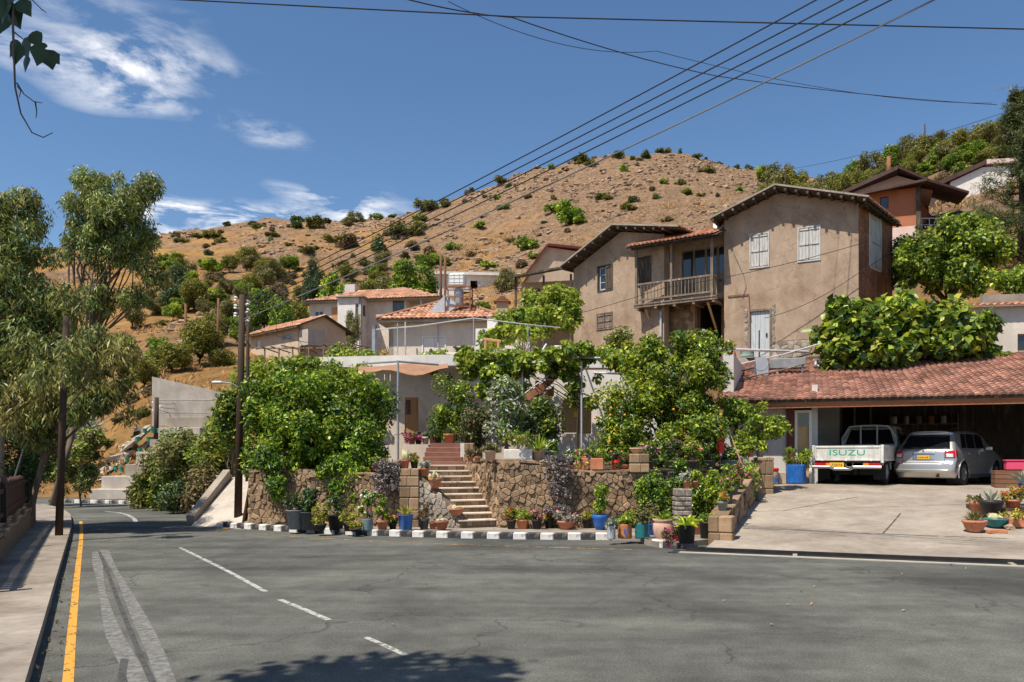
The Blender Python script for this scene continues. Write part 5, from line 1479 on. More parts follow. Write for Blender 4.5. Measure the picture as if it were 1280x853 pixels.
glazed_window(ts_, .5,1.2,ze6-1.5,ze6-.5,'wood_grey',0,0,0,False)
mb = MB(); mb.box(tx0,tx0+.2,-1.58,0,-1.5,ze6+.1); mb.build('wall', M['plaster_grey'], gh)
mb = MB(); mb.box(1.4,tx0-.05,-1.3,-.1,ze6-3.0,ze6-2.85); mb.box(1.4,tx0-.05,-1.3,-1.15,ze6-2.85,ze6-1.9); mb.build('balcony', M['plaster_grey'], gh)
mb = MB(); mb.box(2.2,3.0,-.04,.04,ze6-2.0,ze6-.4); mb.build('balcony_door', M['wood_shutter'], gh)
mb = MB(); mb.box(L6,L6+3.2,-.2,5,ze6-3.2,ze6-2.9); mb.box(L6+3.0,L6+3.2,-.2,.05,ze6-2.9,ze6); mb.box(L6+1.4,L6+1.55,-.2,-.05,ze6-2.9,ze6); mb.box(L6,L6+3.2,1.5,1.7,ze6-2.9,ze6); mb.build('porch', M['plaster_grey'], gh)
mb = MB(); mb.box(-.5,L6+3.6,-.5,6.5,ze6,ze6+.15); mb.box(tx0-.1,tx1+.3,-2.1,-.5,ze6+.1,ze6+.2); mb.build('eave_slab', M['concrete'], gh)
A = [(-.5,-.6,ze6+.15),(L6+3.6,-.6,ze6+.15),(L6+3.6,6.5,ze6+.15),(-.5,6.5,ze6+.15)]; r0 = Vector((4.2,2.9,ze6+1.55)); r1 = Vector((L6-1.2,2.9,ze6+1.9))
mb = MB(); mb.add(A+[tuple(r0),tuple(r1)], [(0,1,5,4),(1,2,5),(2,3,4,5),(3,0,4)]); mb.build('roof', M['tile_orange'], gh)
mb = MB(); fr = Vector((0,2.9+.6,1.6)); tile_sheet(mb, (-.5,-.6,ze6+.17), (1,0,0), (0,3.5,1.55), L6+4.1, 3.75, .3, .45, .05, lim=lambda v: (4.3*v/3.9, L6+4.1-4.0*v/3.9), seed=30); o = mb.build('roof_tiles', M['tile_orange'], gh, varattr=True); o['kind'] = 'stuff'
mb = MB(); mb.box(2.6,3.6,2.2,3.2,ze6+1.2,ze6+2.2); mb.build('rooftop_tank', M['plaster_grey'], gh)

# --- low shed house
O7 = Vector((X(313,64),64,8.2)); rz7 = math.atan2(-5,5.3); F7 = fac(O7, rz7); L7 = 7.3
sd7 = thing('shed_house', 'low beige outbuilding with shallow orange roof below the grey house', 'house', O7, rz7)
z7 = F7(345,413)[1]; q7 = F7(353,424)+F7(364,411)
mb = MB(); panel_wall(mb, 0, L7, -1.5, z7, [(q7[0],q7[2],q7[1],q7[3]-.25),(.9,1.6,q7[1]-.3,q7[3]-.4)], .25); mb.build('wall', M['plaster_beige'], sd7)
glazed_window(sd7, q7[0],q7[2],q7[1],q7[3]-.25,'white_paint',0,1,2,True); glazed_window(sd7,.9,1.6,q7[1]-.3,q7[3]-.4,'white_paint',0,0,0,True,pane='plaster_white')
mb = MB(); panel_wall(mb, 0, 4.0, -1.5, z7, [], .25); mb.sprism([(0,z7),(4.0,z7-.0),(2.0,z7+.9)], 0, .25); mb.build('gable_wall', M['plaster_beige'], sd7, loc=(L7,0,0), rot=(0,0,R(90)))
mb = MB(); mb.box(0,.25,.25,4,-1.5,z7); mb.box(.25,L7-.3,3.75,4,-1.5,z7); mb.build('wall', M['plaster_beige'], sd7)
mb = MB()
for s_ in ((-.5,2.0),(4.5,2.0)):
    v = [(-.5,s_[0],z7-.12),(L7+.4,s_[0],z7-.12),(L7+.4,s_[1],z7+.98),(-.5,s_[1],z7+.98)]; mb.add(v+[(p,q,r-.1) for p,q,r in v], [(0,1,2,3),(7,6,5,4),(0,4,5,1),(1,5,6,2),(2,6,7,3),(3,7,4,0)])
mb.build('roof', M['wood_dark'], sd7)
mb = MB(); tile_sheet(mb, (-.5,-.52,z7-.11), (1,0,0), (0,2.52,1.1), L7+.9, 2.72, .3, .45, .05, seed=31); o = mb.build('roof_tiles', M['tile_orange'], sd7, varattr=True); o['kind'] = 'stuff'
mb = MB(); mb.box(L7+.02,L7+1.2,-.1,1.3,z7-1.55,z7-.4); mb.build('lean_to_box', M['concrete_white'], sd7)
# derelict pergola poles in front of it
pg = thing('old_pergola', 'broken grey timber pergola in front of the low outbuilding', 'pergola', P(330,462,57), R(-6))
g = random.Random(6)
for k in range(7):
    x = k*1.1; mb = MB(); mb.bar((x,0,-1.2),(x+g.uniform(-.1,.1),0,1.5+g.uniform(-.15,.15)),.09); mb.build('post', M['wood_grey'], pg)
for k in range(10):
    x = k*.75; mb = MB(); mb.bar((x,-.6,1.5+g.uniform(-.1,.15)),(x+g.uniform(-.3,.3),2.6,1.6+g.uniform(-.2,.2)),.07); mb.build('pole', M['wood_grey'], pg)
mb = MB(); mb.bar((-.3,0,1.5),(7.4,0,1.45),.09); mb.bar((-.3,0,-.1),(7.4,0,0),.06); mb.build('rail', M['wood_grey'], pg)

# --- white house far up
O8 = Vector((X(542,105),105,21.0)); F8 = fac(O8, R(6)); wh = thing('white_house', 'white flat-roofed house with orange eave high on the slope', 'house', O8, R(6))
zt = F8(600,345)[1]; o8 = F8(588,362)+F8(597,351)
mb = MB(); panel_wall(mb, 0, 11, -2, zt, [(o8[0],o8[2],o8[1],o8[3])], .3); mb.box(0,.3,.3,6,-2,zt); mb.box(10.7,11,.3,6,-2,zt); mb.build('wall', M['plaster_white'], wh)
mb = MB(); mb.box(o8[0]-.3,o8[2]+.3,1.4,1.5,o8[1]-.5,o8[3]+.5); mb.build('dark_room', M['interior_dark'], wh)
mb = MB(); mb.box(-.6,11.5,-.6,6.5,zt,zt+.35); mb.build('roof_slab', M['plaster_white'], wh)
mb = MB(); v = [(-.7,-.6,zt+.36),(11.6,-.6,zt+.36),(11.0,6,zt+1.2),(0,6,zt+1.2)]; mb.add(v+[(v[0][0],6,zt+.36),(v[1][0],6,zt+.36)], [(0,1,2,3),(0,3,4),(1,5,2),(3,2,5,4)]); mb.build('roof', M['tile_orange'], wh)
mb = MB(); mb.box(3.5,11.5,-2.0,-.05,o8[1]-.7,o8[1]-.35); mb.build('balcony', M['plaster_white'], wh)

# --- peach gable with red verge behind the wing
O9 = Vector((X(664,62),62,10.5)); F9 = fac(O9, R(8)); ph = thing('peach_house', 'peach house gable edged with red boards behind the old wing', 'house', O9, R(8))
zl9 = F9(664,338)[1]; zp9 = F9(684,309)[1]; up9 = F9(684,309)[0]
mb = MB(); mb.sprism([(0,-1),(4.6,-1),(4.6,zp9-.3),(up9+2.4,zp9-.25),(up9,zp9),(0,zl9)], 0, 5); mb.build('wall', M['plaster_beige'], ph)
mb = MB(); mb.bar((-.3,-.1,zl9-.2),(up9,-.1,zp9+.12),.5,.18); mb.bar((up9,-.1,zp9+.12),(up9+3.6,-.1,zp9-.12),.5,.18); mb.build('verge_board', M['cone_orange'] if False else M['maroon'], ph)
v = [(-.4,-.2,zl9-.2),(up9,-.2,zp9+.2),(up9,5.2,zp9+.2),(-.4,5.2,zl9-.2),(up9+4,-.2,zp9-.15),(up9+4,5.2,zp9-.15)]
mb = MB(); mb.add(v, [(0,1,2,3),(1,4,5,2)]); mb.build('roof', M['tile_terracotta'], ph)

# --- orange house with dark brown roofs, upper right
O10 = Vector((X(1056,50),50,13.0)); rz10 = R(-24); F10 = fac(O10, rz10); og = thing('orange_house', 'orange house with wide dark brown roofs and corner balcony above the trees', 'house', O10, rz10)
L10 = 4.1; z10 = F10(1100,240)[1]; q = F10(1100,262)+F10(1122,244)
mb = MB(); panel_wall(mb, 0, L10, z10-2.3, z10, [(q[0],q[2]-.5,q[1],q[3])], .25); mb.build('wall', M['plaster_orange'], og)
mb = MB(); mb.box(0, L10, 0, .25, -3, z10-2.3); mb.build('lower_wall', M['plaster_pink'], og)
glazed_window(og, q[0],q[2]-.5,q[1],q[3],'wood_dark',0,0,0,False)
mb = MB(); panel_wall(mb, 0, 5, -3, z10, [(.6,1.5,z10-2.2,z10-.4)], .25); ow_ = mb.build('wall', M['plaster_orange'], og, loc=(L10,1.5,0), rot=(0,0,R(78)))
mb = MB(); mb.box(.6,1.5,.1,.14,z10-2.2,z10-.4); mb.build('door', M['wood_dark'], ow_)
mb = MB(); mb.box(0,.25,.3,5,-3,z10); mb.box(0,5,5.5,5.8,-3,z10+1.5); mb.build('wall', M['plaster_orange'], og)
mb = MB(); mb.prism([(L10-.2,.2),(L10+2.4,1.2),(L10+2.0,5.4),(L10+.5,5.4)], z10-2.9, z10-2.65); mb.build('balcony_slab', M['plaster_pink'], og)
mb = MB()
for k in range(7):
    a = Vector((L10-.2,.25,0)).lerp(Vector((L10+2.3,1.25,0)), k/6); mb.bar((a.x,a.y,z10-2.65),(a.x,a.y,z10-1.8),.04)
mb.bar((L10-.2,.25,z10-1.8),(L10+2.3,1.25,z10-1.8),.05); mb.bar((L10-.2,.25,z10-2.2),(L10+2.3,1.25,z10-2.2),.03); mb.build('railing', M['pipe_grey'], og)
mb = MB(); mb.box(L10-.12,L10+.12,-.1,.14,-1,z10); mb.build('post', M['wood_dark'], og)
def roofslab(t, nm, pts, th, mt):
    mb = MB(); n = len(pts); mb.add(list(pts)+[(a,b,c-th) for a,b,c in pts], [tuple(range(n)), tuple(range(n,2*n))[::-1]] + [(i, n+i, n+(i+1)%n, (i+1)%n) for i in range(n)]); return mb.build(nm, M[mt], t)
roofslab(og, 'roof', [(-.9,-.6,z10-.25),(L10+.4,-.9,z10+.2),(L10+.2,3,z10+.8),(-.8,4,z10+.45)], .14, 'roof_brown')
roofslab(og, 'roof', [(L10+.4,-.9,z10+.2),(L10+2.8,1.2,z10-.25),(L10+2.6,5.5,z10+.3),(L10+.2,3,z10+.8)], .14, 'roof_brown')
roofslab(og, 'upper_roof', [(-.4,1.5,z10+.75),(3.0,.8,z10+1.75),(3.2,5.5,z10+1.95),(-.2,5.5,z10+1.0)], .25, 'roof_brown')
roofslab(og, 'upper_roof', [(3.0,.8,z10+1.75),(6.0,2.4,z10+.45),(6.2,5.8,z10+.6),(3.2,5.5,z10+1.95)], .16, 'roof_brown')
mb = MB(); mb.sprism([(.2,z10+.2),(5.0,z10+.2),(5,z10+.6),(3.0,z10+1.5),(.2,z10+.7)], 2.0, 5); mb.build('upper_wall', M['plaster_pink'], og)

# --- pink and white house
O11 = Vector((X(1163,57),57,15.5)); rz11 = R(-14); F11 = fac(O11, rz11); pk_ = thing('pink_house', 'pale pink house with a long dark brown monopitch roof beside the conifer', 'house', O11, rz11)
za = F11(1165,234)[1]; zb_ = F11(1228,204)[1]; ub = F11(1228,204)[0]; uc = F11(1188,240)[0]
mb = MB(); mb.sprism([(0,-4),(uc,-4),(uc,za+(zb_-za)*uc/ub-.2),(0,za-.2)], 1.2, 1.5); mb.build('wall', M['plaster_pink'], pk_)
mb = MB(); mb.sprism([(uc,-4),(ub+5,-4),(ub+5,zb_-.35),(ub,zb_-.3),(uc,za+(zb_-za)*uc/ub-.3)], 0, .3); mb.box(uc,uc+.3,.3,1.5,-4,za); mb.build('wall', M['plaster_white'], pk_)
mb = MB(); mb.box(uc-.45,uc-.02,1.1,1.18,za-2.0,za-.1); mb.build('window', M['glass'], pk_)
roofslab(pk_, 'roof', [(-.5,-.25,za-.1),(ub+.2,-.25,zb_+.15),(ub+.2,5,zb_+.15),(-.5,5,za-.1)], .3, 'roof_brown')
roofslab(pk_, 'roof', [(ub+.2,-.25,zb_+.15),(ub+6,-.25,zb_+.0),(ub+6,5,zb_+.0),(ub+.2,5,zb_+.15)], .3, 'plaster_pink')

# --- plastered outbuilding above the garage at the picture's edge
O12 = Vector((X(1196,27.8),27.8,3.2)); F12 = fac(O12, R(-10)); ob = thing('plastered_outbuilding', 'rough beige outbuilding with tile coping above the garage roof', 'outbuilding', O12, R(-10))
zc1 = F12(1260,383)[1]; q = F12(1272,440)+F12(1300,417)
mb = MB(); panel_wall(mb, 0, 6, -1, zc1, [(q[0],q[2],q[1],q[3])], .3); mb.build('wall', M['plaster_cream'], ob)
glazed_window(ob, q[0],q[2],q[1],q[3],'wood_shutter',0,0,0,True)
mb = MB(); tile_sheet(mb, (0,-.25,zc1-.02), (1,0,0), (0,1,.25), 6, .9, .22, .4, .05, seed=41); o = mb.build('coping_tiles', M['tile_terracotta'], ob, varattr=True); o['kind'] = 'stuff'
mb = MB(); panel_wall(mb, 1.2, 6, zc1-2, zc1+.6, [], .3, 0, 1.0); mb.build('upper_wall', M['concrete'], ob)

# ------------------------------------------------------------------ garage
GZ = .89
def gl(a, s_, z): 
    q = dpt(a, s_); return Vector((q.x, q.y, z))
grz = math.atan2(DD.y, DD.x)
G0 = dpt(0, 0); gar = thing('garage', 'open carport garage with rose tiled roof and timber fascia', 'garage', (G0.x, G0.y, 0), grz)
# local frame: x = along, y = inwards
mb = MB(); mb.box(.25,1.55,9.2,9.35,.6,3.3); mb.build('wall', M['plaster_grey'], gar)
mb = MB(); mb.box(1.55,1.76,9.12,9.36,.6,2.98); mb.build('post', M['maroon'], gar)
mb = MB()
for a in ((1.76,1.83,.8,2.9),(2.13,2.2,.8,2.9),(1.83,2.13,2.83,2.9)): mb.box(a[0],a[1],9.16,9.3,a[2],a[3])
d_ = mb.build('door_frame', M['white_paint'], gar)
mb = MB(); mb.box(1.83,2.13,9.22,9.26,.8,2.45); mb.build('door_panel', M['wood_ply'], d_)
mb = MB(); mb.box(1.83,2.13,9.23,9.25,2.45,2.83); mb.build('pane', M['glass'], d_)
mb = MB(); mb.box(2.2,2.35,9.3,12.1,.6,3.6); mb.build('side_wall', M['plaster_grey'], gar)
mb = MB(); mb.box(2.35,3.0,12.0,12.12,.6,3.8); mb.build('panel_wall', M['plaster_grey'], gar)
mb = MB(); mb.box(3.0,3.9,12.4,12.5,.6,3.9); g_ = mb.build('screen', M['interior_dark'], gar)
for x in (3.02,3.4,3.85):
    mb = MB(); mb.box(x,x+.06,12.3,12.4,.8,3.3); mb.build('screen_post', M['wood_grey'], g_)
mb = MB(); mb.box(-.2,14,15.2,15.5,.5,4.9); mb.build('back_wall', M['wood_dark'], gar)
mb = MB(); mb.box(13.6,13.9,9.0,15.2,.5,4.6); mb.build('side_wall', M['plaster_grey'], gar)
mb = MB(); mb.box(-.2,.1,9.6,15.2,.5,4.6); mb.build('side_wall', M['plaster_grey'], gar)
mb = MB(); mb.box(9.6,9.8,8.9,9.1,.5,3.0); mb.build('post', M['wood_brown'], gar)
rs_ = (4.82-3.17)/6.55
rzz = lambda s_: 3.17 + (s_-8.55)*rs_
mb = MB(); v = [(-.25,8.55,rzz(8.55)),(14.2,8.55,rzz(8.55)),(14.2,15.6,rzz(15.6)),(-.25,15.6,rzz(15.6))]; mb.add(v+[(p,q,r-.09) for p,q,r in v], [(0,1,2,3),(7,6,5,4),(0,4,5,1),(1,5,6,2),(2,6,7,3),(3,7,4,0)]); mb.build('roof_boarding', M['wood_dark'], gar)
for k in range(3):
    mb = MB(); a, b = ((-.3,4.9),(4.9,9.7),(9.7,14.2))[k]; mb.box(a+.003,b-.003,8.56,8.66,2.93,3.15); mb.build('fascia_board', M['wood_fascia'], gar)
for k in range(14):
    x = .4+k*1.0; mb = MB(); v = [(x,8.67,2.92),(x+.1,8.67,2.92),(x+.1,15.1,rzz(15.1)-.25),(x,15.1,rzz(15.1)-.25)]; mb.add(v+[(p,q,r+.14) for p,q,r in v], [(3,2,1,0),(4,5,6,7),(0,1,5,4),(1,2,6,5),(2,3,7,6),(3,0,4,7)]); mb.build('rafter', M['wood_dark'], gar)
mb = MB(); tile_sheet(mb, (-.3,8.46,rzz(8.46)+.0), (1,0,0), (0,1,rs_), 14.5, 7.35, .175, .27, .042, seed=50); o = mb.build('roof_tiles', M['tile_rose'], gar, varattr=True); o['kind'] = 'stuff'
# shelves and clutter inside
shf = thing('storage_shelf', 'dark timber shelf with tins inside the garage', 'shelf', dpt(4.6,14.6)+Vector((0,0,.9)), grz)
for z in (.0,1.35,1.75):
    mb = MB(); mb.box(0,2.0,0,.4,z,z+.04); mb.build('board', M['wood_grey'], shf)
for x in (0,1.95):
    mb = MB(); mb.box(x,x+.05,.02,.38,.04,2.1); mb.build('upright', M['wood_grey'], shf)
g = random.Random(3)
for k in range(5):
    q = dpt(4.75+.36*k,14.8); mb = MB(); mb.lathe([(.09,0),(.09,.22),(.095,.22),(.095,.24),(.03,.25)], 10); o = mb.build('paint_tin', M[['white_paint','galv','grey_plastic','terracotta','pipe_grey'][k]], None, loc=(q.x,q.y,.9+1.79))
    tag(o, ['white tin on the garage shelf','shiny metal tin on the garage shelf','dark grey tin on the garage shelf','rust red tin on the garage shelf','pale grey tin on the garage shelf'][k], 'tin', 'tins on the garage shelf')
# ------------------------------------------------------------------ trees and shrubs
def E(px, py, Y, rx, ry, rd=None):
    q = P(px, py, Y); k = Y/1000
    return (q.x, q.y, q.z, rx*k, (rd if rd else rx*k), ry*k)

# tall gum trees on the near side of the road
ells = [E(118,232,29,26,24),E(168,232,29,30,22),E(98,262,29,24,26),E(150,272,29,38,32),E(190,330,29,18,26),E(128,312,29,34,26),E(165,372,29,16,20),E(120,370,29,20,18),E(90,300,29,18,22),E(170,300,29,26,22)]
tree('gum_tree', 'tall gum tree with open tufted crown standing against the sky', 'tree', (X(62,29),29,-.6), P(120,400,29), ells, 90, .40, 30000, .17, 'leaf_euc', .13, 30, 5, 'bark', aspect=.24, droop=.9, shell=.15, up=.15, mat2='leaf_euc_red', f2=.18)
ells = [E(12,268,18.5,38,30),E(-30,300,18.5,50,50),E(44,310,18.5,22,30),E(0,350,18.5,55,46),E(40,390,18.5,40,36),E(50,440,18.5,46,40),E(0,450,18.5,55,60),E(90,395,18.5,22,22),E(-50,380,18.5,60,80)]
tree('gum_tree', 'large spreading gum tree overhanging the board fence', 'tree', (X(-12,19),19,-.5), P(14,440,18.8), ells, 150, .37, 58000, .15, 'leaf_euc', .17, 36, 7, 'bark_pale', aspect=.22, droop=1.0, shell=.15, up=.15, mat2='leaf_euc_red', f2=.3)
ells = [E(128,440,17.6,38,26),E(140,480,17.6,34,30),E(108,500,17.6,42,28),E(60,500,17.6,40,40),E(20,520,17.6,40,40),E(150,520,17.6,14,20),E(95,462,17.6,30,26),E(88,440,15.7,26,18,.3),E(70,455,15.8,24,16,.3),E(100,470,15.6,16,16,.25)]
tree('gum_tree', 'lower drooping gum tree with reddish leaves behind the dark pole', 'tree', (X(30,18.4),18.4,-.5), P(70,500,17.9), ells, 80, .29, 23000, .14, 'leaf_euc_red', .08, 24, 9, 'bark', aspect=.22, droop=1.1, shell=.1, up=.15, mat2='leaf_euc', f2=.45)
# dark undergrowth behind the fence
def shrub(name, label, base, ells, ncl, rcl, nleaf, size, mat, seed=1, aspect=.5, droop=0., mat2=None, f2=.3, group=None, cat='shrub', r0=.05, nl=8, shell=.2, up=.35):
    top = max(e[2] for e in ells); B = Vector(base)
    return tree(name, label, cat, base, (B.x, B.y, B.z+(top-B.z)*.35), ells, ncl, rcl, nleaf, size, mat, r0, nl, seed, 'bark', group, aspect, droop, shell, up, mat2, f2)
shrub('shrub', 'dark tangled shrub behind the board fence', (X(12,19.5),19.5,-.4), [E(0,580,19.5,50,40),E(40,560,19.5,30,40),E(-40,560,19.5,40,50)], 24, .4, 9000, .11, 'leaf_dark', 11, .35)
shrub('shrub', 'loose green shrub beside the dark utility pole', (X(100,30),30,-.35), [E(100,585,30,22,30),E(115,570,30,16,26)], 20, .32, 6500, .14, 'leaf_olive', 12, .4, mat2='leaf_hedge', f2=.3)
shrub('shrub', 'yellowish shrub leaning over the inside of the bend', (X(78,31),31,-.35), [E(76,590,31,20,30),E(60,570,31,22,34)], 18, .34, 5500, .14, 'leaf_scrub', 13, .4)
shrub('agave', 'pale green agave clump above the rock ledges', P(100,560,43), [E(98,548,43,20,10)], 8, .35, 700, .8, 'leaf_grey', 14, .12, -.9)
# shrubs along the outside of the bend
for i, (px, py, Y, rx, ry, mt, m2, lab) in enumerate([
    (205,598,27.5,30,34,'leaf_scrub','leaf_hedge','feathery yellow-green shrub at the foot of the planter steps'),
    (240,574,26.5,34,34,'leaf_olive','leaf_hedge','grey-green bush bulging over the bend kerb'),
    (273,562,25.5,30,42,'leaf_vine','leaf_olive','tall yellow-green shrub next to the concrete ramp'),
    (226,560,29,20,20,'leaf_fig',None,'broad-leaved bush in front of the retaining wall'),
    (262,610,24.5,24,22,'leaf_dry','leaf_olive','half dry low shrub above the culvert head'),
    (292,520,24.5,16,30,'leaf_citrus',None,'dark glossy bush behind the wooden pole'),
    (185,618,29,16,14,'leaf_scrub',None,'low olive scrub by the lowest planter step'),
    (232,618,25.5,22,14,'leaf_dark','leaf_dry','low dark scrub behind the bend kerb')]):
    b = P(px, py+ry*.9, Y); b.z = min(b.z, max(-.3, hill_z(b.x, b.y)))
    shrub('shrub', lab, b, [E(px,py,Y,rx,ry),E(px-rx*.4,py+ry*.4,Y,rx*.7,ry*.5)], 26, .36, 7500, .12, mt, 20+i, .45, mat2=m2, f2=.3)
stone_wall('stone_wall', 'low rough stone edging behind the bend kerb', tuple(gp(150,622)[:2]), tuple(gp(246,634)[:2]), .5, -.35, .4, .4, 61, mat='stone_grey')

# big hedge hanging over the garden wall
ells = [E(335,515,20,34,48),E(392,495,20,52,36),E(446,512,20,36,46),E(385,550,19.6,66,42),E(312,548,20,14,40),E(445,560,19.4,36,34)]
tree('hedge', 'big glossy green hedge spilling over the stone garden wall', 'hedge', (X(385,20.2),20.2,1.2), P(390,560,20.2), ells, 170, .27, 40000, .10, 'leaf_hedge', .12, 20, 31, 'bark_dark', aspect=.55, shell=.2, mat2='leaf_citrus', f2=.3)
for i, (px, py, rx, ry, lab) in enumerate([(346,598,14,26,'narrow curtain of creeper hanging down the hedge wall'),(420,592,20,22,'leafy creeper trailing over the top of the hedge wall'),(446,606,24,22,'pale green creeper branch reaching down to the pavement pots')]):
    Yq = 18.6 - .0*i; shrub('creeper', lab, P(px, py-ry, Yq+.3), [E(px,py,Yq,rx,ry,.12),E(px-4,py-ry*.7,Yq+.15,rx*.8,ry*.5,.15)], 16, .16, 2600, .085, 'leaf_hedge', 40+i, .55, .5, cat='creeper', r0=.015, nl=5)
# grey-purple rosette creepers on the wall face
for px0, py0, ww, hh, Yq, lab in ((698,607,17,36,17.32,'grey-purple rosette creeper covering the wall under the flower troughs'),(484,598,17,22,18.0,'pinkish-grey creeper hanging beside the squared pillar')):
    t = thing('creeper', lab, 'creeper', P(px0, py0-hh, Yq+.1)); cl = []
    g = random.Random(int(px0)); k = Yq/1000
    for _ in range(110):
        cl.append((g.uniform(-ww,ww)*k*(.75+.25*g.random()), -.06+g.uniform(-.06,.04), -g.random()*2*hh*k, .045+.03*g.random()))
    foliage('crown', [(*leaf_arrays(cl, 3200, .05, .55, 0, .1, .5, 3), 'leaf_purple')], t)
    mb = MB()
    for q in range(7): mb.tube([(g.uniform(-ww,ww)*k*.8,.02,.02),(g.uniform(-ww,ww)*k*.8,-.03,-hh*k),(g.uniform(-ww,ww)*k*.8,-.03,-2*hh*k)],.006,5)
    mb.build('stem', M['bark'], t)

# shrubs in front of the lower house
for i, (px, py, Y, rx, ry, mt, m2, n, sz, lab) in enumerate([
    (566,512,23.2,22,40,'leaf_citrus','leaf_hedge',7000,.085,'dense upright evergreen shrub beside the house door'),
    (598,522,22.6,24,34,'leaf_dark','leaf_dry',6500,.085,'brownish shrub between the door and the white flowering bush'),
    (633,512,21.6,24,42,'leaf_grey','leaf_hedge',5200,.11,'silvery leaved bush rising over the trough planter'),
    (676,520,22.4,26,34,'leaf_dark','leaf_citrus',7500,.085,'dark shrub in front of the curved stair'),
    (480,500,22.2,12,34,'leaf_dark','leaf_hedge',2600,.08,'thin climbing rose by the grey pipe post'),
    (772,430,31.5,18,14,'leaf_olive','leaf_citrus',2600,.13,'small olive bush at the foot of the old wing')]):
    b = P(px, py+ry, Y); shrub('shrub', lab, b, [E(px,py,Y,rx,ry),E(px,py+ry*.5,Y,rx*.8,ry*.5)], 30, .27, n, sz, mt, 50+i, .5, mat2=m2, f2=.35)
# bougainvillea blooms on the climbing rose
t = thing('bougainvillea', 'sprig of magenta bougainvillea hanging by the house door', 'flower', P(516,548,21.9)); cl = [(random.Random(k).uniform(-.3,.3), random.Random(k+9).uniform(-.1,.1), random.Random(k+5).uniform(-.15,.2), .07) for k in range(9)]
foliage('blossom', [(*leaf_arrays(cl, 130, .055, .8, 0, .2, .3, 3), 'petal_magenta'), (*leaf_arrays(cl, 160, .06, .5, 0, .2, .3, 4), 'leaf_hedge')], t)
mb = MB(); mb.tube([(-.9,.1,-.6),(-.5,.05,.1),(.1,0,.15),(.35,0,-.1)], .01, 5); mb.build('stem', M['bark'], t)

# citrus tree with ripe fruit
ells = [E(838,462,21,58,40),E(792,502,20.6,46,42),E(872,498,20.6,50,46),E(822,532,20.2,50,40),E(898,524,20.4,24,30),E(762,538,20.2,22,34),E(886,440,21.4,32,20),E(800,452,21.4,34,26),E(800,556,19.8,50,26),E(868,550,19.9,44,26),E(842,572,19.4,40,14)]
ct_ = tree('citrus_tree', 'broad glossy citrus tree dotted with ripe oranges over the corner', 'tree', (X(838,20.8),20.8,1.3), P(838,548,20.8), ells, 190, .25, 46000, .10, 'leaf_citrus', .10, 26, 61, 'bark', aspect=.5, shell=.2, mat2='leaf_jade', f2=.22)
g = random.Random(4); fr = None
for (px, py) in [(764,510),(763,519),(769,538),(762,552),(764,565),(806,549),(799,540),(825,537),(820,510),(827,515),(778,565),(781,519),(744,523),(842,512),(790,530),(812,526)]:
    q = P(px, py, 19.75+g.uniform(-.1,.1)) - ct_.location
    if fr is None:
        mb = MB(); mb.lathe([(.003,-.03),(.019,-.025),(.03,-.009),(.031,.004),(.025,.02),(.012,.028),(.002,.03)], 10); fr = mb.build('orange', M['orange_fruit'], ct_, True, loc=q)
    else: share(fr, ct_, q)
# loose branch reaching over the driveway wall
ells = [E(930,512,20.4,26,14),E(955,532,20.0,30,14),E(935,555,19.8,20,14),E(975,528,19.9,14,8),E(968,545,19.9,16,8)]
tree('fruit_tree', 'thin fruit tree reaching its branches over the driveway wall', 'tree', (X(915,20.3),20.3,1.25), P(922,540,20.3), ells, 60, .13, 4800, .095, 'leaf_jade', .05, 20, 62, 'bark', aspect=.5, shell=.15, mat2='leaf_citrus', f2=.3)

# vine terraces
ells = [E(652,402,34,44,14,1.2),E(690,398,34,30,14,1.2),E(700,380,36,24,22,1.2),E(680,372,38,26,12,1),E(612,424,31,30,14,1.0),E(650,420,31,40,12,1.0),E(716,392,35,16,22,.8)]
tree('grape_vine', 'yellow-green grape vine bank below the veranda', 'vine', (X(655,33),33,4.1), P(655,430,33), ells, 130, .28, 15000, .15, 'leaf_vine', .06, 16, 71, 'bark', aspect=.85, shell=.2, mat2='leaf_jade', f2=.3)
ells = [E(590,452,25.5,14,18,.6),E(625,452,25.5,40,12,.8),E(672,446,25,50,10,.9),E(722,442,24.4,48,12,.9),E(770,450,23.6,34,9,.6),E(830,452,22.8,44,9,.6),E(690,456,24.6,40,8,.7),E(640,462,25.2,36,7,.7),E(608,480,25.2,7,24,.3),E(652,475,25,10,22,.3),E(704,464,24.6,20,8,.5),E(742,476,24.2,8,30,.3),E(722,490,24.2,6,26,.2),E(580,446,25.6,16,8,.5)]
tree('grape_vine', 'grape vine trained over the pipe pergola behind the garden', 'vine', (X(722,24),24,1.35), P(724,470,24), ells, 170, .19, 17000, .125, 'leaf_vine', .045, 6, 72, 'bark_dark', aspect=.85, shell=.15, droop=.4, mat2='leaf_jade', f2=.4)
ells = [E(535,453,28.0,24,7,.4),E(550,448,28.0,18,9,.4)]
tree('grape_vine', 'small vine sprawling along the edge of the white roof slab', 'vine', (X(545,28.6),28.6,5.1), P(540,458,28.2), ells, 24, .16, 1700, .12, 'leaf_vine', .02, 5, 73, 'bark_dark', aspect=.85, shell=.15, mat2='leaf_jade', f2=.3)
ells = [E(340,470,27,36,12,1),E(385,466,27,36,12,1),E(430,468,27,30,12,1),E(440,452,30,26,10,.8)]
tree('grape_vine', 'low yellow-green vine canopy behind the big hedge', 'vine', (X(385,27.2),27.2,1.2), P(385,500,27.2), ells, 60, .34, 8500, .14, 'leaf_vine', .05, 12, 74, 'bark_dark', aspect=.85, shell=.2)
shrub('shrub', 'grey-green olive bush below the grey house', P(455,462,52), [E(450,447,52,30,10),E(430,452,50,24,9)], 30, .6, 6000, .22, 'leaf_olive', 75, .3)

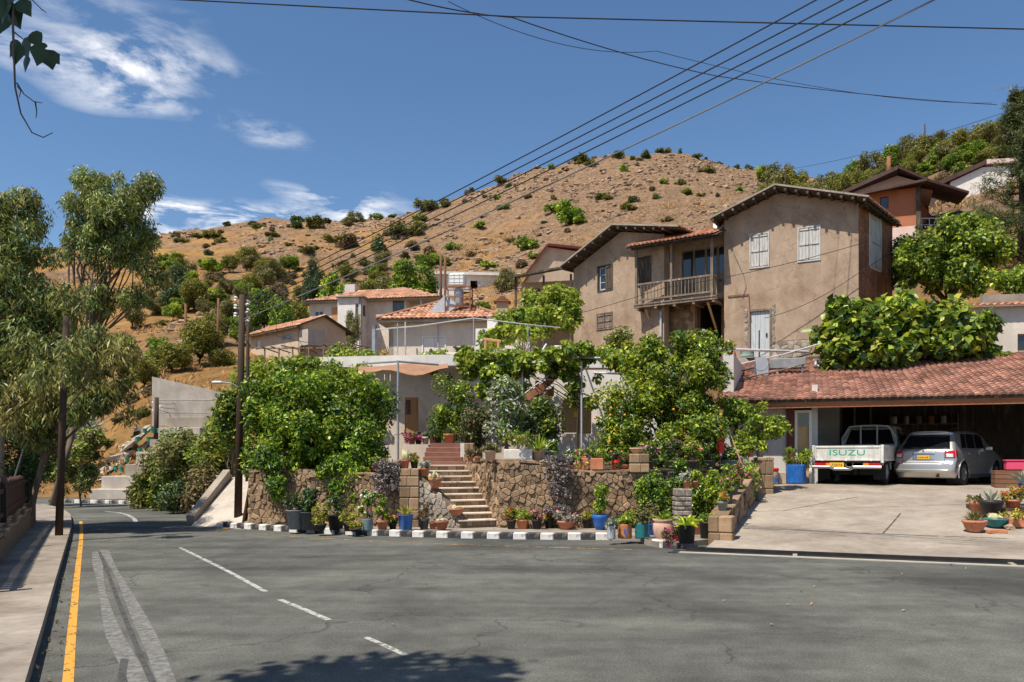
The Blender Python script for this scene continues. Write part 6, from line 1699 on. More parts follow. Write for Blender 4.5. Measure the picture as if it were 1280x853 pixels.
# fig over the garage roof
ells = [E(1075,412,26,52,34),E(1140,398,26.4,56,32),E(1045,438,25.4,36,24),E(1180,432,25.6,50,28),E(1115,438,25.2,56,24),E(1232,440,25.4,22,18),E(1215,415,26,24,20)]
tree('fig_tree', 'wide fig tree with large leaves lying over the garage roof', 'tree', (X(1130,28.2),28.2,3.0), P(1130,440,26.8), ells, 150, .32, 13500, .25, 'leaf_fig', .12, 26, 81, 'bark', aspect=.8, shell=.25, up=.5, mat2='leaf_jade', f2=.2)
ells = [E(1185,306,33,48,26),E(1160,326,32.6,38,26),E(1215,318,33,36,28),E(1240,300,33.4,18,18),E(1140,340,32.4,20,20),E(1200,348,32.4,40,16),E(1212,292,33.4,24,14)]
tree('mulberry_tree', 'rounded bright green mulberry tree below the orange house', 'tree', (X(1190,33.5),33.5,5.6), P(1190,345,33.2), ells, 150, .36, 20000, .16, 'leaf_fig', .16, 24, 82, 'bark', aspect=.7, shell=.25, mat2='leaf_jade', f2=.35)
shrub('shrub', 'yellowish bush beside the plastered outbuilding', P(1262,372,29.5), [E(1265,352,29.5,22,14)], 14, .3, 2500, .13, 'leaf_jade', 83, .6)
shrub('shrub', 'dark ivy clump at the corner of the brick flank', P(1128,352,35), [E(1128,325,35,16,30)], 18, .4, 3500, .13, 'leaf_dark', 84, .6)

# conifer with rising needled branches
cf = thing('conifer', 'dark conifer with rising needled branches at the edge of the slope', 'tree', (X(1277,40),40,9.5))
hb = P(1277,112,40).z - 9.5
mb = MB(); mb.tube([(0,0,-.3),(.05,0,hb*.5),(0,0,hb)], [.26,.16,.03], 9)
cl = []; g = random.Random(21)
for k in range(130):
    f = g.random()**.8; z = hb*(.1+.88*f); L_ = (2.7*(1-f)+.4)*g.uniform(.75,1.1); a = g.uniform(0,2*PI)
    e = Vector((math.cos(a)*L_, math.sin(a)*L_, L_*.35)); p0 = Vector((0,0,z)); m_ = p0 + e*.5 - Vector((0,0,.14*L_)); e = p0 + e
    mb.tube([p0, m_, e], [.035,.02,.006], 5)
    for j in range(6):
        q = p0.lerp(m_, j/3*.5+.5) if j < 3 else m_.lerp(e, (j-2)/3)
        cl.append((q.x, q.y, q.z, .22+.08*g.random()))
mb.build('trunk', M['bark_dark'], cf, True)
foliage('crown', [(*leaf_arrays(cl, 42000, .16, .18, -.35, .4, .1, 21), 'leaf_pine'), (*leaf_arrays(cl, 16000, .14, .2, -.4, .6, .5, 22), 'leaf_scrub')], cf)

# ------------------------------------------------------------------ hillside vegetation
def hill_hit(px, py, y0=50., y1=215.):
    t = (px-640)/1000; s_ = (570-py)/1000; prev = y0
    y = y0
    while y < y1:
        if hill_z(t*y, y) >= EYE + s_*y: return Vector((t*y, y, hill_z(t*y, y)))
        y += .5
    best = min(np.arange(140, y1, 2.), key=lambda yy_: abs(hill_z(t*yy_, yy_) - EYE - s_*yy_))
    return Vector((t*best, best, hill_z(t*best, best)))
proto = {}
def where(px, py, Y):
    if px > 1030: return 'on the ridge above the orange house'
    if px > 905: return 'on the shoulder behind the old house roof'
    if px > 560: return 'on the stony scree above the old wing'
    if px > 380: return 'on the slope behind the grey house'
    return 'on the slope above the retaining wall'
def size_word(r_, a, b): return 'small' if r_ < a else ('large' if r_ > b else 'medium-sized')
def hill_bush(px, py, rpx, kind, sub=True):
    if sub and rpx > 5.5:
        q_ = random.Random(int(px*13+py*5))
        for _ in range(q_.choice((0,1,1,2))): hill_bush(px+q_.uniform(-1.3,1.3)*rpx, py+q_.uniform(-.3,.5)*rpx, rpx*q_.uniform(.4,.75), q_.choice((kind,kind,'dry')), False)
    q = hill_hit(px, py + rpx*.55, 50. if py < 470 else 38.); k = rpx*q.y/1000
    if kind not in proto:
        proto[kind] = []
        for s_ in range(3):
            nm = {'green':('leaf_scrub','leaf_dark'),'bright':('leaf_hedge','leaf_scrub'),'dry':('leaf_dry','leaf_olive'),'dark':('leaf_dark','leaf_scrub')}[kind]
            proto[kind].append(bush_mesh('bush', 100+s_+len(proto)*7, 1500, .16, nm[0], ncl=11, mat2=nm[1]))
    rr = random.Random(int(px*7+py))
    o = bpy.data.objects.new('hillside_bush', rr.choice(proto[kind])); C.objects.link(o)
    o.location = q - Vector((0,0,.08*k)); o.scale = (k*1.25*rr.uniform(.75,1.5), k*1.25*rr.uniform(.8,1.3), k*1.25*rr.uniform(.55,1.15)); o.rotation_euler = (0,0,rr.uniform(0,6))
    wd_ = where(px, py, q.y); nm_ = {'green':'rounded olive-green bush','bright':'bright green bush','dry':'brownish half-dry bush','dark':'dark green bush'}[kind]
    lb_ = size_word(rpx, 5.5, 9.5) + ' ' + nm_ + ' ' + wd_
    tag(o, lb_, 'bush', lb_)
za_ = [(135,250,6,'dry'),(150,265,7,'green'),(235,252,6,'green'),(285,242,9,'green'),(325,268,8,'green'),(348,198,6,'dark'),(455,195,8,'green'),(480,207,7,'green'),(540,225,5,'dry'),(552,242,7,'green'),(533,270,6,'dark'),(608,292,4,'dark'),(640,180,9,'green'),(645,203,8,'dark'),(685,308,9,'green'),(720,197,11,'green'),(765,185,8,'dry'),(985,165,7,'bright'),(1045,163,5,'green'),(800,258,10,'green'),(850,280,15,'dry'),(980,290,13,'dark'),(1110,225,14,'green'),(1125,290,11,'dry'),(1165,178,7,'bright'),(1190,122,13,'green'),(1270,112,8,'green'),(1030,235,7,'dry'),(300,425,11,'dry'),(645,385,6,'green'),(830,370,14,'dry'),(265,290,7,'dry'),(270,325,6,'dark'),(400,345,5,'green'),(455,420,9,'dry'),(230,470,9,'dry'),(560,480,10,'dry'),(1240,355,9,'bright'),(1300,300,8,'bright'),(690,250,3,'dark'),(1200,320,9,'dry'),(960,400,10,'bright'),(620,420,8,'dry'),(880,340,4,'dark'),(470,640,8,'green')]
for zx, zy, r_, kd in za_: hill_bush(180+zx/3.368, 220+zy/3.368, r_, kd)
zb_l = [(20,430,8,'green'),(60,428,5,'dry'),(115,393,6,'dry'),(130,470,10,'bright'),(180,380,7,'green'),(195,390,5,'dark'),(170,415,6,'bright'),(185,437,8,'bright'),(145,413,4,'dark'),(105,422,5,'dark'),(240,412,4,'dark'),(285,352,5,'bright'),(390,412,8,'green'),(435,355,6,'bright'),(350,335,9,'green'),(425,325,7,'green'),(485,327,8,'dark'),(520,313,7,'green'),(590,317,6,'green'),(455,333,5,'dark'),(610,357,8,'green'),(521,383,6,'bright'),(497,397,4,'dry'),(507,415,5,'dark'),(560,383,7,'green'),(572,405,8,'bright'),(600,410,5,'green'),(446,432,11,'green'),(635,412,4,'dark'),(310,440,16,'bright'),(330,457,15,'bright'),(270,468,4,'dark'),(290,418,5,'green'),(683,400,5,'bright'),(675,348,4,'dark'),(700,352,5,'dark'),(530,463,6,'dry'),(318,488,5,'dry'),(635,458,8,'bright'),(10,458,6,'green'),(235,415,4,'dry'),(455,420,6,'dark'),(400,330,4,'dark'),(370,345,6,'green'),(555,318,5,'dark'),(610,326,4,'dark'),(640,340,4,'dark')]
for zx, zy, r_, kd in zb_l: hill_bush(520+zx/1.684, zy/1.684, r_, kd)
for px, py, r_, kd in [(660,305,12,'bright'),(672,318,8,'bright'),(652,330,9,'dry'),(640,300,6,'green'),(725,265,5,'dark'),(688,330,7,'bright'),(560,345,8,'dry'),(590,318,7,'dry'),(612,330,10,'bright'),(505,320,8,'dry'),(470,335,9,'green'),(560,330,6,'green')]: hill_bush(px, py, r_, kd)

g = random.Random(77)
for k in range(46):
    hill_bush(1042+235*k/45+g.uniform(-8,8), 232-62*k/45*.9+g.uniform(-4,30), g.uniform(7,13), g.choice(('green','bright','green','dry')))
for k in range(34):
    hill_bush(g.uniform(190,520), g.uniform(345,420), g.uniform(5,10), g.choice(('dry','dry','green','bright')))
for px_, py_, r_, kd_ in ((92,500,12,'green'),(110,520,10,'dry'),(130,505,12,'green'),(150,480,13,'bright'),(170,470,12,'green'),(120,470,12,'dry'),(98,535,9,'bright'),(165,500,11,'dry'),(178,520,9,'green'),(145,530,8,'dry'),(135,560,8,'green'),(112,560,9,'bright'),(186,490,10,'dry'),(90,565,12,'green'),(118,590,9,'dry'),(172,548,8,'green')): hill_bush(px_, py_, r_, kd_)
def tree_proto(name, mat, mat2, ells, ncl, rcl, n, size, fork, r0, seed, aspect=.5):
    t = thing(name, 'x', 'tree', (0,0,0))
    cl = clumps(ells, ncl, rcl, seed, .3); mb = MB(); limbs(mb, (0,0,-.06), fork, cl, r0, 12, seed); mb.build('trunk', M['bark_dark'], t, True)
    parts = [(*leaf_arrays(cl, n, size, aspect, 0, .35, .2, seed), mat)]
    if mat2: parts.append((*leaf_arrays(cl[::2], n//3, size, aspect, 0, .35, .2, seed+3), mat2))
    foliage('crown', parts, t); return t
# unit-height prototypes
TP = {
 'round': tree_proto('broadleaf_tree','leaf_hedge','leaf_citrus',[(0,0,.60,.36,.36,.34),(.1,0,.4,.28,.28,.2)],34,.13,5200,.055,(0,0,.35),.03,1),
 'olive': tree_proto('olive_tree','leaf_olive','leaf_scrub',[(0,0,.60,.40,.40,.30),(-.1,0,.4,.3,.3,.2)],34,.13,5000,.055,(0,0,.3),.03,2,.35),
 'yellow': tree_proto('scrub_tree','leaf_scrub','leaf_yellow',[(0,0,.55,.42,.42,.36)],34,.14,5000,.055,(0,0,.25),.025,3,.4),
 'pine': tree_proto('pine_tree','leaf_pine','leaf_dark',[(0,0,.35,.26,.26,.14),(0,0,.55,.2,.2,.14),(0,0,.75,.13,.13,.12),(0,0,.90,.07,.07,.1)],46,.085,5600,.05,(0,0,.7),.022,4,.25),
 'bright': tree_proto('bright_tree','leaf_jade','leaf_hedge',[(0,0,.55,.45,.45,.38)],34,.15,5200,.06,(0,0,.3),.025,5,.5),
}
TL = {'round':('broadleaf_tree','dense green broadleaf tree'),'olive':('olive_tree','grey-green olive tree'),'yellow':('scrub_tree','yellow-green scrubby tree'),'pine':('pine_tree','dark narrow conifer'),'bright':('bright_tree','fresh bright green tree')}
used = set()
def far_tree(px, pb, Y, hpx, kind, wide=1.):
    t = TP[kind] if kind not in used else copy_tree(TP[kind])
    used.add(kind); h = hpx*Y/1000; q = P(px, pb, Y)
    z = hill_z(q.x, q.y); q.z = min(q.z, z) if q.z < z + 3 else z
    top = P(px, pb-hpx, Y).z; h = top - q.z
    rr = random.Random(int(px*3+pb)); s_ = hpx*Y/1000*1.02
    t.location = q; t.scale = (s_*wide, s_*wide, h); t.rotation_euler = (0,0,rr.uniform(0,6)); lb_ = size_word(hpx, 22, 34) + ' ' + TL[kind][1] + ' ' + where(px, pb, Y); tag(t, lb_, 'tree', lb_)
for a in [(223,404,95,72,'pine',1),(392,386,90,62,'pine',.9),(423,380,88,42,'bright',1.1),(330,405,74,42,'round',1.3),(352,408,70,36,'round',1.2),(312,408,72,30,'round',1.1),(328,362,108,30,'olive',1.2),(343,352,112,28,'olive',1.2),(313,372,100,30,'yellow',1.2),(242,380,92,34,'yellow',1.2),(518,384,92,58,'round',1.2),(498,376,96,34,'yellow',1.3),(460,376,95,30,'yellow',1.2),(478,372,100,30,'olive',1.2),(634,374,93,40,'olive',.9),(605,398,72,22,'round',1.2),(586,396,74,14,'bright',1.2),(250,446,58,50,'yellow',1.3),(215,470,56,44,'yellow',1.3),(200,460,62,40,'round',1.2),(265,425,66,36,'yellow',1.2),(285,410,72,36,'olive',1.2),(165,412,88,36,'olive',1.1),(180,480,52,36,'yellow',1.3),(275,470,58,36,'yellow',1.2),(300,430,66,34,'round',1.1),(160,470,56,36,'olive',1.2),(445,268+20,196,24,'olive',1.2),(436,288,192,18,'olive',1.2),(372,400,80,26,'yellow',1.2),(408,372,104,20,'yellow',1.2),(350,372,104,18,'yellow',1.3),(440,405,70,20,'olive',1.2)]: far_tree(*a)
for a in [(972,246,118,44,'olive',1.15),(992,244,116,32,'yellow',1.2),(955,222,170,16,'bright',1.3),(1035,250,96,36,'olive',1.2),(1052,246,94,30,'yellow',1.2),(1015,252,100,26,'yellow',1.3),(1090,222,110,34,'olive',1.2),(1112,214,112,30,'round',1.2),(1140,205,118,38,'olive',1.2),(1160,206,112,36,'olive',1.2),(1182,205,112,34,'yellow',1.3),(1205,200,108,38,'yellow',1.3),(1228,196,108,42,'yellow',1.2),(1252,190,108,44,'yellow',1.2),(1080,235,96,24,'yellow',1.3),(1150,222,92,26,'yellow',1.3),(1200,222,92,28,'yellow',1.3),(1240,215,92,28,'yellow',1.3),(1275,180,106,44,'olive',1.2),(1175,190,128,26,'olive',1.2),(1000,250,100,24,'yellow',1.2),(960,250,104,24,'yellow',1.3)]: far_tree(*a)

g = random.Random(91)
for k in range(96):
    px = g.uniform(185,655); yb = g.uniform(330,405)
    if 530 < px < 655 and yb > 336: continue
    q = hill_hit(px, yb)
    far_tree(px, yb, q.y, g.uniform(11,26), g.choice(('yellow','yellow','olive','olive','round','bright')), g.uniform(1.,1.5))
for k in range(40):
    px = g.uniform(1035,1280); yb = 236-70*(px-1035)/245+g.uniform(0,34)
    q = hill_hit(px, yb)
    far_tree(px, yb, q.y, g.uniform(16,30), g.choice(('yellow','yellow','olive','round')), g.uniform(1.1,1.5))
# ------------------------------------------------------------------ roadside plane tree by the camera: only a hanging spray and its shade reach the picture
pt = thing('plane_tree', 'broad-leaved roadside tree whose twig hangs into the sky', 'tree', (-5.6,1.2,-.1))
g = random.Random(2)
cl = []
for k in range(84):
    a = g.random(); cl.append((g.uniform(-1.0,2.4) if k % 3 else g.uniform(.9,2.5), (2.45*a+g.uniform(-2.2,.1)-.1) if k % 3 else g.uniform(1.5,2.4), 6.9+g.uniform(-.4,1.4), .26+.2*g.random()))
mb = MB(); limbs(mb, (0,0,-.1), (.5,.4,4.6), cl, .22, 26, 3)
tw0 = P(40,-110,3.6)-pt.location; pts = [tw0, P(15,-10,3.6)-pt.location, P(17,60,3.6)-pt.location, P(19,110,3.6)-pt.location, P(26,142,3.6)-pt.location, P(40,166,3.6)-pt.location, P(54,172,3.6)-pt.location, P(66,166,3.6)-pt.location]
mb.tube([Vector((1.6,1.2,6.6)), tw0 + Vector((-.15,.1,.5)), *pts], [.03,.012,.007,.006,.005,.004,.0035,.003,.0025,.002], 6)
for br in ([(21,104),(30,118),(42,127),(53,129)],[(44,128),(46,140),(45,148)],[(17,40),(30,50),(38,62),(44,70)],[(15,-5),(40,0),(52,12),(58,16)],[(22,108),(26,114),(24,122)]):
    mb.tube([P(a,b,3.6)-pt.location for a,b in br], [.004]+[.0025]*(len(br)-2)+[.0015], 5)
mb.build('trunk', M['bark'], pt, True)
def big_leaf(mb, c, rx, rot, tilt, s):
    """one lobed hanging leaf, slightly cupped"""
    out = [(0,0),(.30,-.06),(.50,-.30),(.42,-.50),(.22,-.78),(.0,-1.12),(-.2,-.80),(-.42,-.52),(-.5,-.28),(-.32,-.05)]
    Mx = Matrix.Translation(c) @ Matrix.Rotation(tilt,4,'X') @ Matrix.Rotation(rot,4,'Y') @ Matrix.Rotation(rx,4,'Z')
    v = [Mx @ Vector((x*s, .10*s*abs(x), z*s)) for x, z in out] + [Mx @ Vector((0,0,-.45*s))]
    n = len(out); mb.add(v, [(i,(i+1)%n,n) for i in range(n)], 0, .15)
for i, (px, py, s, ro) in enumerate([(8,15,.10,.1),(15,22,.10,-.4),(4,30,.095,.3),(24,12,.08,-.6),(14,-6,.09,.2),(30,60,.10,-.2),(24,68,.09,.25),(40,52,.075,-.5),(58,74,.10,-.35),(52,70,.085,.2),(33,82,.07,.1),(22,62,.08,.5),(64,80,.06,-.7),(56,66,.03,.3),(12,12,.10,.4),(6,8,.10,-.2),(30,-8,.06,.2),(47,-14,.09,-.3),(0,4,.10,0)]):
    mb = MB(); big_leaf(mb, P(px, py-12, 3.6+.05*(i%3))-pt.location, (i%5-2)*.3, ro, R(-8+5*(i%4)), s); mb.build('leaf', M['leaf_dark'], pt, varattr=True)
foliage('crown', [(*leaf_arrays(cl, 3600, .15, .9, .3, .35, .2, 5), 'leaf_dark')], pt)
# ------------------------------------------------------------------ vehicles
def grid_mesh(mb, pts, nu, nv, flip=False, mi=0):
    f = []
    for j in range(nv-1):
        for i in range(nu-1):
            q = (j*nu+i, j*nu+i+1, (j+1)*nu+i+1, (j+1)*nu+i); f.append(q[::-1] if flip else q)
    mb.add(pts, f, mi)
def lettering(txt, size, mat, parent, loc, rot, sx=1., depth=.002, name='lettering', align='CENTER'):
    cu = bpy.data.curves.new(name, 'FONT'); cu.body = txt; cu.size = size; cu.extrude = depth; cu.align_x = align; cu.align_y = 'CENTER'
    o = bpy.data.objects.new(name, cu); C.objects.link(o); cu.materials.append(M[mat]); o.parent = parent
    bpy.context.view_layer.update()
    me = bpy.data.meshes.new_from_object(o); bpy.data.objects.remove(o); me.materials.clear(); me.materials.append(M[mat])
    o = bpy.data.objects.new(name, me); C.objects.link(o); o.parent = parent
    o.location = loc; o.rotation_euler = rot; o.scale = (sx,1,1); return o
def wheel(parent, x, y, r, wdt, side, rim='alloy', spokes=5, name='wheel'):
    mb = MB(); R_ = r
    prof = [(r*.60,-wdt/2),(r*.92,-wdt/2),(r,-wdt*.36),(r,wdt*.36),(r*.92,wdt/2),(r*.60,wdt/2)]
    mb.lathe(prof, 28, cap=False); ty = mb.build(name, M['rubber'], parent, True, loc=(x,y,r), rot=(0,R(90),0))
    mb = MB(); s_ = 1 if side > 0 else -1
    mb.lathe([(r*.2,s_*wdt*.30),(r*.62,s_*wdt*.25),(r*.64,s_*wdt*.40),(r*.58,s_*wdt*.42),(r*.55,s_*wdt*.31)][::s_], 24, cap=False)
    for k in range(spokes):
        a = 2*PI*k/spokes; mb.bar((0,0,s_*wdt*.40),(r*.58*math.cos(a),r*.58*math.sin(a),s_*wdt*.38),.075 if spokes<7 else .03,.03)
    mb.tube([(0,0,s_*wdt*.3),(0,0,s_*wdt*.46)], r*.17, 12)
    mb.build('rim', M[rim], ty)
    mb = MB(); mb.tube([(0,0,s_*wdt*.02),(0,0,s_*wdt*.2)], r*.6, 20); mb.build('brake_disc', M['black_metal'], ty)
    return ty

# --- silver hatchback
TH = R(50); cpos = Vector((X(1152,20.75), 20.75, 0)); cpos.z = drive_z(cpos.x, cpos.y)+.0
car = thing('parked_car', 'silver five-door hatchback parked nose-in under the garage roof', 'car', cpos, -TH); car.scale = (.88,.88,.91)
LC = 4.1
ip = lambda v, xs, ys: float(np.interp(v, xs, ys))
def yR(z): return ip(z, [.2,.3,.36,.42,.60,.645,.67,.95,1.02,1.47,1.53,1.60], [.16,.08,.015,.0,.01,.03,.085,.11,.15,.52,.47,.66])
def yF(z): return ip(z, [.2,.5,.7,.9], [4.0,4.1,4.08,3.95])
def zt(y): return ip(y, [0,.6,1.2,2.1,2.6,3.25,3.9,4.1], [1.545,1.58,1.60,1.58,1.46,1.04,.88,.74])
def hw(z, y): 
    q = ip(z, [.2,.32,.5,.75,.96,1.04,1.50,1.6], [.80,.845,.868,.875,.85,.815,.64,.56])
    return q - .05*max(0,(y-3.2)/.9)**2
def S(a, b, c):
    y0 = b*LC; top = zt(y0) - .045*a*a*(1 if c > .97 else c)
    z = .21 + (top-.21)*c
    y = yR(z) + (yF(min(z,.9))-yR(z))*b
    k = abs(a)**5
    y += .13*k*(1-b)**10 - .22*k*b**10
    return Vector((a*hw(z, y0), y, z))
def weld(mb):
    key = {}; nv = []; mp_ = []
    for v in mb.v:
        k = (round(v[0],4), round(v[1],4), round(v[2],4))
        if k not in key: key[k] = len(nv); nv.append(v)
        mp_.append(key[k])
    nf = []
    for f in mb.f:
        q = []
        for i in f:
            if mp_[i] not in q: q.append(mp_[i])
        if len(q) >= 3: nf.append(tuple(q))
    mb.v = nv; mb.f = nf; mb.m = [0]*len(nf); mb.a = [.5]*len(nf)
NA, NB, NCc = 25, 41, 33
aa = [-1+2*i/(NA-1) for i in range(NA)]; bb = [i/(NB-1) for i in range(NB)]; cc = [i/(NCc-1) for i in range(NCc)]
mb = MB()
grid_mesh(mb, [S(a,0,c) for c in cc for a in aa], NA, NCc)
grid_mesh(mb, [S(a,1,c) for c in cc for a in aa], NA, NCc, True)
grid_mesh(mb, [S(1,b,c) for c in cc for b in bb], NB, NCc)
grid_mesh(mb, [S(-1,b,c) for c in cc for b in bb], NB, NCc, True)
grid_mesh(mb, [S(a,b,1) for b in bb for a in aa], NA, NB)
grid_mesh(mb, [S(a,b,0) for b in bb for a in aa], NA, NB, True)
weld(mb)
keep = []
for f in mb.f:
    cx_ = sum(mb.v[i][0] for i in f)/len(f); cy_ = sum(mb.v[i][1] for i in f)/len(f); cz0 = sum(mb.v[i][2] for i in f)/len(f)
    if abs(cx_) > .55 and any((cy_-yw)**2+(cz0-.335)**2 < .372**2 for yw in (.80,3.30)): continue
    keep.append(f)
mb.f = keep; mb.m = [0]*len(keep); mb.a = [.5]*len(keep)
body = mb.build('body', M['car_silver'], car, True)
cz = lambda z: (z-.21)/(1.545-.21)
def rear_patch(nm, mat, a0, a1, z0, z1, off, parent=car, n=14, th=None, smooth=True):
    mb = MB(); pts = []
    for j in range(8):
        for i in range(n):
            q = S(a0+(a1-a0)*i/(n-1), 0, cz(z0+(z1-z0)*j/7)); pts.append(q + Vector((0,-off,off*.25)))
    grid_mesh(mb, pts, n, 8)
    # rim back to the body so that the patch has thickness
    back = [p + Vector((0,off+.01,0)) for p in pts]; b0 = len(mb.v); mb.v += [tuple(p) for p in back]
    loop = list(range(n)) + [j*n+n-1 for j in range(1,8)] + [7*n+i for i in range(n-2,-1,-1)] + [j*n for j in range(6,0,-1)]
    for i in range(len(loop)):
        p, q = loop[i], loop[(i+1)%len(loop)]; mb.f.append((p, b0+p, b0+q, q)); mb.m.append(0); mb.a.append(.5)
    return mb.build(nm, M[mat], parent, smooth)
def side_patch(nm, mat, s_, b0, b1, z0, z1, off, parent=car, n=12, top=None):
    mb = MB(); pts = []
    for j in range(7):
        for i in range(n):
            b = b0+(b1-b0)*i/(n-1); zz_ = z0+((top(b) if top else z1)-z0)*j/6
            y0 = b*LC; q = S(s_, b, (zz_-.21)/(zt(y0)-.045-.21)); pts.append(q + Vector((s_*off,0,0)))
    grid_mesh(mb, pts, n, 7, s_ < 0)
    return mb.build(nm, M[mat], parent, True)
rw_ = rear_patch('rear_window', 'car_glass', -.86, .86, 1.035, 1.455, .006)
mb = MB(); q = S(-.05,0,cz(1.06)); mb.bar(q+Vector((-.28,-.03,.02)), q+Vector((.10,-.035,.0)), .02, .03); mb.build('wiper', M['black_plastic'], rw_)
for s_ in (-1,1):
    tl = rear_patch('taillight', 'lens_red', *sorted((s_*.70, s_*.985)), .78, 1.0, .012, n=8)
    rear_patch('clear_lens', 'lens_clear', *sorted((s_*.74, s_*.93)), .80, .90, .018, tl, n=8)
    side_patch('side_lens', 'lens_red', s_, .0, .045, .80, .99, .008, tl)
    rear_patch('reflector', 'lens_red', *sorted((s_*.62, s_*.86)), .615, .635, .008, n=6)
    gt = lambda b: min(1.47, zt(b*LC)-.10)
    for b0, b1 in ((.145,.245),(.26,.425),(.44,.60)):
        side_patch('side_window', 'car_glass', s_, b0, b1, 1.05, 1.45, .005, top=gt)
    for b in (.30,.50):
        q = S(s_, b, (.92-.21)/(zt(b*LC)-.21)); mb = MB(); mb.cbox(-.015,.02,-.09,.09,-.02,.02,.008); mb.build('door_handle', M['chrome'], car, loc=q+Vector((s_*.012,0,0)))
    q = S(s_, .62, (1.08-.21)/(zt(.62*LC)-.21)); mb = MB(); mb.cbox(-.1,.1,-.05,.05,-.07,.07,.03); mb.build('mirror', M['car_silver'], car, loc=q+Vector((s_*.12,0,.0)))
    for y in (.80,3.30):
        mb = MB(); x = s_*.862; mb.tube([(x-s_*.36,y,.335),(x-s_*.02,y,.335)], .40, 28, cap=False); mb.tube([(x-s_*.36,y,.335),(x-s_*.35,y,.335)], .40, 28); mb.build('wheel_arch', M['interior_dark'], car)
        mb = MB()
        for k in range(15):
            a = R(-18+216*k/14); a2 = R(-18+216*(k+1)/14)
            if k < 14: mb.bar((x+s_*.006,y+.385*math.cos(a),.335+.385*math.sin(a)),(x+s_*.006,y+.385*math.cos(a2),.335+.385*math.sin(a2)),.03,.03,up=(1,0,0))
        mb.build('arch_lip', M['car_silver'], car)
        wheel(car, s_*.775, y, .325, .20, s_)
    side_patch('sill_trim', 'dark_plastic', s_, .28, .72, .23, .31, .008)
    mb = MB(); mb.tube([(s_*.52,.75,1.60),(s_*.53,1.2,1.645),(s_*.53,2.0,1.635),(s_*.52,2.4,1.56)], .016, 6); mb.build('roof_rail', M['black_plastic'], car)
mb = MB()
for i in range(9):
    a0 = -.8+.2*i*.8889; 
pl = rear_patch('plate_recess', 'alloy', -.34, .34, .725, .895, .004)
q = S(0,0,cz(.80)); mb = MB(); mb.box(-.20,.20,-.012,.0,-.055,.055); pp = mb.build('number_plate', M['plate_yellow'], car, loc=q+Vector((0,-.02,0)))
mb = MB(); mb.box(-.20,-.16,-.0155,-.012,-.045,.055); mb.build('blue_band', M['plate_blue'], pp)
g = random.Random(3); mb = MB()
for k in range(6):
    x = -.13+.052*k; h = g.uniform(.035,.05); mb.box(x,x+.014,-.0155,-.012,-.03,-.03+h); mb.box(x+.018,x+.03,-.0155,-.012,-.03+h*g.random()*.6,-.018+h*.6)
mb.build('plate_marks', M['letter_dark'], pp)
rear_patch('plate_hood', 'car_silver', -.38, .38, .895, .925, .03)
q = S(0,0,cz(.975)); mb = MB(); mb.tube([(0,-.004,0),(0,-.018,0)], .034, 14); mb.build('emblem', M['chrome'], car, loc=q)
rear_patch('brake_lamp', 'lens_red', -.17, .17, 1.495, 1.52, .012, n=6)
for s_ in (-1,1):
    rear_patch('panel_gap', 'black_plastic', *sorted((s_*.672, s_*.683)), .665, 1.02, .0025, n=3)
    for b in (.252,.428,.605): side_patch('panel_gap', 'black_plastic', s_, b, b+.0025, .36, 1.04, .002, n=3)
rear_patch('panel_gap', 'black_plastic', -.68, .68, .652, .662, .004, n=10)
rear_patch('spoiler', 'car_silver', -.84, .84, 1.475, 1.535, .05)
rear_patch('bumper_step', 'car_silver', -.97, .97, .36, .44, .035)
mb = MB(); mb.tube([(.42,.02,.27),(.42,.3,.27)], .035, 12); mb.build('exhaust', M['black_metal'], car)

# --- white drop-side pickup
TT = R(37); tpos = Vector((X(1059,21.0), 21.0, 0)); tpos.z = drive_z(tpos.x, tpos.y)
tr_ = thing('pickup_truck', 'worn white drop-side pickup with green tailgate lettering in the garage mouth', 'pickup truck', tpos, -TT)
W = .86
tg = MB(); tg.cbox(-W+.03, W-.03, -.02, .02, .63, 1.03, .006); tg = tg.build('tailgate', M['truck_white'], tr_)
mb = MB()
for z in (.66,.995): mb.cbox(-W+.04, W-.04, -.035, -.018, z-.022, z+.022, .006)
for x in (-W+.06, W-.06): mb.cbox(x-.022, x+.022, -.034, -.018, .685, .97, .006)
mb.build('tailgate_rib', M['truck_white'], tg)
lettering('ISUZU', .215, 'letter_green', tg, (.0,-.0225,.845), (R(90),0,0), 1.55, .002)
for x in (-.62,-.02,.6):
    mb = MB(); mb.cbox(x-.03,x+.03,-.05,-.02,.63,.68,.006); mb.build('hinge', M['pipe_white'], tg)
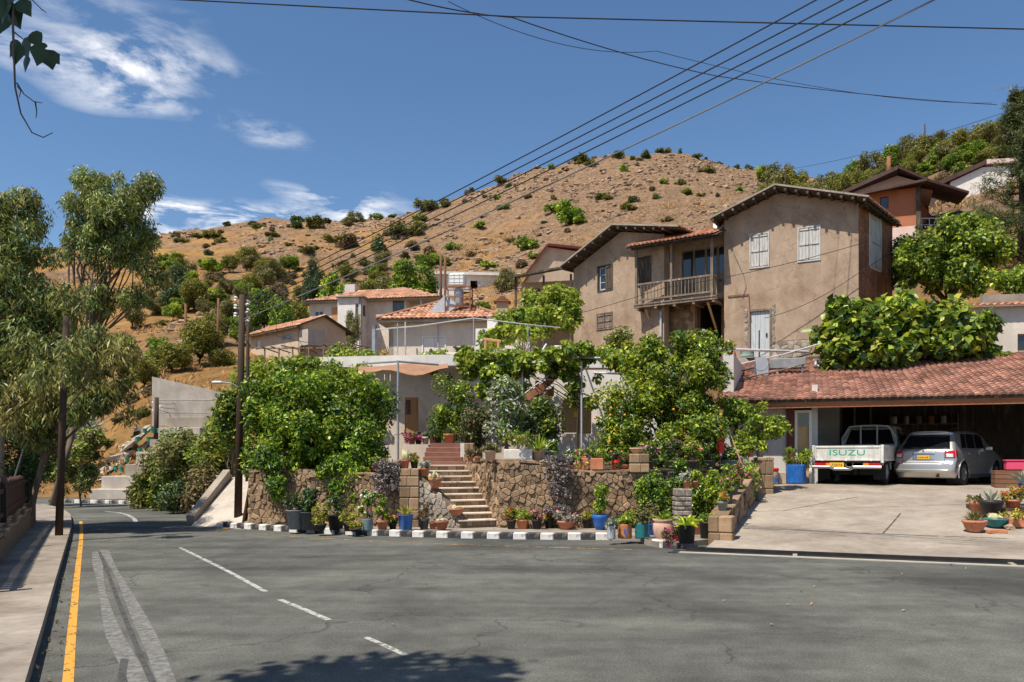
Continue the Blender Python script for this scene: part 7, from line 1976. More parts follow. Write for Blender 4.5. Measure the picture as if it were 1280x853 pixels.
for s_ in (-1,1):
    mb = MB(); mb.cbox(s_*W-.02, s_*W+.02, .0, 2.28, .63, 1.03, .006); sb = mb.build('side_board', M['truck_white'], tr_)
    mb = MB()
    for z in (.66,.995): mb.box(s_*W+(.018 if s_>0 else -.036), s_*W+(.036 if s_>0 else -.018), .03, 2.25, z-.02, z+.02)
    mb.build('side_rib', M['truck_white'], sb)
    mb = MB(); mb.cbox(s_*W-.035, s_*W+.035, -.035, .03, .58, 1.05, .008); mb.build('corner_post', M['truck_white'], tr_)
    # lamp cluster
    mb = MB(); mb.cbox(s_*.62-.2, s_*.62+.2, -.03, .05, .49, .58, .008); lc = mb.build('taillight', M['lens_red'], tr_)
    mb = MB(); mb.box(*sorted((s_*.40,s_*.53)), -.034, -.029, .495, .575); mb.build('indicator_lens', M['lens_amber'], lc)
    mb = MB(); mb.box(s_*.62-.22, s_*.62+.22, -.003, .02, .30 if s_>0 else .32, .49); 
    mb = MB(); mb.box(s_*.70-.15, s_*.70+.15, .42, .435, .14, .55); mb.build('mud_flap', M['rubber'], tr_)
    for y in (.85,3.75): wheel(tr_, s_*.70, y, .34, .19, s_, 'galv', 9)
    mb = MB(); mb.tube([(s_*.72,2.32,1.0),(s_*.72,2.32,1.28),(s_*.52,2.32,1.60)], .028, 8); mb.build('rack_post', M['pipe_white'], tr_)
    mb = MB(); mb.tube([(s_*.22,2.32,1.0),(s_*.22,2.32,1.61)], .024, 8); mb.build('rack_upright', M['pipe_white'], tr_)
    mb = MB(); mb.bar((s_*.78,.4,.52),(s_*.78,.4,.63),.04,.04); mb.bar((s_*.78,1.3,.40),(s_*.78,1.3,.63),.04,.04); mb.build('bed_bracket', M['truck_white'], tr_)
mb = MB(); mb.tube([(-.52,2.32,1.60),(-.2,2.32,1.625),(.2,2.32,1.625),(.52,2.32,1.60)], .028, 8); mb.build('rack_top', M['pipe_white'], tr_)
mb = MB(); mb.box(-W+.03,W-.03,.02,2.28,.60,.645); mb.build('bed_floor', M['black_metal'], tr_)
mb = MB(); mb.box(-W+.02,W-.02,2.26,2.30,.63,1.03); mb.build('headboard', M['truck_white'], tr_)
mb = MB()
for x in (-.38,.38): mb.box(x-.04,x+.04,.05,4.6,.42,.56)
mb.box(-W,W,.02,.08,.575,.628); mb.box(-.6,.6,.8,.9,.25,.42); mb.lathe([(.02,-.14),(.13,-.1),(.13,.1),(.02,.14)],12,(0,.85,.36)); mb.tube([(-.65,.85,.34),(.65,.85,.34)],.05,8); mb.build('chassis', M['black_metal'], tr_)
mb = MB(); mb.tube([(-.86,-.12,.47),(-.40,-.14,.47),(-.30,-.10,.42),(.10,-.10,.42),(.20,-.14,.47),(.86,-.12,.47)], .042, 10); mb.build('rear_bumper', M['chrome'], tr_)
mb = MB(); mb.tube([(.0,-.13,.56),(.0,-.14,.50),(.05,-.14,.47),(.13,-.14,.47),(.17,-.14,.50),(.17,-.13,.57)], .015, 6); mb.build('tow_hook', M['chrome'], tr_)
mb = MB(); mb.box(-.42,-.06,-.08,-.065,.44,.59); np_ = mb.build('number_plate', M['plate_yellow'], tr_); lettering('72R74', .105, 'letter_dark', np_, (-.24,-.0815,.515), (R(90),0,0), 1.0, .001)
# cab
prof = [(2.36,.55),(2.36,1.02),(2.44,1.30),(2.52,1.55),(2.70,1.62),(3.35,1.62),(3.55,1.56),(3.98,1.08),(4.70,.96),(4.86,.80),(4.88,.50)]
mb = MB(); n = len(prof); vs_ = []
for k, x in enumerate((-1.,-.93,.93,1.)):
    for y, z in prof:
        t_ = max(0,(z-1.02)/.6); wd_ = .80-.17*t_; ins = .0 if abs(x) < .99 else .03
        vs_.append((wd_*(1 if x > 0 else -1)*(.95 if abs(x)<.99 else 1.), y + (0 if abs(x)<.99 else (ins if y < 3 else -ins)), z - (ins if z > 1.0 else 0)))
f = []
for k in range(3):
    for i in range(n-1): f.append((k*n+i, (k+1)*n+i, (k+1)*n+i+1, k*n+i+1))
f.append(tuple(range(n))); f.append(tuple(3*n+i for i in range(n))[::-1]); f += [(0,n,n+n-1,n-1),(n,2*n,3*n-1,2*n-1),(2*n,3*n,4*n-1,3*n-1)]
mb.add(vs_, [q[::-1] for q in f]); cab = mb.build('cab', M['truck_white'], tr_)
mb = MB(); v = [(-.66,2.385,1.10),(.66,2.385,1.10),(.52,2.50,1.52),(-.52,2.50,1.52)]; mb.add([(a,b-.012,c) for a,b,c in v]+[(a,b+.02,c) for a,b,c in v], [(0,1,2,3),(0,4,5,1),(1,5,6,2),(2,6,7,3),(3,7,4,0)]); mb.build('rear_window', M['car_glass'], tr_)
for s_ in (-1,1):
    v = [(2.62,1.08),(3.80,1.08),(3.50,1.50),(2.70,1.53)]; mb = MB(); mb.add([(s_*(.80-.17*max(0,(z-1.02)/.6)+.006),y,z) for y,z in v], [(0,1,2,3)[::s_]]); mb.build('side_window', M['car_glass'], tr_)
    mb = MB(); mb.cbox(s_*.95-.08,s_*.95+.08,3.62,3.70,1.08,1.24,.02); mb.bar((s_*.8,3.66,1.12),(s_*.9,3.66,1.14),.02); mb.build('mirror', M['black_plastic'], tr_)

# ------------------------------------------------------------------ potted plants
POTS = {
 'pot':   [(.72,0),(.95,.80),(1.06,.80),(1.08,1.0),(.95,1.0),(.90,.90)],
 'tub':   [(.82,0),(.98,.95),(1.04,.95),(1.04,1.0),(.94,1.0),(.92,.92)],
 'bowl':  [(.50,0),(.78,.30),(.97,.75),(1.06,.82),(1.06,1.0),(.96,1.0),(.90,.88)],
 'jar':   [(.62,0),(.88,.25),(1.0,.55),(.96,.80),(.82,.88),(1.0,.93),(1.02,1.0),(.86,1.0),(.82,.92)],
 'cyl':   [(.94,0),(.98,.1),(.96,.9),(1.0,1.0),(.9,1.0),(.88,.92)],
}
POT_CACHE = {}
def pot_mesh(kind, mat):
    k = (kind, mat)
    if k not in POT_CACHE:
        mb = MB(); mb.lathe(POTS[kind], 20); o = mb.build('pot', M[mat], None, True); me = o.data; bpy.data.objects.remove(o)
        POT_CACHE[k] = me
    return POT_CACHE[k]
mb = MB(); mb.lathe([(.0,-.01),(.9,0),(.9,.01),(.3,.03)], 14); _o = mb.build('soil', M['soil']); SOIL = _o.data; bpy.data.objects.remove(_o)
def plant(t, kind, w, h0, h, seed, mat=None, fl=None):
    """w = pot radius, h0 = rim height, h = plant height above the rim; returns nothing, adds parts"""
    g = random.Random(seed); r = max(w, .05)
    if kind in ('bushy','low','tall','airy','trail'):
        sp = {'bushy':1.35,'low':1.2,'tall':1.0,'airy':1.3,'trail':1.5}[kind]
        n = {'bushy':16,'low':12,'tall':20,'airy':16,'trail':18}[kind]
        cl = []
        for k in range(n):
            a = g.uniform(0,2*PI); q = g.random()**.6*r*sp; z = h0 + h*(.12+.78*g.random()) if kind != 'trail' else h0 + h*g.uniform(-.7,.7)
            if kind == 'tall': q *= .5+.6*(z-h0)/h
            cl.append((q*math.cos(a), q*math.sin(a), z, max(.035, .26*min(r*1.2,h))*(.7+.6*g.random())))
        nl = int(min(1500, 260+ 9000*r*h*(1.1 if kind != 'airy' else .6)))
        parts = [(*leaf_arrays(cl, nl, .055 if kind != 'tall' else .075, .5, 0, .35, .15, seed), mat or 'leaf_hedge')]
        if fl: parts.append((*leaf_arrays([(a,b,c+.02,d*1.1) for a,b,c,d in cl], 46 if fl != 'petal_white' else 80, .05, .9, 0, .5, .75, seed+1), fl))
        foliage('foliage', parts, t)
        mb = MB()
        for k in range(6):
            c = cl[k]; mb.tube([(0,0,h0-.03),(c[0]*.4,c[1]*.4,h0+(c[2]-h0)*.6),(c[0],c[1],c[2])], [.008,.006,.003], 5)
        mb.build('stem', M['bark'], t)
    elif kind in ('spiky','palm','aloe'):
        n = {'spiky':60,'palm':34,'aloe':22}[kind]; cl = []
        gg = np.random.default_rng(seed); V = []; var = []
        for k in range(n):
            a = g.uniform(0,2*PI); el = R(g.uniform(25,85)) if kind != 'palm' else R(g.uniform(15,70)); L_ = h*g.uniform(.7,1.1)
            d = Vector((math.cos(a)*math.cos(el), math.sin(a)*math.cos(el), math.sin(el))); sd2 = d.cross(Vector((0,0,1))).normalized()
            p0 = Vector((d.x*r*.3, d.y*r*.3, h0)); wd_ = {'spiky':.028,'palm':.06,'aloe':.05}[kind]
            e = p0 + d*L_ - Vector((0,0,L_*(.35 if kind == 'palm' else .08))); m_ = p0 + d*L_*.5
            V += [p0, m_+sd2*wd_*.5, e, m_-sd2*wd_*.5]; var.append(.3+.6*g.random())
        foliage('blades', [(np.array([list(v) for v in V]), np.array(var), mat or 'leaf_jade')], t)
    elif kind == 'ball':
        mb = MB(); rr = r*.95; mb.lathe([(rr*math.cos(a)*(1), h0+rr*.75+rr*math.sin(a)) for a in [R(-70+20*k) for k in range(9)]], 18); mb.build('cactus', M['cactus_dark'], t, True)
    elif kind == 'cactus':
        for k in range(9):
            a = g.uniform(0,2*PI); q = r*.75*g.random(); rr = r*g.uniform(.24,.36); x, y = q*math.cos(a), q*math.sin(a); hh = rr*g.uniform(1.0,2.0)
            mb = MB(); mb.lathe([(rr*.7,0),(rr,hh*.4),(rr*.9,hh*.75),(rr*.5,hh*.97),(rr*.1,hh)], 10, (x,y,h0-.02)); mb.build('cactus', M[mat or 'cactus_pale'], t, True)
    elif kind == 'columns':
        for k in range(9):
            a = g.uniform(0,2*PI); q = r*1.1*g.random(); x, y = q*math.cos(a), q*math.sin(a); hh = h*g.uniform(.45,1.0); rr = .035*g.uniform(.8,1.2)
            mb = MB(); mb.tube([(x,y,h0-.05),(x*1.1,y*1.1,h0+hh*.5),(x*1.15+g.uniform(-.03,.03),y*1.15,h0+hh)], [rr,rr*1.05,rr*.6], 8); mb.build('cactus', M[mat or 'cactus'], t, True)
def potted(px, Y, z, wpx, hpx, kind, mat, pk, ph, label, seed=0, pmat=None, fl=None, name='potted_plant'):
    k = Y/1000; w_ = wpx*k/2; h_ = hpx*k
    t = thing(name, label, 'potted plant', (X(px, Y), Y, z), random.Random(seed+int(px)).uniform(0,6))
    if kind == 'box':
        mb = MB(); mb.cbox(-w_,w_,-min(w_,.16),min(w_,.16),0,h_,.012); mb.box(-w_*.96,w_*.96,-min(w_,.16)*.9,min(w_,.16)*.9,h_,h_+.008); p = mb.build('pot', M[mat], t); t.rotation_euler = (0,0,R(-4))
    else:
        p = bpy.data.objects.new('pot', pot_mesh(kind, mat)); C.objects.link(p); p.parent = t; p.scale = (w_, w_, h_)
        s_ = bpy.data.objects.new('soil', SOIL); C.objects.link(s_); s_.parent = t; s_.location = (0,0,h_*.93); s_.scale = (w_, w_, 1)
    if pk: plant(t, pk, w_, h_*.95, ph*k, seed*13+int(px), pmat, fl)
    return t
zp = lambda Y: roadz(0, Y)+ZP-.012
Yp = lambda py: (EYE-.08)*1000/(py-570)
def pave(px, py, *a, **k):
    Y = Yp(py)
    for _ in range(8): z = roadz(X(px,Y),Y)+ZP-.012; Y = (EYE-z)*1000/(py-570)
    return potted(px, Y, z, *a, **k)
# along the pavement under the hedge wall
pave(369,661.5,22,24,'tub','grey_plastic','bushy',22,'grey plastic tub with dark shrub under the hedge wall',1,'leaf_dark')
pave(386,662,20,22,'tub','dark_plastic','tall',40,'dark tub with tall broad-leaved plant under the hedge wall',2,'leaf_dark')
pave(400,664,16,9,'bowl','black_plastic','bushy',26,'yellow-green feathery cypress bush on the pavement',3,'leaf_yellow')
pave(420,662,20,18,'tub','black_plastic','bushy',26,'black tub with dark bush beside the feathery cypress',4,'leaf_dark')
pave(436,664,14,10,'pot','black_plastic','bushy',24,'small black pot with pale fern fronds',5,'leaf_yellow')
pave(444,665,16,4,'bowl','black_plastic','low',8,'flat tuft of golden stonecrop at the kerb',6,'leaf_yellow')
pave(459,663.5,15,15,'cyl','teal_grey','bushy',38,'teal-grey round pot with a leafy white-flowered bush',7,'leaf_hedge','petal_white')
pave(478,663.5,14,13,'pot','terracotta','airy',40,'terracotta pot with tall yellow-green shrub',8,'leaf_jade')
pave(491,662.5,10,9,'pot','black_plastic','low',8,'small black pot with red blooms',9,'leaf_hedge','petal_red')
pave(507,663.5,19,20,'tub','blue_glaze','spiky',16,'big blue pot bristling with yellow-green blades',10,'leaf_yellow')
pave(530,662,13,13,'pot','dark_plastic','airy',22,'dark grey pot with brownish twiggy plant',11,'leaf_dry')
pave(541,662,9,9,'pot','terracotta_dark','cactus',6,'small brown pot with cactus beside the steps',12)
pave(552,663,17,12,'bowl','terracotta_dark','cactus',9,'brown clay bowl of cacti at the foot of the cheek wall',13)
# on the cheek wall and steps
potted(570,17.72,.33,18,9,'bowl','terracotta','cactus',8,'terracotta bowl of round cacti on the lower steps',14)
potted(544,17.95,.92,16,13,'bowl','terracotta','columns',10,'terracotta pot of small columnar cacti halfway up the steps',15,'cactus_pale')
potted(530,18.15,1.19,13,10,'pot','terracotta','low',8,'terracotta pot with pale succulents near the top of the steps',16,'leaf_grey')
potted(505,18.2,1.36,14,11,'pot','terracotta','columns',14,'bright terracotta pot of cacti on the squared pillar',17,'cactus_pale')
potted(518,18.3,1.36,10,9,'pot','black_plastic','low',10,'black pot with red and white blooms on the pillar',18,'leaf_hedge','petal_red')
potted(482,18.35,1.30,12,9,'pot','black_plastic','spiky',9,'black pot with spiky plant on the hedge wall',19)
potted(470,18.4,1.30,11,6,'pot','terracotta_dark','low',12,'brown pot with leafy plant on the hedge wall',20,'leaf_jade')
# landing in front of the house
for px, kd, mt, pk, ph, pm_, lab in ((515,'pot','terracotta','low',5,'leaf_dry','terracotta pot on the landing before the white wall'),(523,'pot','black_plastic','ball',5,None,'black pot with a dark barrel cactus on the landing'),(532,'pot','white_paint','ball',8,None,'white pot with a dark ball cactus on the landing'),(541,'tub','terracotta_pale','low',5,'leaf_dark','beige pot on the landing'),(548,'pot','black_plastic','bushy',9,'leaf_dark','black pot with small dark bush on the landing')):
    potted(px, 24.0, 2.0, 9, 9, kd, mt, pk, ph, lab, 21, pm_)
potted(562,22.6,2.0,13,12,'pot','terracotta','spiky',12,'large terracotta pot beside the landing post',22,'leaf_dark')
# on the garden wall between steps and corner
WT = 1.545
potted(588,18.1,1.52,8,6,'pot','terracotta','low',9,'small orange clay pot at the head of the steps',23,'leaf_dry')
potted(597,18.05,1.52,8,6,'pot','terracotta','airy',14,'small clay pot with dry twigs at the head of the steps',24,'leaf_dry')
potted(613,17.9,WT,14,12,'tub','terracotta_pale','bushy',10,'pale clay tub with greyish plant next to the trough',25,'leaf_olive')
potted(648,17.85,WT+.03,35,12,'box','white_stone','airy',24,'white stone trough with grasses and pale pink blooms on the wall',26,'leaf_jade','petal_pink')
potted(672,17.9,WT,14,12,'tub','terracotta_pale','spiky',26,'clay tub of long grass blades beside the trough',27,'leaf_hedge')
potted(690,17.95,1.40,13,14,'tub','white_stone','bushy',20,'white pot of white daisies on the wall',28,'leaf_hedge','petal_white')
potted(711,17.85,1.34,14,5,'bowl','terracotta_dark','bushy',22,'brown bowl with a white-flowering bush above the grey creeper',29,'leaf_hedge','petal_white')
potted(728,17.8,1.345,14,14,'box','terracotta','trail',16,'terracotta box with trailing yellow-green plant on the wall',30,'leaf_jade','petal_pink')
potted(746,17.75,1.345,16,14,'box','terracotta','bushy',22,'terracotta box with bushy green plant on the wall',31,'leaf_jade')
potted(769,17.7,1.345,9,12,'pot','red_plastic','trail',14,'red pot with trailing red flowers on the wall',32,'leaf_dark','petal_red')
potted(780,17.75,1.345,18,6,'bowl','terracotta_dark','low',12,'brown bowl of dark leaves and red blooms on the wall',33,'leaf_dark','petal_red')
potted(796,17.58,1.70,18,7,'bowl','terracotta_pale',None,0,'pale clay bowl on the small square pillar',34)
# pavement right of the steps
pave(639,661.5,12,11,'pot','black_plastic','bushy',16,'black pot with green plant and red buds by the steps',35,'leaf_hedge','petal_red')
pave(653,661.5,15,12,'pot','terracotta','bushy',13,'terracotta pot with fresh green herb below the wall',36,'leaf_jade')
pave(671,661.5,13,12,'pot','black_plastic','low',10,'black pot with pinkish dry blooms below the wall',37,'leaf_dry','petal_pink')
pave(686,660.5,12,11,'pot','black_plastic','low',8,'black pot with red flowering succulent under the grey creeper',38,'leaf_hedge','petal_red')
pave(708,662,22,11,'bowl','terracotta','low',11,'wide terracotta bowl full of pink flowers',39,'leaf_grey','petal_pink')
pave(733,660.5,11,12,'pot','black_plastic','low',8,'black pot with small orange-green plant under the wall',40,'leaf_yellow')
pave(750,662.5,20,19,'bowl','blue_glaze','tall',40,'blue glazed bowl with a tall leafy sapling',41,'leaf_jade')
pave(764,674,11,17,'cyl','pipe_grey','low',11,'pale grey cylinder pot with silvery succulent at the kerb',42,'leaf_grey')
pave(781,673,18,18,'cyl','orange_paint','bushy',14,'orange tin pot smeared with blue paint',43,'leaf_jade')
pave(802,673,17,19,'cyl','teal_glaze','bushy',26,'teal tin pot with olive-green bush',44,'leaf_olive')
pave(815,669,12,14,'tub','blue_glaze','bushy',30,'small blue tub half hidden by the big clay jar',45,'leaf_olive')
pave(829,676,26,27,'jar','terracotta_pale','spiky',14,'big pale clay jar with pointed leaves',46,'leaf_hedge')
pave(858,679,23,23,'tub','black_plastic','palm',24,'large black tub with a young cycad palm',47,'leaf_jade')
pave(845,676,9,8,'pot','red_plastic','low',8,'small red pot with crimson blooms behind the cycad',48,'leaf_hedge','petal_red')
pave(836,684,5,3,'bowl','terracotta_dark','airy',20,'purple-leaved plant sprouting at the kerb nose',49,'leaf_dry','petal_magenta')
pave(884,673,20,20,'tub','black_plastic','bushy',12,'black tub with bright green plant against the driveway wall',50,'leaf_jade')
pave(872,668,14,16,'pot','terracotta','low',6,'terracotta pot between the two black tubs',51,'leaf_hedge')
pave(790,660,16,14,'tub','black_plastic','bushy',22,'black tub with yellow-green bush behind the orange tin',52,'leaf_yellow')
pave(770,655,14,12,'tub','dark_plastic','bushy',20,'dark tub with olive bush behind the sapling',53,'leaf_olive')
pave(806,652,12,14,'pot','dark_plastic','columns',34,'pot of slim green column cacti before the corner wall',54,'cactus')
pave(840,655,14,14,'tub','dark_plastic','columns',52,'tall cluster of candle cacti in a dark tub at the corner',55,'cactus')
pave(822,650,14,12,'tub','terracotta_dark','bushy',34,'leafy plant in a brown pot behind the clay jar',56,'leaf_jade')
pave(866,652,14,12,'tub','dark_plastic','bushy',26,'rounded green bush in a dark tub behind the cycad',57,'leaf_hedge')
pave(884,650,16,14,'tub','dark_plastic','bushy',34,'white-flowering bush in a dark tub beside the block plinth',58,'leaf_hedge','petal_white')
# on the plinth and the corner wall
potted(859,16.5,.98,9,9,'pot','terracotta','low',12,'terracotta pot of grey succulents on the block plinth',59,'leaf_grey')
potted(869,16.6,.98,9,9,'pot','terracotta','bushy',14,'terracotta pot of green leaves on the block plinth',60,'leaf_jade')
for px, Y, ph, pm_, fl, lab in ((812,18.0,24,'leaf_dark','petal_magenta','dark rose bush with magenta roses above the corner wall'),(842,18.5,30,'leaf_dark','petal_pink','rose bush with pink roses above the corner wall'),(866,18.9,26,'leaf_jade','petal_pink','pale green bush with small pink blooms above the corner wall'),(886,19.3,28,'leaf_hedge','petal_white','leafy bush with white blooms above the corner wall')):
    potted(px, Y, 1.34, 18, 10, 'tub', 'dark_plastic', 'airy', ph, lab, 61, pm_, fl)
potted(912,19.6,1.33,24,11,'tub','teal_grey','airy',16,'grey-green basin with white geraniums at the top of the wall',62,'leaf_hedge','petal_white')
potted(938,19.6,1.62,9,9,'pot','terracotta_dark','bushy',12,'brown pot with green plant on the top pillar',63,'leaf_jade')
potted(950,19.75,1.62,10,9,'pot','grey_plastic','spiky',9,'grey pot with spiky plant on the top pillar',64,'leaf_jade')
# along the low driveway wall
for i, (f_, w_, pm_, fl, lab) in enumerate(((.06,13,'leaf_yellow','petal_red','grey pot with yellow-green leaves and a red rose on the wall end'),(.17,12,'leaf_jade','petal_pink','dark pot with a tall pink-flowered bush on the low wall'),(.28,12,'leaf_jade','petal_magenta','dark pot with magenta flowers on the low wall'),(.40,11,'leaf_olive','petal_pink','dark pot with airy olive plant on the low wall'))):
    q = Vector((3.95,14.75,0)).lerp(Vector((6.5,20.6,0)), f_) + Vector((-.10,.10,0)); zt_ = .55+.155*6.38*f_
    potted(640+1000*q.x/q.y, q.y, zt_-.02, w_, 13, 'pot', 'grey_plastic' if i == 0 else 'dark_plastic', 'bushy' if i else 'low', 22 if i else 12, lab, 65+i, pm_, fl)
for i, (px, Y, z, ph, pm_, fl, lab) in enumerate(((905,16.2,.12,36,'leaf_jade','petal_pink','bushy pink-flowered plant behind the low wall'),(925,17.6,.12,34,'leaf_hedge','petal_white','rounded leafy plant behind the middle of the low wall'),(890,17.2,.12,34,'leaf_hedge','petal_magenta','purple-flowered bush behind the low wall'),(940,18.8,.5,26,'leaf_jade',None,'yellow-green bush behind the upper end of the low wall'))):
    potted(px, Y, z-.04, 18, 18, 'tub', 'dark_plastic', 'bushy', ph, lab, 80+i, pm_, fl)
# driveway side
dzp = lambda px, Y: drive_z(X(px, Y), Y)
potted(995,21.7,dzp(995,21.7),25,24,'cyl','blue_glaze','bushy',22,'blue plastic barrel with a rounded jade bush by the garage door',70,'leaf_jade')
potted(956,20.9,dzp(956,20.9),11,26,'cyl','grey_plastic',None,0,'tall grey bucket behind the driveway wall',71)
# cluster on the far side of the driveway
cz_ = lambda px, Y: drive_z(X(px,Y),Y)
potted(1218,14.6,cz_(1218,14.6),27,15,'bowl','terracotta','spiky',16,'terracotta bowl of grey-green spiky succulents at the driveway edge',72,'leaf_olive')
potted(1245,14.9,cz_(1245,14.9),27,12,'bowl','teal_glaze','cactus',10,'dark teal bowl of yellow cacti',73,'cactus_pale')
potted(1239,15.4,cz_(1239,15.4)+.14,27,18,'bowl','black_plastic','aloe',18,'black bowl of pale aloes behind the teal bowl',74,'leaf_grey')
potted(1266,15.5,cz_(1266,15.5)+.2,18,13,'pot','terracotta','bushy',18,'terracotta pot of yellow leaves and red flowers',75,'leaf_yellow','petal_red')
potted(1222,15.9,cz_(1222,15.9),18,20,'pot','terracotta','low',6,'tall terracotta pot behind the black bowl',76,'leaf_olive')
potted(1270,14.9,cz_(1270,14.9),30,11,'box','terracotta','low',10,'long terracotta trough beside the teal bowl',77,'leaf_yellow','petal_yellow')
potted(1281,16.4,cz_(1281,16.4)+.3,16,16,'tub','blue_glaze','spiky',22,'blue pot of long grey-green aloe blades',78,'leaf_grey')
potted(1300,15.6,cz_(1300,15.6)+.1,24,18,'pot','terracotta','bushy',20,'terracotta pot with leafy plant beside the long trough',79,'leaf_jade')
# ------------------------------------------------------------------ small things
# raised rubble edge and stones under the driveway pots
mb = MB(); g = random.Random(8); 
dm = thing('rockery', 'low rockery of earth holding the driveway flowerpots', 'rockery', (X(1262,15.9),15.9,cz_(1262,15.9)-.1))
mb.prism([(-.75,-.55),(1.6,-.75),(1.8,1.2),(-.3,1.0)], 0, .28); mb.build('earth', M['soil'], dm)
for k in range(14):
    a = k/13; mb = MB(); v, f = rock_verts(g, g.uniform(.08,.14)); x, y = (-.75+2.3*a, -.6-.15*a+g.uniform(-.05,.05)); mb.add([(x+p, y+q, .16+r) for p,q,r in v], f, 0, g.random()); mb.build('stone', M['rock'], dm, varattr=True)
for i, (px, py, s_, mt, lab, nm) in enumerate(((1262,642,.12,'rock','round pale stone lying by the teal bowl','stone'),(1279,636,.14,'rock','rough stone under the long trough','stone'))):
    Y = 14.7+.2*i; mb = MB(); v, f = rock_verts(g, s_); mb.add(v, f, 0, .8); o = mb.build(nm, M[mt], None, loc=(X(px,Y),Y,cz_(px,Y)+s_*.4), varattr=True); tag(o, lab, 'stone')
for i, px in enumerate((1240,1251)):
    Y = 14.45; mb = MB(); mb.cbox(-.10,.10,-.05,.05,0,.06,.006); o = mb.build('brick', M['terracotta'], None, loc=(X(px,Y),Y,cz_(px,Y)), rot=(0,0,.2-.5*i)); tag(o, ['red brick lying in front of the teal bowl','red brick angled beside the round pale stone'][i], 'brick')
# red crate and wooden box at the garage side
t = thing('storage_box', 'magenta plastic box at the side of the garage', 'box', (X(1268,19.6),19.6,cz_(1268,19.6)+.42), R(-20)); mb = MB(); mb.cbox(-.2,.2,-.15,.15,0,.22,.02); mb.build('bin', M['pink_plastic'], t); mb = MB(); mb.cbox(-.22,.22,-.17,.17,.22,.25,.01); mb.build('lid', M['pink_plastic'], t)
t = thing('wooden_crate', 'brown wooden crate under the magenta box', 'crate', (X(1262,19.6),19.6,cz_(1262,19.6)), R(-20))
for k in range(4): mb = MB(); mb.box(-.35,.45,-.2,.25,.105*k,.105*k+.095); mb.build('board', M['wood_brown'], t)
# canister with red lid and carton beside the blue barrel
q = (X(967,21.6),21.6,cz_(967,21.6)); t = thing('canister', 'beige canister with red lid by the garage wall', 'canister', q); mb = MB(); mb.lathe([(.12,0),(.125,.32),(.12,.36)],16); mb.build('drum', M['cardboard'], t, True); mb = MB(); mb.lathe([(.135,.36),(.135,.42),(.12,.44)],16); mb.build('lid', M['red_plastic'], t, True)
mb = MB(); mb.lathe([(.122,.06),(.128,.06),(.128,.16),(.122,.16)],16); mb.build('printed_band', M['paint_blue'], t)
mb = MB(); mb.cbox(-.10,.10,-.08,.08,0,.3,.005); o = mb.build('carton', M['cardboard'], None, loc=(X(977,21.75),21.75,cz_(977,21.75))); tag(o, 'plain brown carton next to the canister', 'carton')
# blue smear on the orange tin
for o in list(C.objects):
    if o.get('label') == 'orange tin pot smeared with blue paint':
        mb = MB(); w_ = 18*15.2/2000; 
        for a0, z0, z1 in ((-.2,.10,.2),(.0,.05,.17),(.15,.04,.09),(.3,.12,.22)):
            A_ = R(-95) - o.rotation_euler[2]; pts = [((w_*1.015)*math.cos(A_+a0+d_), (w_*1.015)*math.sin(A_+a0+d_), zz_) for zz_ in (z0,z1) for d_ in (0,.12)]
            mb.add(pts, [(0,1,3,2)])
        mb.build('paint_smear', M['paint_blue'], o)
# parasol folded in red, garden tools
t = thing('folded_parasol', 'folded red parasol leaning at the corner terrace', 'parasol', (X(900,19.4),19.4,1.34)); mb = MB(); mb.lathe([(.09,.35),(.11,.6),(.08,.95),(.03,1.15)],10); mb.build('canopy', M['red_plastic'], t); mb = MB(); mb.tube([(0,0,0),(0,0,1.2)],.02,8); mb.build('pole', M['wood_grey'], t)
mb = MB(); mb.tube([(0,0,0),(-.35,.1,1.0)],.018,6); o = mb.build('broom_handle', M['wood_ply'], None, loc=(X(930,19.3),19.3,1.3)); tag(o, 'bare wooden pole leaning over the driveway wall', 'pole')
# traffic cone, barrel, rod on the shelf by the old house
q = P(917,446,32.6); q.z = 5.42; t = thing('traffic_cone', 'orange traffic cone by the blue plank door', 'traffic cone', q); mb = MB(); mb.lathe([(.17,.03),(.04,.62),(.03,.63)],14); mb.build('cone', M['cone_orange'], t, True); mb = MB(); mb.cbox(-.2,.2,-.2,.2,0,.035,.008); mb.build('base', M['cone_orange'], t)
q = P(934,447,32.3); q.z = 5.42; t = thing('oil_drum', 'faded green rusty drum by the blue plank door', 'drum', q); mb = MB(); mb.lathe([(.27,0),(.285,.02),(.27,.04),(.27,.22),(.285,.24),(.27,.26),(.27,.46),(.285,.48),(.27,.50)],18); mb.build('shell', M['barrel_green'], t, True)
mb = MB(); mb.tube([(0,0,0),(0,0,1.25)],.025,6); o = mb.build('iron_rod', M['black_metal'], None, loc=(X(949,32),32,5.42)); tag(o, 'upright iron rod before the blue plank door', 'rod')
# vent duct, pallet and rods on the garage roof
def roof_pt(px, py):
    Y = 24.
    for _ in range(40):
        q = P(px, py, Y); s_ = (q.x-DA.x)*DN.x+(q.y-DA.y)*DN.y; zt_ = rzz(s_)+.06; Y += (zt_-q.z)*2.0 if abs(zt_-q.z) < 3 else .3
    return P(px, py, Y)
q = dpt(.75,12.6); zr_ = rzz(12.6)+.04
t = thing('vent_duct', 'bent galvanised vent duct lying on the garage roof', 'duct', (q.x,q.y,zr_), grz); mb = MB(); mb.box(-.25,.18,-.2,.2,-.02,.42); mb.tube([(-.04,-.21,.34),(-.04,.21,.34)],.22,16); mb.build('elbow', M['galv'], t); mb = MB(); mb.cbox(.2,1.3,.05,.4,.2,.52,.02); mb.build('trunking', M['grey_plastic'], t)
for x in (.4,1.15): mb = MB(); mb.box(x,x+.06,.1,.35,-.0,.2); mb.build('foot', M['galv'], t)
q = dpt(2.3,13.6); t = thing('pallet', 'small white slatted rack on the garage roof', 'rack', (q.x,q.y,rzz(13.6)+.1), grz)
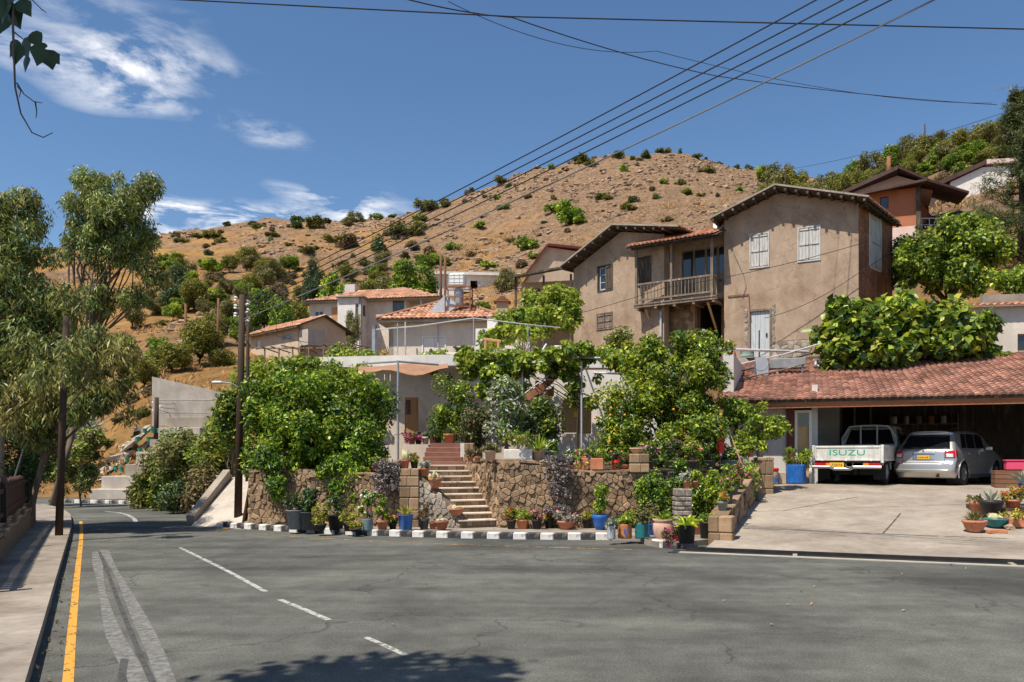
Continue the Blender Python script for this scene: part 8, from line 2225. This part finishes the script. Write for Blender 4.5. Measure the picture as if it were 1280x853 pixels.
for k in range(6): mb = MB(); mb.box(.13*k,.13*k+.06,0,.06,0,.3); mb.build('slat', M['white_paint'], t)
mb = MB(); mb.box(-.04,.78,.06,.09,.02,.07); mb.box(-.04,.78,.06,.09,.22,.27); mb.build('rail', M['white_paint'], t)
for i, (a, b) in enumerate((((-.3,12.4,.15),(3.2,13.9,.75)),((-.1,12.9,.35),(2.8,13.4,.95)),((.2,11.6,.12),(2.4,12.9,.42)))):
    p0 = dpt(a[0],a[1]); p1 = dpt(b[0],b[1]); mb = MB(); mb.tube([(p0.x,p0.y,rzz(a[1])+a[2]),((p0.x+p1.x)/2,(p0.y+p1.y)/2,(rzz(a[1])+rzz(b[1]))/2+(a[2]+b[2])/2-.05),(p1.x,p1.y,rzz(b[1])+b[2])],.022,6); o = mb.build('pipe', M[('black_metal','pipe_grey','wood_grey')[i]]); tag(o, ('black hose lying over the vent duct','grey pipe propped across the garage roof','wooden batten lying on the garage roof tiles')[i], 'pipe')

# ------------------------------------------------------------------ pergola pipes
def pipe_run(name, label, runs, r, mat, cat='pipe frame'):
    b = Vector(runs[0][0]); t = thing(name, label, cat, b)
    for a in runs: mb = MB(); mb.tube([Vector(p)-b for p in a], r, 8); mb.build('pipe', M[mat], t)
    return t
def col(px, py_top, Y, z0): q = P(px, py_top, Y); return [(q.x, q.y, z0), (q.x, q.y, q.z)]
pipe_run('pergola_frame', 'grey pipe pergola carrying the grape vine', [col(727,452,24,1.34), col(653,455,24.6,1.34), [P(600,458,25.5), P(653,455,24.6), P(727,447,24), P(880,452,22.4)], [P(727,447,24), P(725,440,27)], [P(653,455,24.6), P(652,450,27.5)], [P(742,466,23.6), P(826,470,22.6)]], .03, 'pipe_grey')
pipe_run('white_post', 'white pipe post rising out of the citrus tree', [col(879.5,412,22.4,1.34), [P(879,436,22.4), P(1010,440,30)]], .045, 'pipe_white', 'post')
pipe_run('roof_scaffold', 'thin grey pipe frame standing on the white roof slab', [col(592,398,27.2,5.1), [P(592,398,27.2), P(520,408,28.2), P(470,412,29)], [P(592,398,27.2), P(660,406,27), P(700,410,27)], col(497,404,28.2,5.1), col(660,406,27.2,4.9)], .02, 'galv')
pipe_run('grey_post', 'tall grey pipe post in front of the hedge end', [col(497.5,452,23.4,1.2), [P(497,452,23.4), P(450,455,25.5)], [P(497,452,23.4), P(548,456,24)]], .034, 'galv', 'post')
pipe_run('ladder', 'pale metal ladder leaning below the roof slab', [[P(481,520,26.8),P(481,468,26.8)],[P(488,520,26.8),P(488,468,26.8)]]+[[P(481,478+8*k,26.8),P(488,478+8*k,26.8)] for k in range(6)], .018, 'pipe_white', 'ladder')
pipe_run('flue_pipe', 'grey flue pipe rising beside the bungalow', [col(468,407,38,4.0), [P(468,407,38), P(468,412,38)]], .12, 'galv', 'flue')
pipe_run('washing_frame', 'small white metal frame in the vine terrace', [[P(693,433,29.5),P(708,433,29.5)],[P(694,440,29.5),P(694,433,29.5)],[P(701,440,29.5),P(701,433,29.5)],[P(708,440,29.5),P(708,433,29.5)],[P(676,441,29.5),P(683,430,29.5)]], .03, 'pipe_white', 'frame')
pipe_run('timber_frame', 'orange timber arbour post frame in the vine terrace', [col(607,425,30,4.1), col(623,427,30,4.1), [P(604,424,30),P(626,427,30)]], .055, 'wood_shutter', 'arbour')
# brown awning cloth over the left of the slab
mb = MB(); n_ = 12; pts = []
for j in range(5):
    for i in range(n_):
        a = i/(n_-1); b = j/4; q = P(448+ (560-448)*a, 458-4*a+10*b+3*math.sin(a*9+b*2)*(.4+b), 26.6-2.2*b+1.0*a*0); pts.append(q)
grid_mesh(mb, pts, n_, 5); grid_mesh(mb, [p+Vector((0,0,-.012)) for p in pts], n_, 5, True)
o = mb.build('awning_cloth', M['awning_brown'], None, True); tag(o, 'sagging sun-bleached brown cloth awning in front of the roof slab', 'awning')
# things on the bungalow terrace
t = thing('stone_block', 'pale rough block on the roof terrace beside the vine', 'block', P(568,456,29)); mb = MB(); mb.cbox(-.5,.55,-.3,.3,-.0,.42,.08); mb.build('block', M['concrete_white'], t)
potted(575,30,5.11,10,10,'pot','blue_glaze','bushy',14,'blue pot with dark bush on the roof terrace',90,'leaf_dark')
potted(556,30,5.11,8,8,'pot','terracotta','bushy',10,'clay pot with green plant on the roof terrace',91,'leaf_hedge')

# ------------------------------------------------------------------ poles and wires
def pole(name, label, px, py0, py1, Y, r, mat, lean=0., arms=(), z0=None, group=None):
    b = P(px, py1, Y); tp = P(px+lean, py0, Y)
    if z0 is not None: b.z = z0
    t = thing(name, label, 'utility pole', b, 0, group); mb = MB(); h = tp.z-b.z; L_ = Vector((tp.x-b.x, 0, h))
    mb.tube([Vector((0,0,-.3)), L_*.5, L_], [r, r*.88, r*.75], 12); mb.build('shaft', M[mat], t, True)
    for (pz, side) in arms:
        f_ = (P(px,pz,Y).z-b.z)/h; c = L_*f_
        mb = MB(); mb.lathe([(.02,-.05),(.05,-.04),(.035,0),(.055,.03),(.02,.06)], 10, (c.x+side*(r+.06), c.y-.02, c.z)); mb.bar((c.x,c.y,c.z-.03),(c.x+side*(r+.06),c.y-.02,c.z-.03),.02); mb.build('insulator', M['white_paint'], t)
    return t
p_main = pole('utility_pole', 'tall dark wooden utility pole beside the hedge wall', 297, 369, 657, 20.2, .10, 'pole_wood', 6, [(374,-1),(379,1),(384,-1),(389,1),(394,-1),(400,1)], z0=-.1)
pole('utility_pole', 'second dark pole standing close behind the tall pole', 309, 385, 640, 23.5, .06, 'pole_wood', 1, z0=.3)
pole('utility_pole', 'thick blackened wooden pole on the narrow pavement', 73, 395, 672, 16.2, .078, 'pole_wood', 10, z0=.0)
pole('utility_pole', 'short dark pole in front of the retaining wall', 195, 497, 552, 43, .14, 'pole_wood', 1, [(503,-1),(508,1),(513,-1)])
for px, a, b, Y, le, lab in ((232,380,484,60,0,'slim brown pole above the retaining wall'),(271,373,490,58,2,'brown pole beside the climbing lane'),(277,385,470,70,-3,'leaning brown pole higher up the lane'),(329,357,402,92,0,'dark pole behind the low outbuilding roof'),(356,361,400,95,0,'dark pole up the slope near the grey house'),(311,355,410,88,0,'dark pole at the bend of the lane')):
    pole('utility_pole', lab, px, a, b, Y, .11 if Y < 80 else .14, 'pole_rust' if Y < 72 else 'pole_wood', le)
for px, a, b, Y, lab in ((551,318,400,60,'rust brown pole behind the bungalow roof'),(556.5,320,400,62,'second rust brown pole behind the bungalow roof')): pole('utility_pole', lab, px, a, b, Y, .11, 'pole_rust', 0)
pole('utility_pole', 'dark pole among trees above the old house roof', 982, 206, 252, 92, .12, 'pole_wood', 0)
pole('utility_pole', 'thin pole on the ridge behind the pink house', 1156, 155, 195, 128, .12, 'pole_wood', 0)
pole('chimney_post', 'reddish chimney post behind the orange house', 1111, 196, 225, 54, .16, 'rust', 0)
# street lamp arm on the second pole
t = thing('street_lamp', 'small street lamp on a curved arm from the tall pole', 'street lamp', P(298,482,20.1)); mb = MB(); mb.tube([(0,0,-.05),(-.15,-.05,.04),(-.4,-.1,.07)], .018, 6); mb.build('arm', M['galv'], t); mb = MB(); mb.cbox(-.62,-.36,-.17,-.03,.03,.10,.03); mb.build('head', M['pipe_white'], t)
# supply lines from the tall pole over the road
tops = [(302.5,374),(303,380),(303,386),(302.6,394)]; ends = [(985,0),(1017,0),(1047,0),(1076,0)]
for i in range(4):
    a = P(*tops[i], 20.2); e = P(*ends[i], 11.2); d = e - a; far = e + d*.75
    wire('power_line', 'black power line sweeping from the tall pole over the road', [a, far], .011, .22, 'wire', 40, 'power lines over the road')
a = P(303,400,20.2); e = P(1104,0,11.0); wire('power_line', 'grey twisted cable under the black power lines', [a, e+(e-a)*.75], .013, .35, 'wire_grey', 40)
wire('power_line', 'black cable crossing level high over the road', [P(-200,-22,14), P(640,21,14), P(1500,42,14)], .012, .0, 'wire', 24)
wire('power_line', 'drooping black cable running to the conifer slope', [P(430,-24,16), P(640,22,20), P(900,96,27), P(1246,131,39.5)], .014, .12, 'wire', 14)
wire('power_line', 'thin cable above the drooping cable to the conifer slope', [P(560,2,20), P(820,64,26), P(1240,129,39.5)], .009, .45, 'wire', 16)
wire('power_line', 'thin line from the old roof up to the conifer', [P(985,212,60), P(1252,142,41)], .012, .3, 'wire', 20)
wire('power_line', 'thin sagging wire across the front of the old house', [P(630,412,38), P(830,360,34), P(1075,305,31.6)], .012, .15, 'wire', 20)
wire('power_line', 'thin wire slanting over the old house toward the orange house', [P(955,398,33), P(1075,340,31.4), P(1270,200,46)], .011, .25, 'wire', 20)
wire('power_line', 'loose wire from the tall pole to the bungalow', [P(303,404,20.2), P(470,412,38)], .011, .6, 'wire_grey', 24)
wire('power_line', 'loose wire from the tall pole toward the lane poles', [P(303,396,20.2), P(271,380,58)], .012, .8, 'wire', 24)
for k in range(3): wire('power_line', 'thin line from the short pole up to the lane', [P(195,503+4*k,43), P(271,446+10*k,58)], .014, 1.2, 'wire', 24, 'lines from the short pole')
for k in range(2): wire('power_line', 'thin line up the slope between the dark lane poles', [P(303,372+5*k,20.2), P(329+27*k,359,92)], .02, .4, 'wire', 24, 'lines up the slope')
wire('guy_wire', 'pale guy wire slanting up behind the board fence', [P(5,640,17.5), P(36,540,17.5)], .018, 0, 'wire_grey', 4)
# TV aerial by the conifer
t = thing('aerial', 'thin television aerial beside the conifer top', 'aerial', P(1258,135,41)); mb = MB(); mb.tube([(-.5,0,.9),(.7,0,1.25)],.015,5); mb.tube([(.2,0,-.3),(.2,0,1.1)],.02,6)
for k in range(7): mb.tube([(-.45+.18*k,-.15,.92+.053*k),(-.45+.18*k,.15,.92+.053*k)],.01,4)
mb.build('mast', M['galv'], t)
# fallen leaves on the road
g = random.Random(31)
for i, (px, py) in enumerate([(491,783),(470,717),(527,723),(532,731),(1015,757),(1018,735),(965,783),(1087,716),(1128,719),(640,708),(700,704),(1190,708),(1208,712),(1130,765),(1222,760),(838,757),(60,803),(66,790),(45,838),(70,780),(52,820),(905,753),(985,758),(1002,742)]):
    q = gp(px, py); mb = MB(); big_leaf(mb, Vector((0,0,.012)), g.uniform(0,6), 0, R(84), g.uniform(.028,.05)); o = mb.build('fallen_leaf', M['leaf_litter'], None, loc=(q.x,q.y,q.z+.01)); tag(o, 'dry brown leaf lying on the asphalt', 'leaf', 'fallen leaves on the road')
# ------------------------------------------------------------------ crowded corner planting
shrub('shrub', 'dark undergrowth in the shade of the citrus tree', (X(840,20.2),20.2,1.33), [E(800,572,20.4,40,16),E(850,570,20.2,40,18),E(890,566,20.4,26,18)], 40, .2, 8000, .085, 'leaf_dark', 201, .5, mat2='leaf_citrus', f2=.3)
for i, (px, Y, z, hpx, wpx, mt, m2, fl, lab) in enumerate([
    (812,16.95,.10,78,15,'leaf_hedge','leaf_dark',None,'tall leafy bush growing against the corner of the garden wall'),
    (832,17.0,.10,64,14,'leaf_jade','leaf_dark',None,'yellow-green bush growing against the corner wall behind the clay jar'),
    (873,17.1,.10,70,15,'leaf_hedge','leaf_jade','petal_white','white-flowered bush crowding the block plinth'),
    (895,16.7,.10,78,15,'leaf_jade','leaf_hedge','petal_pink','pink-flowered bush crowding behind the low driveway wall'),
    (912,17.3,.10,84,14,'leaf_hedge','leaf_dark',None,'dense green bush filling the corner by the driveway wall'),
    (930,18.4,.30,70,14,'leaf_jade','leaf_hedge','petal_magenta','bush with magenta flowers at the upper driveway wall'),
    (852,17.6,.10,84,16,'leaf_dark','leaf_hedge',None,'dark bush behind the candle cacti')]):
    k = Y/1000; b = (X(px, Y), Y, z); q = P(px, 0, Y); ym = z + hpx*k*.55
    t = thing('shrub', lab, 'shrub', b); ells = [(0,0,hpx*k*.55,wpx*k,.22,hpx*k*.42)]
    cl = clumps(ells, 30, .13, 210+i, .2); mb = MB(); limbs(mb, (0,0,-.05), (0,0,hpx*k*.35), cl, .02, 10, i); mb.build('stem', M['bark'], t)
    parts = [(*leaf_arrays(cl, 2600, .065, .5, 0, .35, .15, 220+i), mt), (*leaf_arrays(cl[::2], 900, .065, .5, 0, .35, .15, 230+i), m2)]
    if fl: parts.append((*leaf_arrays(cl, 70, .055, .9, 0, .5, .9, 240+i), fl))
    foliage('foliage', parts, t)
# dead leaves and grit in the gutter (uncountable)
g = np.random.default_rng(9); cl = []
for a, b, n_ in ((K_MAIN[2], K_MAIN[-1], 150),(KL[1], KL[5], 130)):
    for _ in range(n_):
        k = g.random(); x = a[0]+(b[0]-a[0])*k; y = a[1]+(b[1]-a[1])*k
        off = -(.05+.22*g.random()**2) if n_ == 150 else 0; ox = (.05+.25*g.random()**2) if n_ == 130 else 0
        cl.append((x+ox, y+off, roadz(x, y)+.012, .015))
v_, a_ = leaf_arrays(cl, 420, .035, .55, 0, 2.5, .1, 9, sq=(1,1,.1)); v_[:,2] = np.maximum(v_[:,2], .0-.3)
o = foliage('leaf_litter', [(v_, a_, 'leaf_dry')]); tag(o, 'scattered dead leaves collected in the gutters', 'leaves', kind='stuff')
